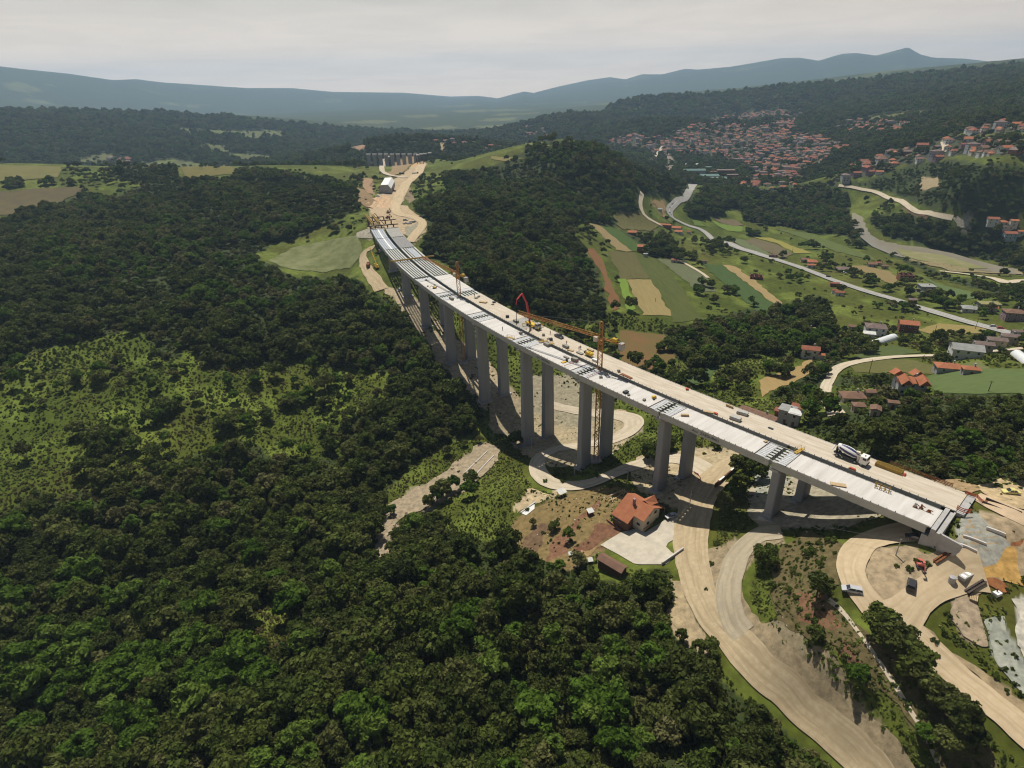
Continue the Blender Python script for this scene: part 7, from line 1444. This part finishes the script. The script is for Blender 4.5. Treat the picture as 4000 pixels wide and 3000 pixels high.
CLUMPS = [(C8[0][0]+a/C8[1], C8[0][1]+b/C8[1], c/C8[1], d/C8[1], e) for a, b, c, d, e in (map(float, q.split()) for q in _c8.split(','))]
CLUMPS += [tuple(map(float, q.split())) for q in '2480 1425 26 30 1,2560 1440 60 40 .9,2650 1480 66 60 1,2590 1495 30 36 1,2720 1490 30 40 .8,2270 1280 30 30 1,2230 1300 36 36 .9,2210 1330 30 30 .8,2460 1205 18 20 1,2405 1214 16 13 1,2410 1096 8 10 1,2715 1130 34 40 1,2790 1170 24 36 1,2940 1180 22 36 1,2760 1110 40 20 .6,2850 1130 40 30 .5,2940 895 32 56 1.6,2525 985 14 18 .8,2590 950 60 26 .9,2640 985 60 24 .9,2700 1000 40 20 .8,3030 1440 60 50 .9,3080 1420 40 40 .8,3130 1380 40 30 .8,3210 1440 40 60 1,3300 1380 50 40 .7,3420 1370 50 20 .5,3660 1330 24 24 .6,3230 1630 40 36 .8,3150 1630 40 40 .9,3190 1600 40 36 .8,3060 1560 36 40 .8,2560 1780 40 50 1,2520 1770 40 50 1,2610 1740 30 40 .8,2670 1730 20 30 .7,2900 1830 60 44 .9,2950 1860 40 40 .8,2850 1940 34 40 .8,2890 1890 30 30 .7,2830 1970 30 30 .5,2010 1715 44 50 1.1,1830 1920 30 44 .9,1780 1900 40 30 .6,1720 1930 36 46 .8,1690 1950 40 40 .8,1530 2000 20 26 .5,2170 2060 14 20 .5,2220 2100 24 30 .8,2155 2075 10 14 .4,2080 2050 14 16 .4,2190 2220 24 24 .8,2260 2200 30 20 .8,3190 2310 56 66 1,2990 2200 40 50 .6,2970 2170 30 40 .5,3170 2480 42 54 1,3345 2640 48 64 1,3385 2690 30 34 .6,3420 2450 60 50 .9,3480 2520 60 56 .9,3540 2600 70 60 .8,3590 2680 50 50 .8,3640 2760 50 44 .7,3740 2830 70 60 .7,3800 2900 60 50 .6,3750 2760 40 40 .6,3690 2710 40 40 .6,3700 2900 50 50 .5,3600 2880 40 40 .4,440 800 30 20 .8,360 712 16 22 1.4,250 630 10 10 1,60 720 60 7 .8,190 720 40 6 .8,280 718 30 6 .8,560 705 14 12 1,1980 625 7 12 1,1760 695 14 36 1.6,1635 720 6 12 1,1605 755 5 8 .8,1325 855 14 30 1,1310 900 24 16 .7,1410 700 30 10 .6,2640 1015 24 18 .6,2600 1350 50 40 1,3740 1300 10 22 2,3780 1305 9 22 2,3690 1310 9 20 2,3710 1305 8 18 2,3660 1315 9 18 2,3640 1320 9 20 2,3830 1300 9 18 2,3860 1300 8 16 2,3350 1360 40 20 .4,3400 1110 40 18 .6,3460 1130 40 18 .5,3690 1190 60 24 .7,3620 1165 40 20 .6,3560 1150 36 20 .5,3050 1000 20 14 .6,3200 1045 10 12 1'.split(',')]
BUSHES = [tuple(map(float, q.split())) for q in '3300 2700 20,3260 2600 24,3180 2420 30,3120 2380 26,3080 2300 30,3230 2520 22,3400 2790 24,3450 2840 26,3290 2560 20,3680 2460 26,3700 2400 22,3650 2500 24,3660 2560 20,3890 2640 26,3930 2700 24,3960 2560 18,3870 2330 20,3580 2190 30,3620 2200 26,3550 2220 26,3500 2210 18,2080 1920 12,2130 1880 16,2200 1880 18,2170 1850 14,2060 1990 14,1960 2050 16,1900 2020 12,1850 1980 12,2330 1860 18,2380 1900 16,2450 1950 14,2120 2080 12,2180 2030 12,2230 2110 13,2140 2120 10,2260 2060 12,2310 1990 10,2620 2300 20,2620 2250 16,2780 2200 18,2800 2120 20,2830 2060 22,2760 2300 14,3120 2120 20,3200 2120 22,3260 2160 18'.split(',')]
def scatter(name, pts, protos, label_kind='stuff', sink=.25):
    """ONE object: a point cloud with the prototypes' meshes on it"""
    me = bpy.data.meshes.new(name); n = len(pts); me.vertices.add(n)
    z = hz(pts[:, 0], pts[:, 1])-sink*pts[:, 2]; me.vertices.foreach_set('co', np.c_[pts[:, :2], z].ravel())
    sc = np.c_[pts[:, 2]*(.88+.24*RNG.random(n)), pts[:, 2]*(.88+.24*RNG.random(n)), pts[:, 2]*(.85+.32*RNG.random(n))]
    me.attributes.new('sc', 'FLOAT_VECTOR', 'POINT').data.foreach_set('vector', sc.astype(np.float32).ravel())
    me.attributes.new('rt', 'FLOAT_VECTOR', 'POINT').data.foreach_set('vector', np.c_[RNG.normal(size=(n, 2))*.05, RNG.random(n)*6.283].astype(np.float32).ravel())
    me.attributes.new('ix', 'INT', 'POINT').data.foreach_set('value', pts[:, 3].astype(np.int32))
    o = bpy.data.objects.new(name, me); COL.objects.link(o); o['kind'] = 'stuff'
    ng = bpy.data.node_groups.new(name, 'GeometryNodeTree'); ng.interface.new_socket('Geometry', in_out='INPUT', socket_type='NodeSocketGeometry'); ng.interface.new_socket('Geometry', in_out='OUTPUT', socket_type='NodeSocketGeometry')
    N = ng.nodes; L = ng.links; gi = N.new('NodeGroupInput'); go = N.new('NodeGroupOutput'); jn = N.new('GeometryNodeJoinGeometry'); ip = N.new('GeometryNodeInstanceOnPoints')
    for p in protos:
        oi = N.new('GeometryNodeObjectInfo'); oi.inputs['Object'].default_value = p; oi.inputs['As Instance'].default_value = True; oi.transform_space = 'ORIGINAL'; L.new(oi.outputs['Geometry'], jn.inputs[0])
    def at(nm, dt):
        a = N.new('GeometryNodeInputNamedAttribute'); a.data_type = dt; a.inputs['Name'].default_value = nm; return a.outputs['Attribute']
    L.new(gi.outputs[0], ip.inputs['Points']); L.new(jn.outputs[0], ip.inputs['Instance']); ip.inputs['Pick Instance'].default_value = True
    L.new(at('ix', 'INT'), ip.inputs['Instance Index']); L.new(at('rt', 'FLOAT_VECTOR'), ip.inputs['Rotation']); L.new(at('sc', 'FLOAT_VECTOR'), ip.inputs['Scale'])
    L.new(ip.outputs[0], go.inputs[0]); md = o.modifiers.new('scatter', 'NODES'); md.node_group = ng; return o
def tree_place(u, v):
    if v > 2550: return 'in the foreground wood along the bottom of the picture'
    if u > 2950: return 'on the scrubby bank between the two earth roads'
    if u > 2300 and v > 2150: return 'in the wood below the yard of the orange roofed house'
    if u > 1900 and v > 1850: return 'around the orchard slope left of the orange roofed house'
    if u > 1700: return 'beside the stream bed under the viaduct'
    if v < 1960: return 'at the lower edge of the open meadow'
    return 'in the wood at lower left below the meadow' if u < 900 else 'in the wood below the stream bed'
def plant():
    T, S, nb = gather()
    z = hz(T[:, 0], T[:, 1]); P = np.c_[T[:, :2], z+4*T[:, 2]]; uv = project(P); dep = -((P-ZC)@CR)[:, 2]
    inn = (uv[:, 0] > -40) & (uv[:, 0] < 4040) & (uv[:, 1] > 0) & (uv[:, 1] < 3060)
    score = np.where(inn, T[:, 2]/dep, 0); order = np.argsort(-score); top = order[:300]
    proto = {}
    for i in top:
        x, y, s, k = T[i]; k = int(k); cm, tm, tone, rad = TREE[k]
        size = 'large' if s > 1.0 else 'small' if s < .75 else 'mid-sized'
        t = empty('broadleaf_tree', (x, y, float(hz(x, y))-.25*s), RNG.random()*6.283, '%s %s broadleaf tree %s' % (size, tone, tree_place(*uv[i])), 'tree', 'broadleaf trees of the foreground woods')
        t.scale = (s*(.88+.24*RNG.random()), s*(.88+.24*RNG.random()), s*(.85+.32*RNG.random()))
        for nm, me in (('crown', cm), ('trunk', tm)):
            c = bpy.data.objects.new(nm, me); COL.objects.link(c); c.parent = t
            if nm == 'crown': proto.setdefault(k, c)
    for k in range(len(TREE)):
        if k not in proto: proto[k] = proto[min(proto)]
    rest = T[order[300:]]
    d = np.hypot(rest[:, 0], rest[:, 1])
    scatter('forest', rest, [proto[k] for k in range(len(TREE))])
    # shrubs
    z = hz(S[:, 0], S[:, 1]); P = np.c_[S[:, :2], z]; uv = project(P); dep = -((P-ZC)@CR)[:, 2]
    inn = (uv[:, 0] > 0) & (uv[:, 0] < 4000) & (uv[:, 1] > 0) & (uv[:, 1] < 3000); score = np.where(inn, S[:, 2]/dep, 0); score[:nb] += 1; order = np.argsort(-score); top = order[:90]; sp = {}
    for i in top:
        x, y, s, k = S[i]; k = int(k); u, v = uv[i]
        where = 'on the bank between the haul road and the upper site road' if (u > 2950 and v > 2080) else 'beside the haul road below the viaduct' if u > 2550 else 'on the garden slope left of the orange roofed house' if v > 1840 and u > 1900 else 'in the open meadow' if u < 1700 else 'near the foot of the viaduct'
        o = bpy.data.objects.new('shrub', SHRUB[k][0]); COL.objects.link(o); o.location = (x, y, float(hz(x, y))-.1*s); o.scale = (s, s, s*(.85+.3*RNG.random())); o.rotation_euler = (0, 0, RNG.random()*6.283)
        tag(o, '%s leafy shrub %s' % ('rounded' if s > .8 else 'low', where), 'shrub', 'shrubs about the building site'); sp.setdefault(k, o)
    for k in range(len(SHRUB)):
        if k not in sp: sp[k] = sp[min(sp)]
    scatter('undergrowth', S[order[90:]], [sp[k] for k in range(len(SHRUB))], sink=.05)
    print('trees', len(T), 'shrubs', len(S))
plant()
def herbs():
    """tall grass and weeds over the open ground, and loose stones over the bare ground"""
    G = []; r = 70.
    while r < 420:
        s = max(.85, .0052*r); aw = 66 if r < 230 else 48; n = int(R(2*aw)*r/s); th = R(-aw)+R(2*aw)*(np.arange(n)+RNG.random(n))/n; rr = r+RNG.random(n)*s; G.append(np.c_[rr*np.sin(th), rr*np.cos(th), np.full(n, s)]); r += s*.95
    G = np.vstack(G); P = np.c_[G[:, :2], hz(G[:, 0], G[:, 1])]; uv = project(P); k = (uv[:, 0] > -60) & (uv[:, 0] < 4060) & (uv[:, 1] < 3080); G, P, uv = G[k], P[k], uv[k]
    cls, _ = classify(P); keep = np.ones(len(P), bool)
    for p in ROADBUF: keep &= ~p(P)
    for hx, hy, hr in HOUSES: keep &= (P[:, 0]-hx)**2+(P[:, 1]-hy)**2 > hr**2
    bank = inside(uv, px('3010 2130,3280 2110,3270 2290,3440 2540,3900 2960,3900 3100,3600 3100,3100 2460,3000 2300')) | inside(uv, px('3280 2480,3400 2440,3560 2560,3800 2780,3960 2960,3960 3100,3640 3100'))
    a = fbm(P[:, 0], P[:, 1], 18, 4, 71); f = np.zeros(len(P), bool)
    for cv, t, *_ in FIELDS: f |= inside(uv, conv(*cv, t))
    pr = np.select([bank, (cls == 0) | (cls == 5), cls == 1, cls == 2], [.97, .86+a*.6, .8, np.clip(.06+a*.9, 0, .45)], 0)*keep*~f
    q = RNG.random(len(P)); k = q < pr; v = RNG.random(k.sum()); t = fbm(P[k, 0], P[k, 1], 26, 3, 72)
    H = np.c_[P[k, :2], (.35+.75*v**2)*np.maximum(1, G[k, 2]/1.1), np.where(t+v*.4 > .42, 2, np.where(t+v*.5 > .12, 1, 0))]
    mm = [leaf_mat('meadow herbs', (.062, .090, .012), (.085, .115, .018), (.11, .14, .028)), leaf_mat('pale weeds', (.12, .155, .03), (.165, .2, .045), (.22, .25, .075)), leaf_mat('dry grass', (.12, .1, .034), (.16, .13, .05), (.2, .17, .075))]
    TU = [crown_mesh('herb tuft %d' % i, 300+i, .62, .62, 5, 46, .24, m, 1, .02) for i, m in enumerate(mm)]; pr_ = []
    for i, me in enumerate(TU):
        x, y = H[H[:, 3] == i][0, :2]; o = bpy.data.objects.new('grass', me); COL.objects.link(o); o.location = (x, y, float(hz(x, y))); o['kind'] = 'stuff'; pr_.append(o)
    scatter('tall_grass', H, pr_, sink=.03)
    st = (cls == 2) & (RNG.random(len(P)) < np.clip(.10+a*.5, .01, .4)) & keep & ~f; n = st.sum(); v = RNG.random(n)
    g = np.random.default_rng(5); RK = []
    for i in range(3):
        bm = bmesh.new(); bmesh.ops.create_icosphere(bm, subdivisions=1, radius=.5)
        for ve in bm.verts: ve.co *= .7+.6*g.random(); ve.co.z *= .6
        me = bpy.data.meshes.new('stone %d' % i); bm.to_mesh(me); bm.free(); me.materials.append(mat('stone %d' % i, ((.42, .37, .28), (.33, .32, .29), (.28, .22, .15))[i], .9, .2, 3)); o = bpy.data.objects.new('rubble', me); COL.objects.link(o); p = P[st][i]; o.location = tuple(p); o['kind'] = 'stuff'; RK.append(o)
    scatter('loose_rubble', np.c_[P[st][:, :2], .18+.75*v**5, RNG.integers(0, 3, n)], RK, sink=.0); print('herbs', len(H), 'stones', n)
herbs()
# ------------------------------------------------------------------ haze: one closed box of even, pale air
def haze():
    x0, x1, y0, y1, z0, z1 = -12600., 12600., -60., 13500., -80., 640.
    V = [(x, y, z) for z in (z0, z1) for y in (y0, y1) for x in (x0, x1)]
    F = [(0, 2, 3, 1), (4, 5, 7, 6), (0, 1, 5, 4), (2, 6, 7, 3), (0, 4, 6, 2), (1, 3, 7, 5)]
    m = bpy.data.materials.new('hazy air'); m.use_nodes = True; N = m.node_tree.nodes; N.clear()
    out = N.new('ShaderNodeOutputMaterial'); v = N.new('ShaderNodeVolumePrincipled'); m.node_tree.links.new(v.outputs[0], out.inputs['Volume'])
    v.inputs['Density'].default_value = 1.05e-4; v.inputs['Color'].default_value = (.5, .74, 1, 1); v.inputs['Anisotropy'].default_value = .35
    o = mesh_obj('haze', V, F, m); tag(o, kind='stuff')
haze()
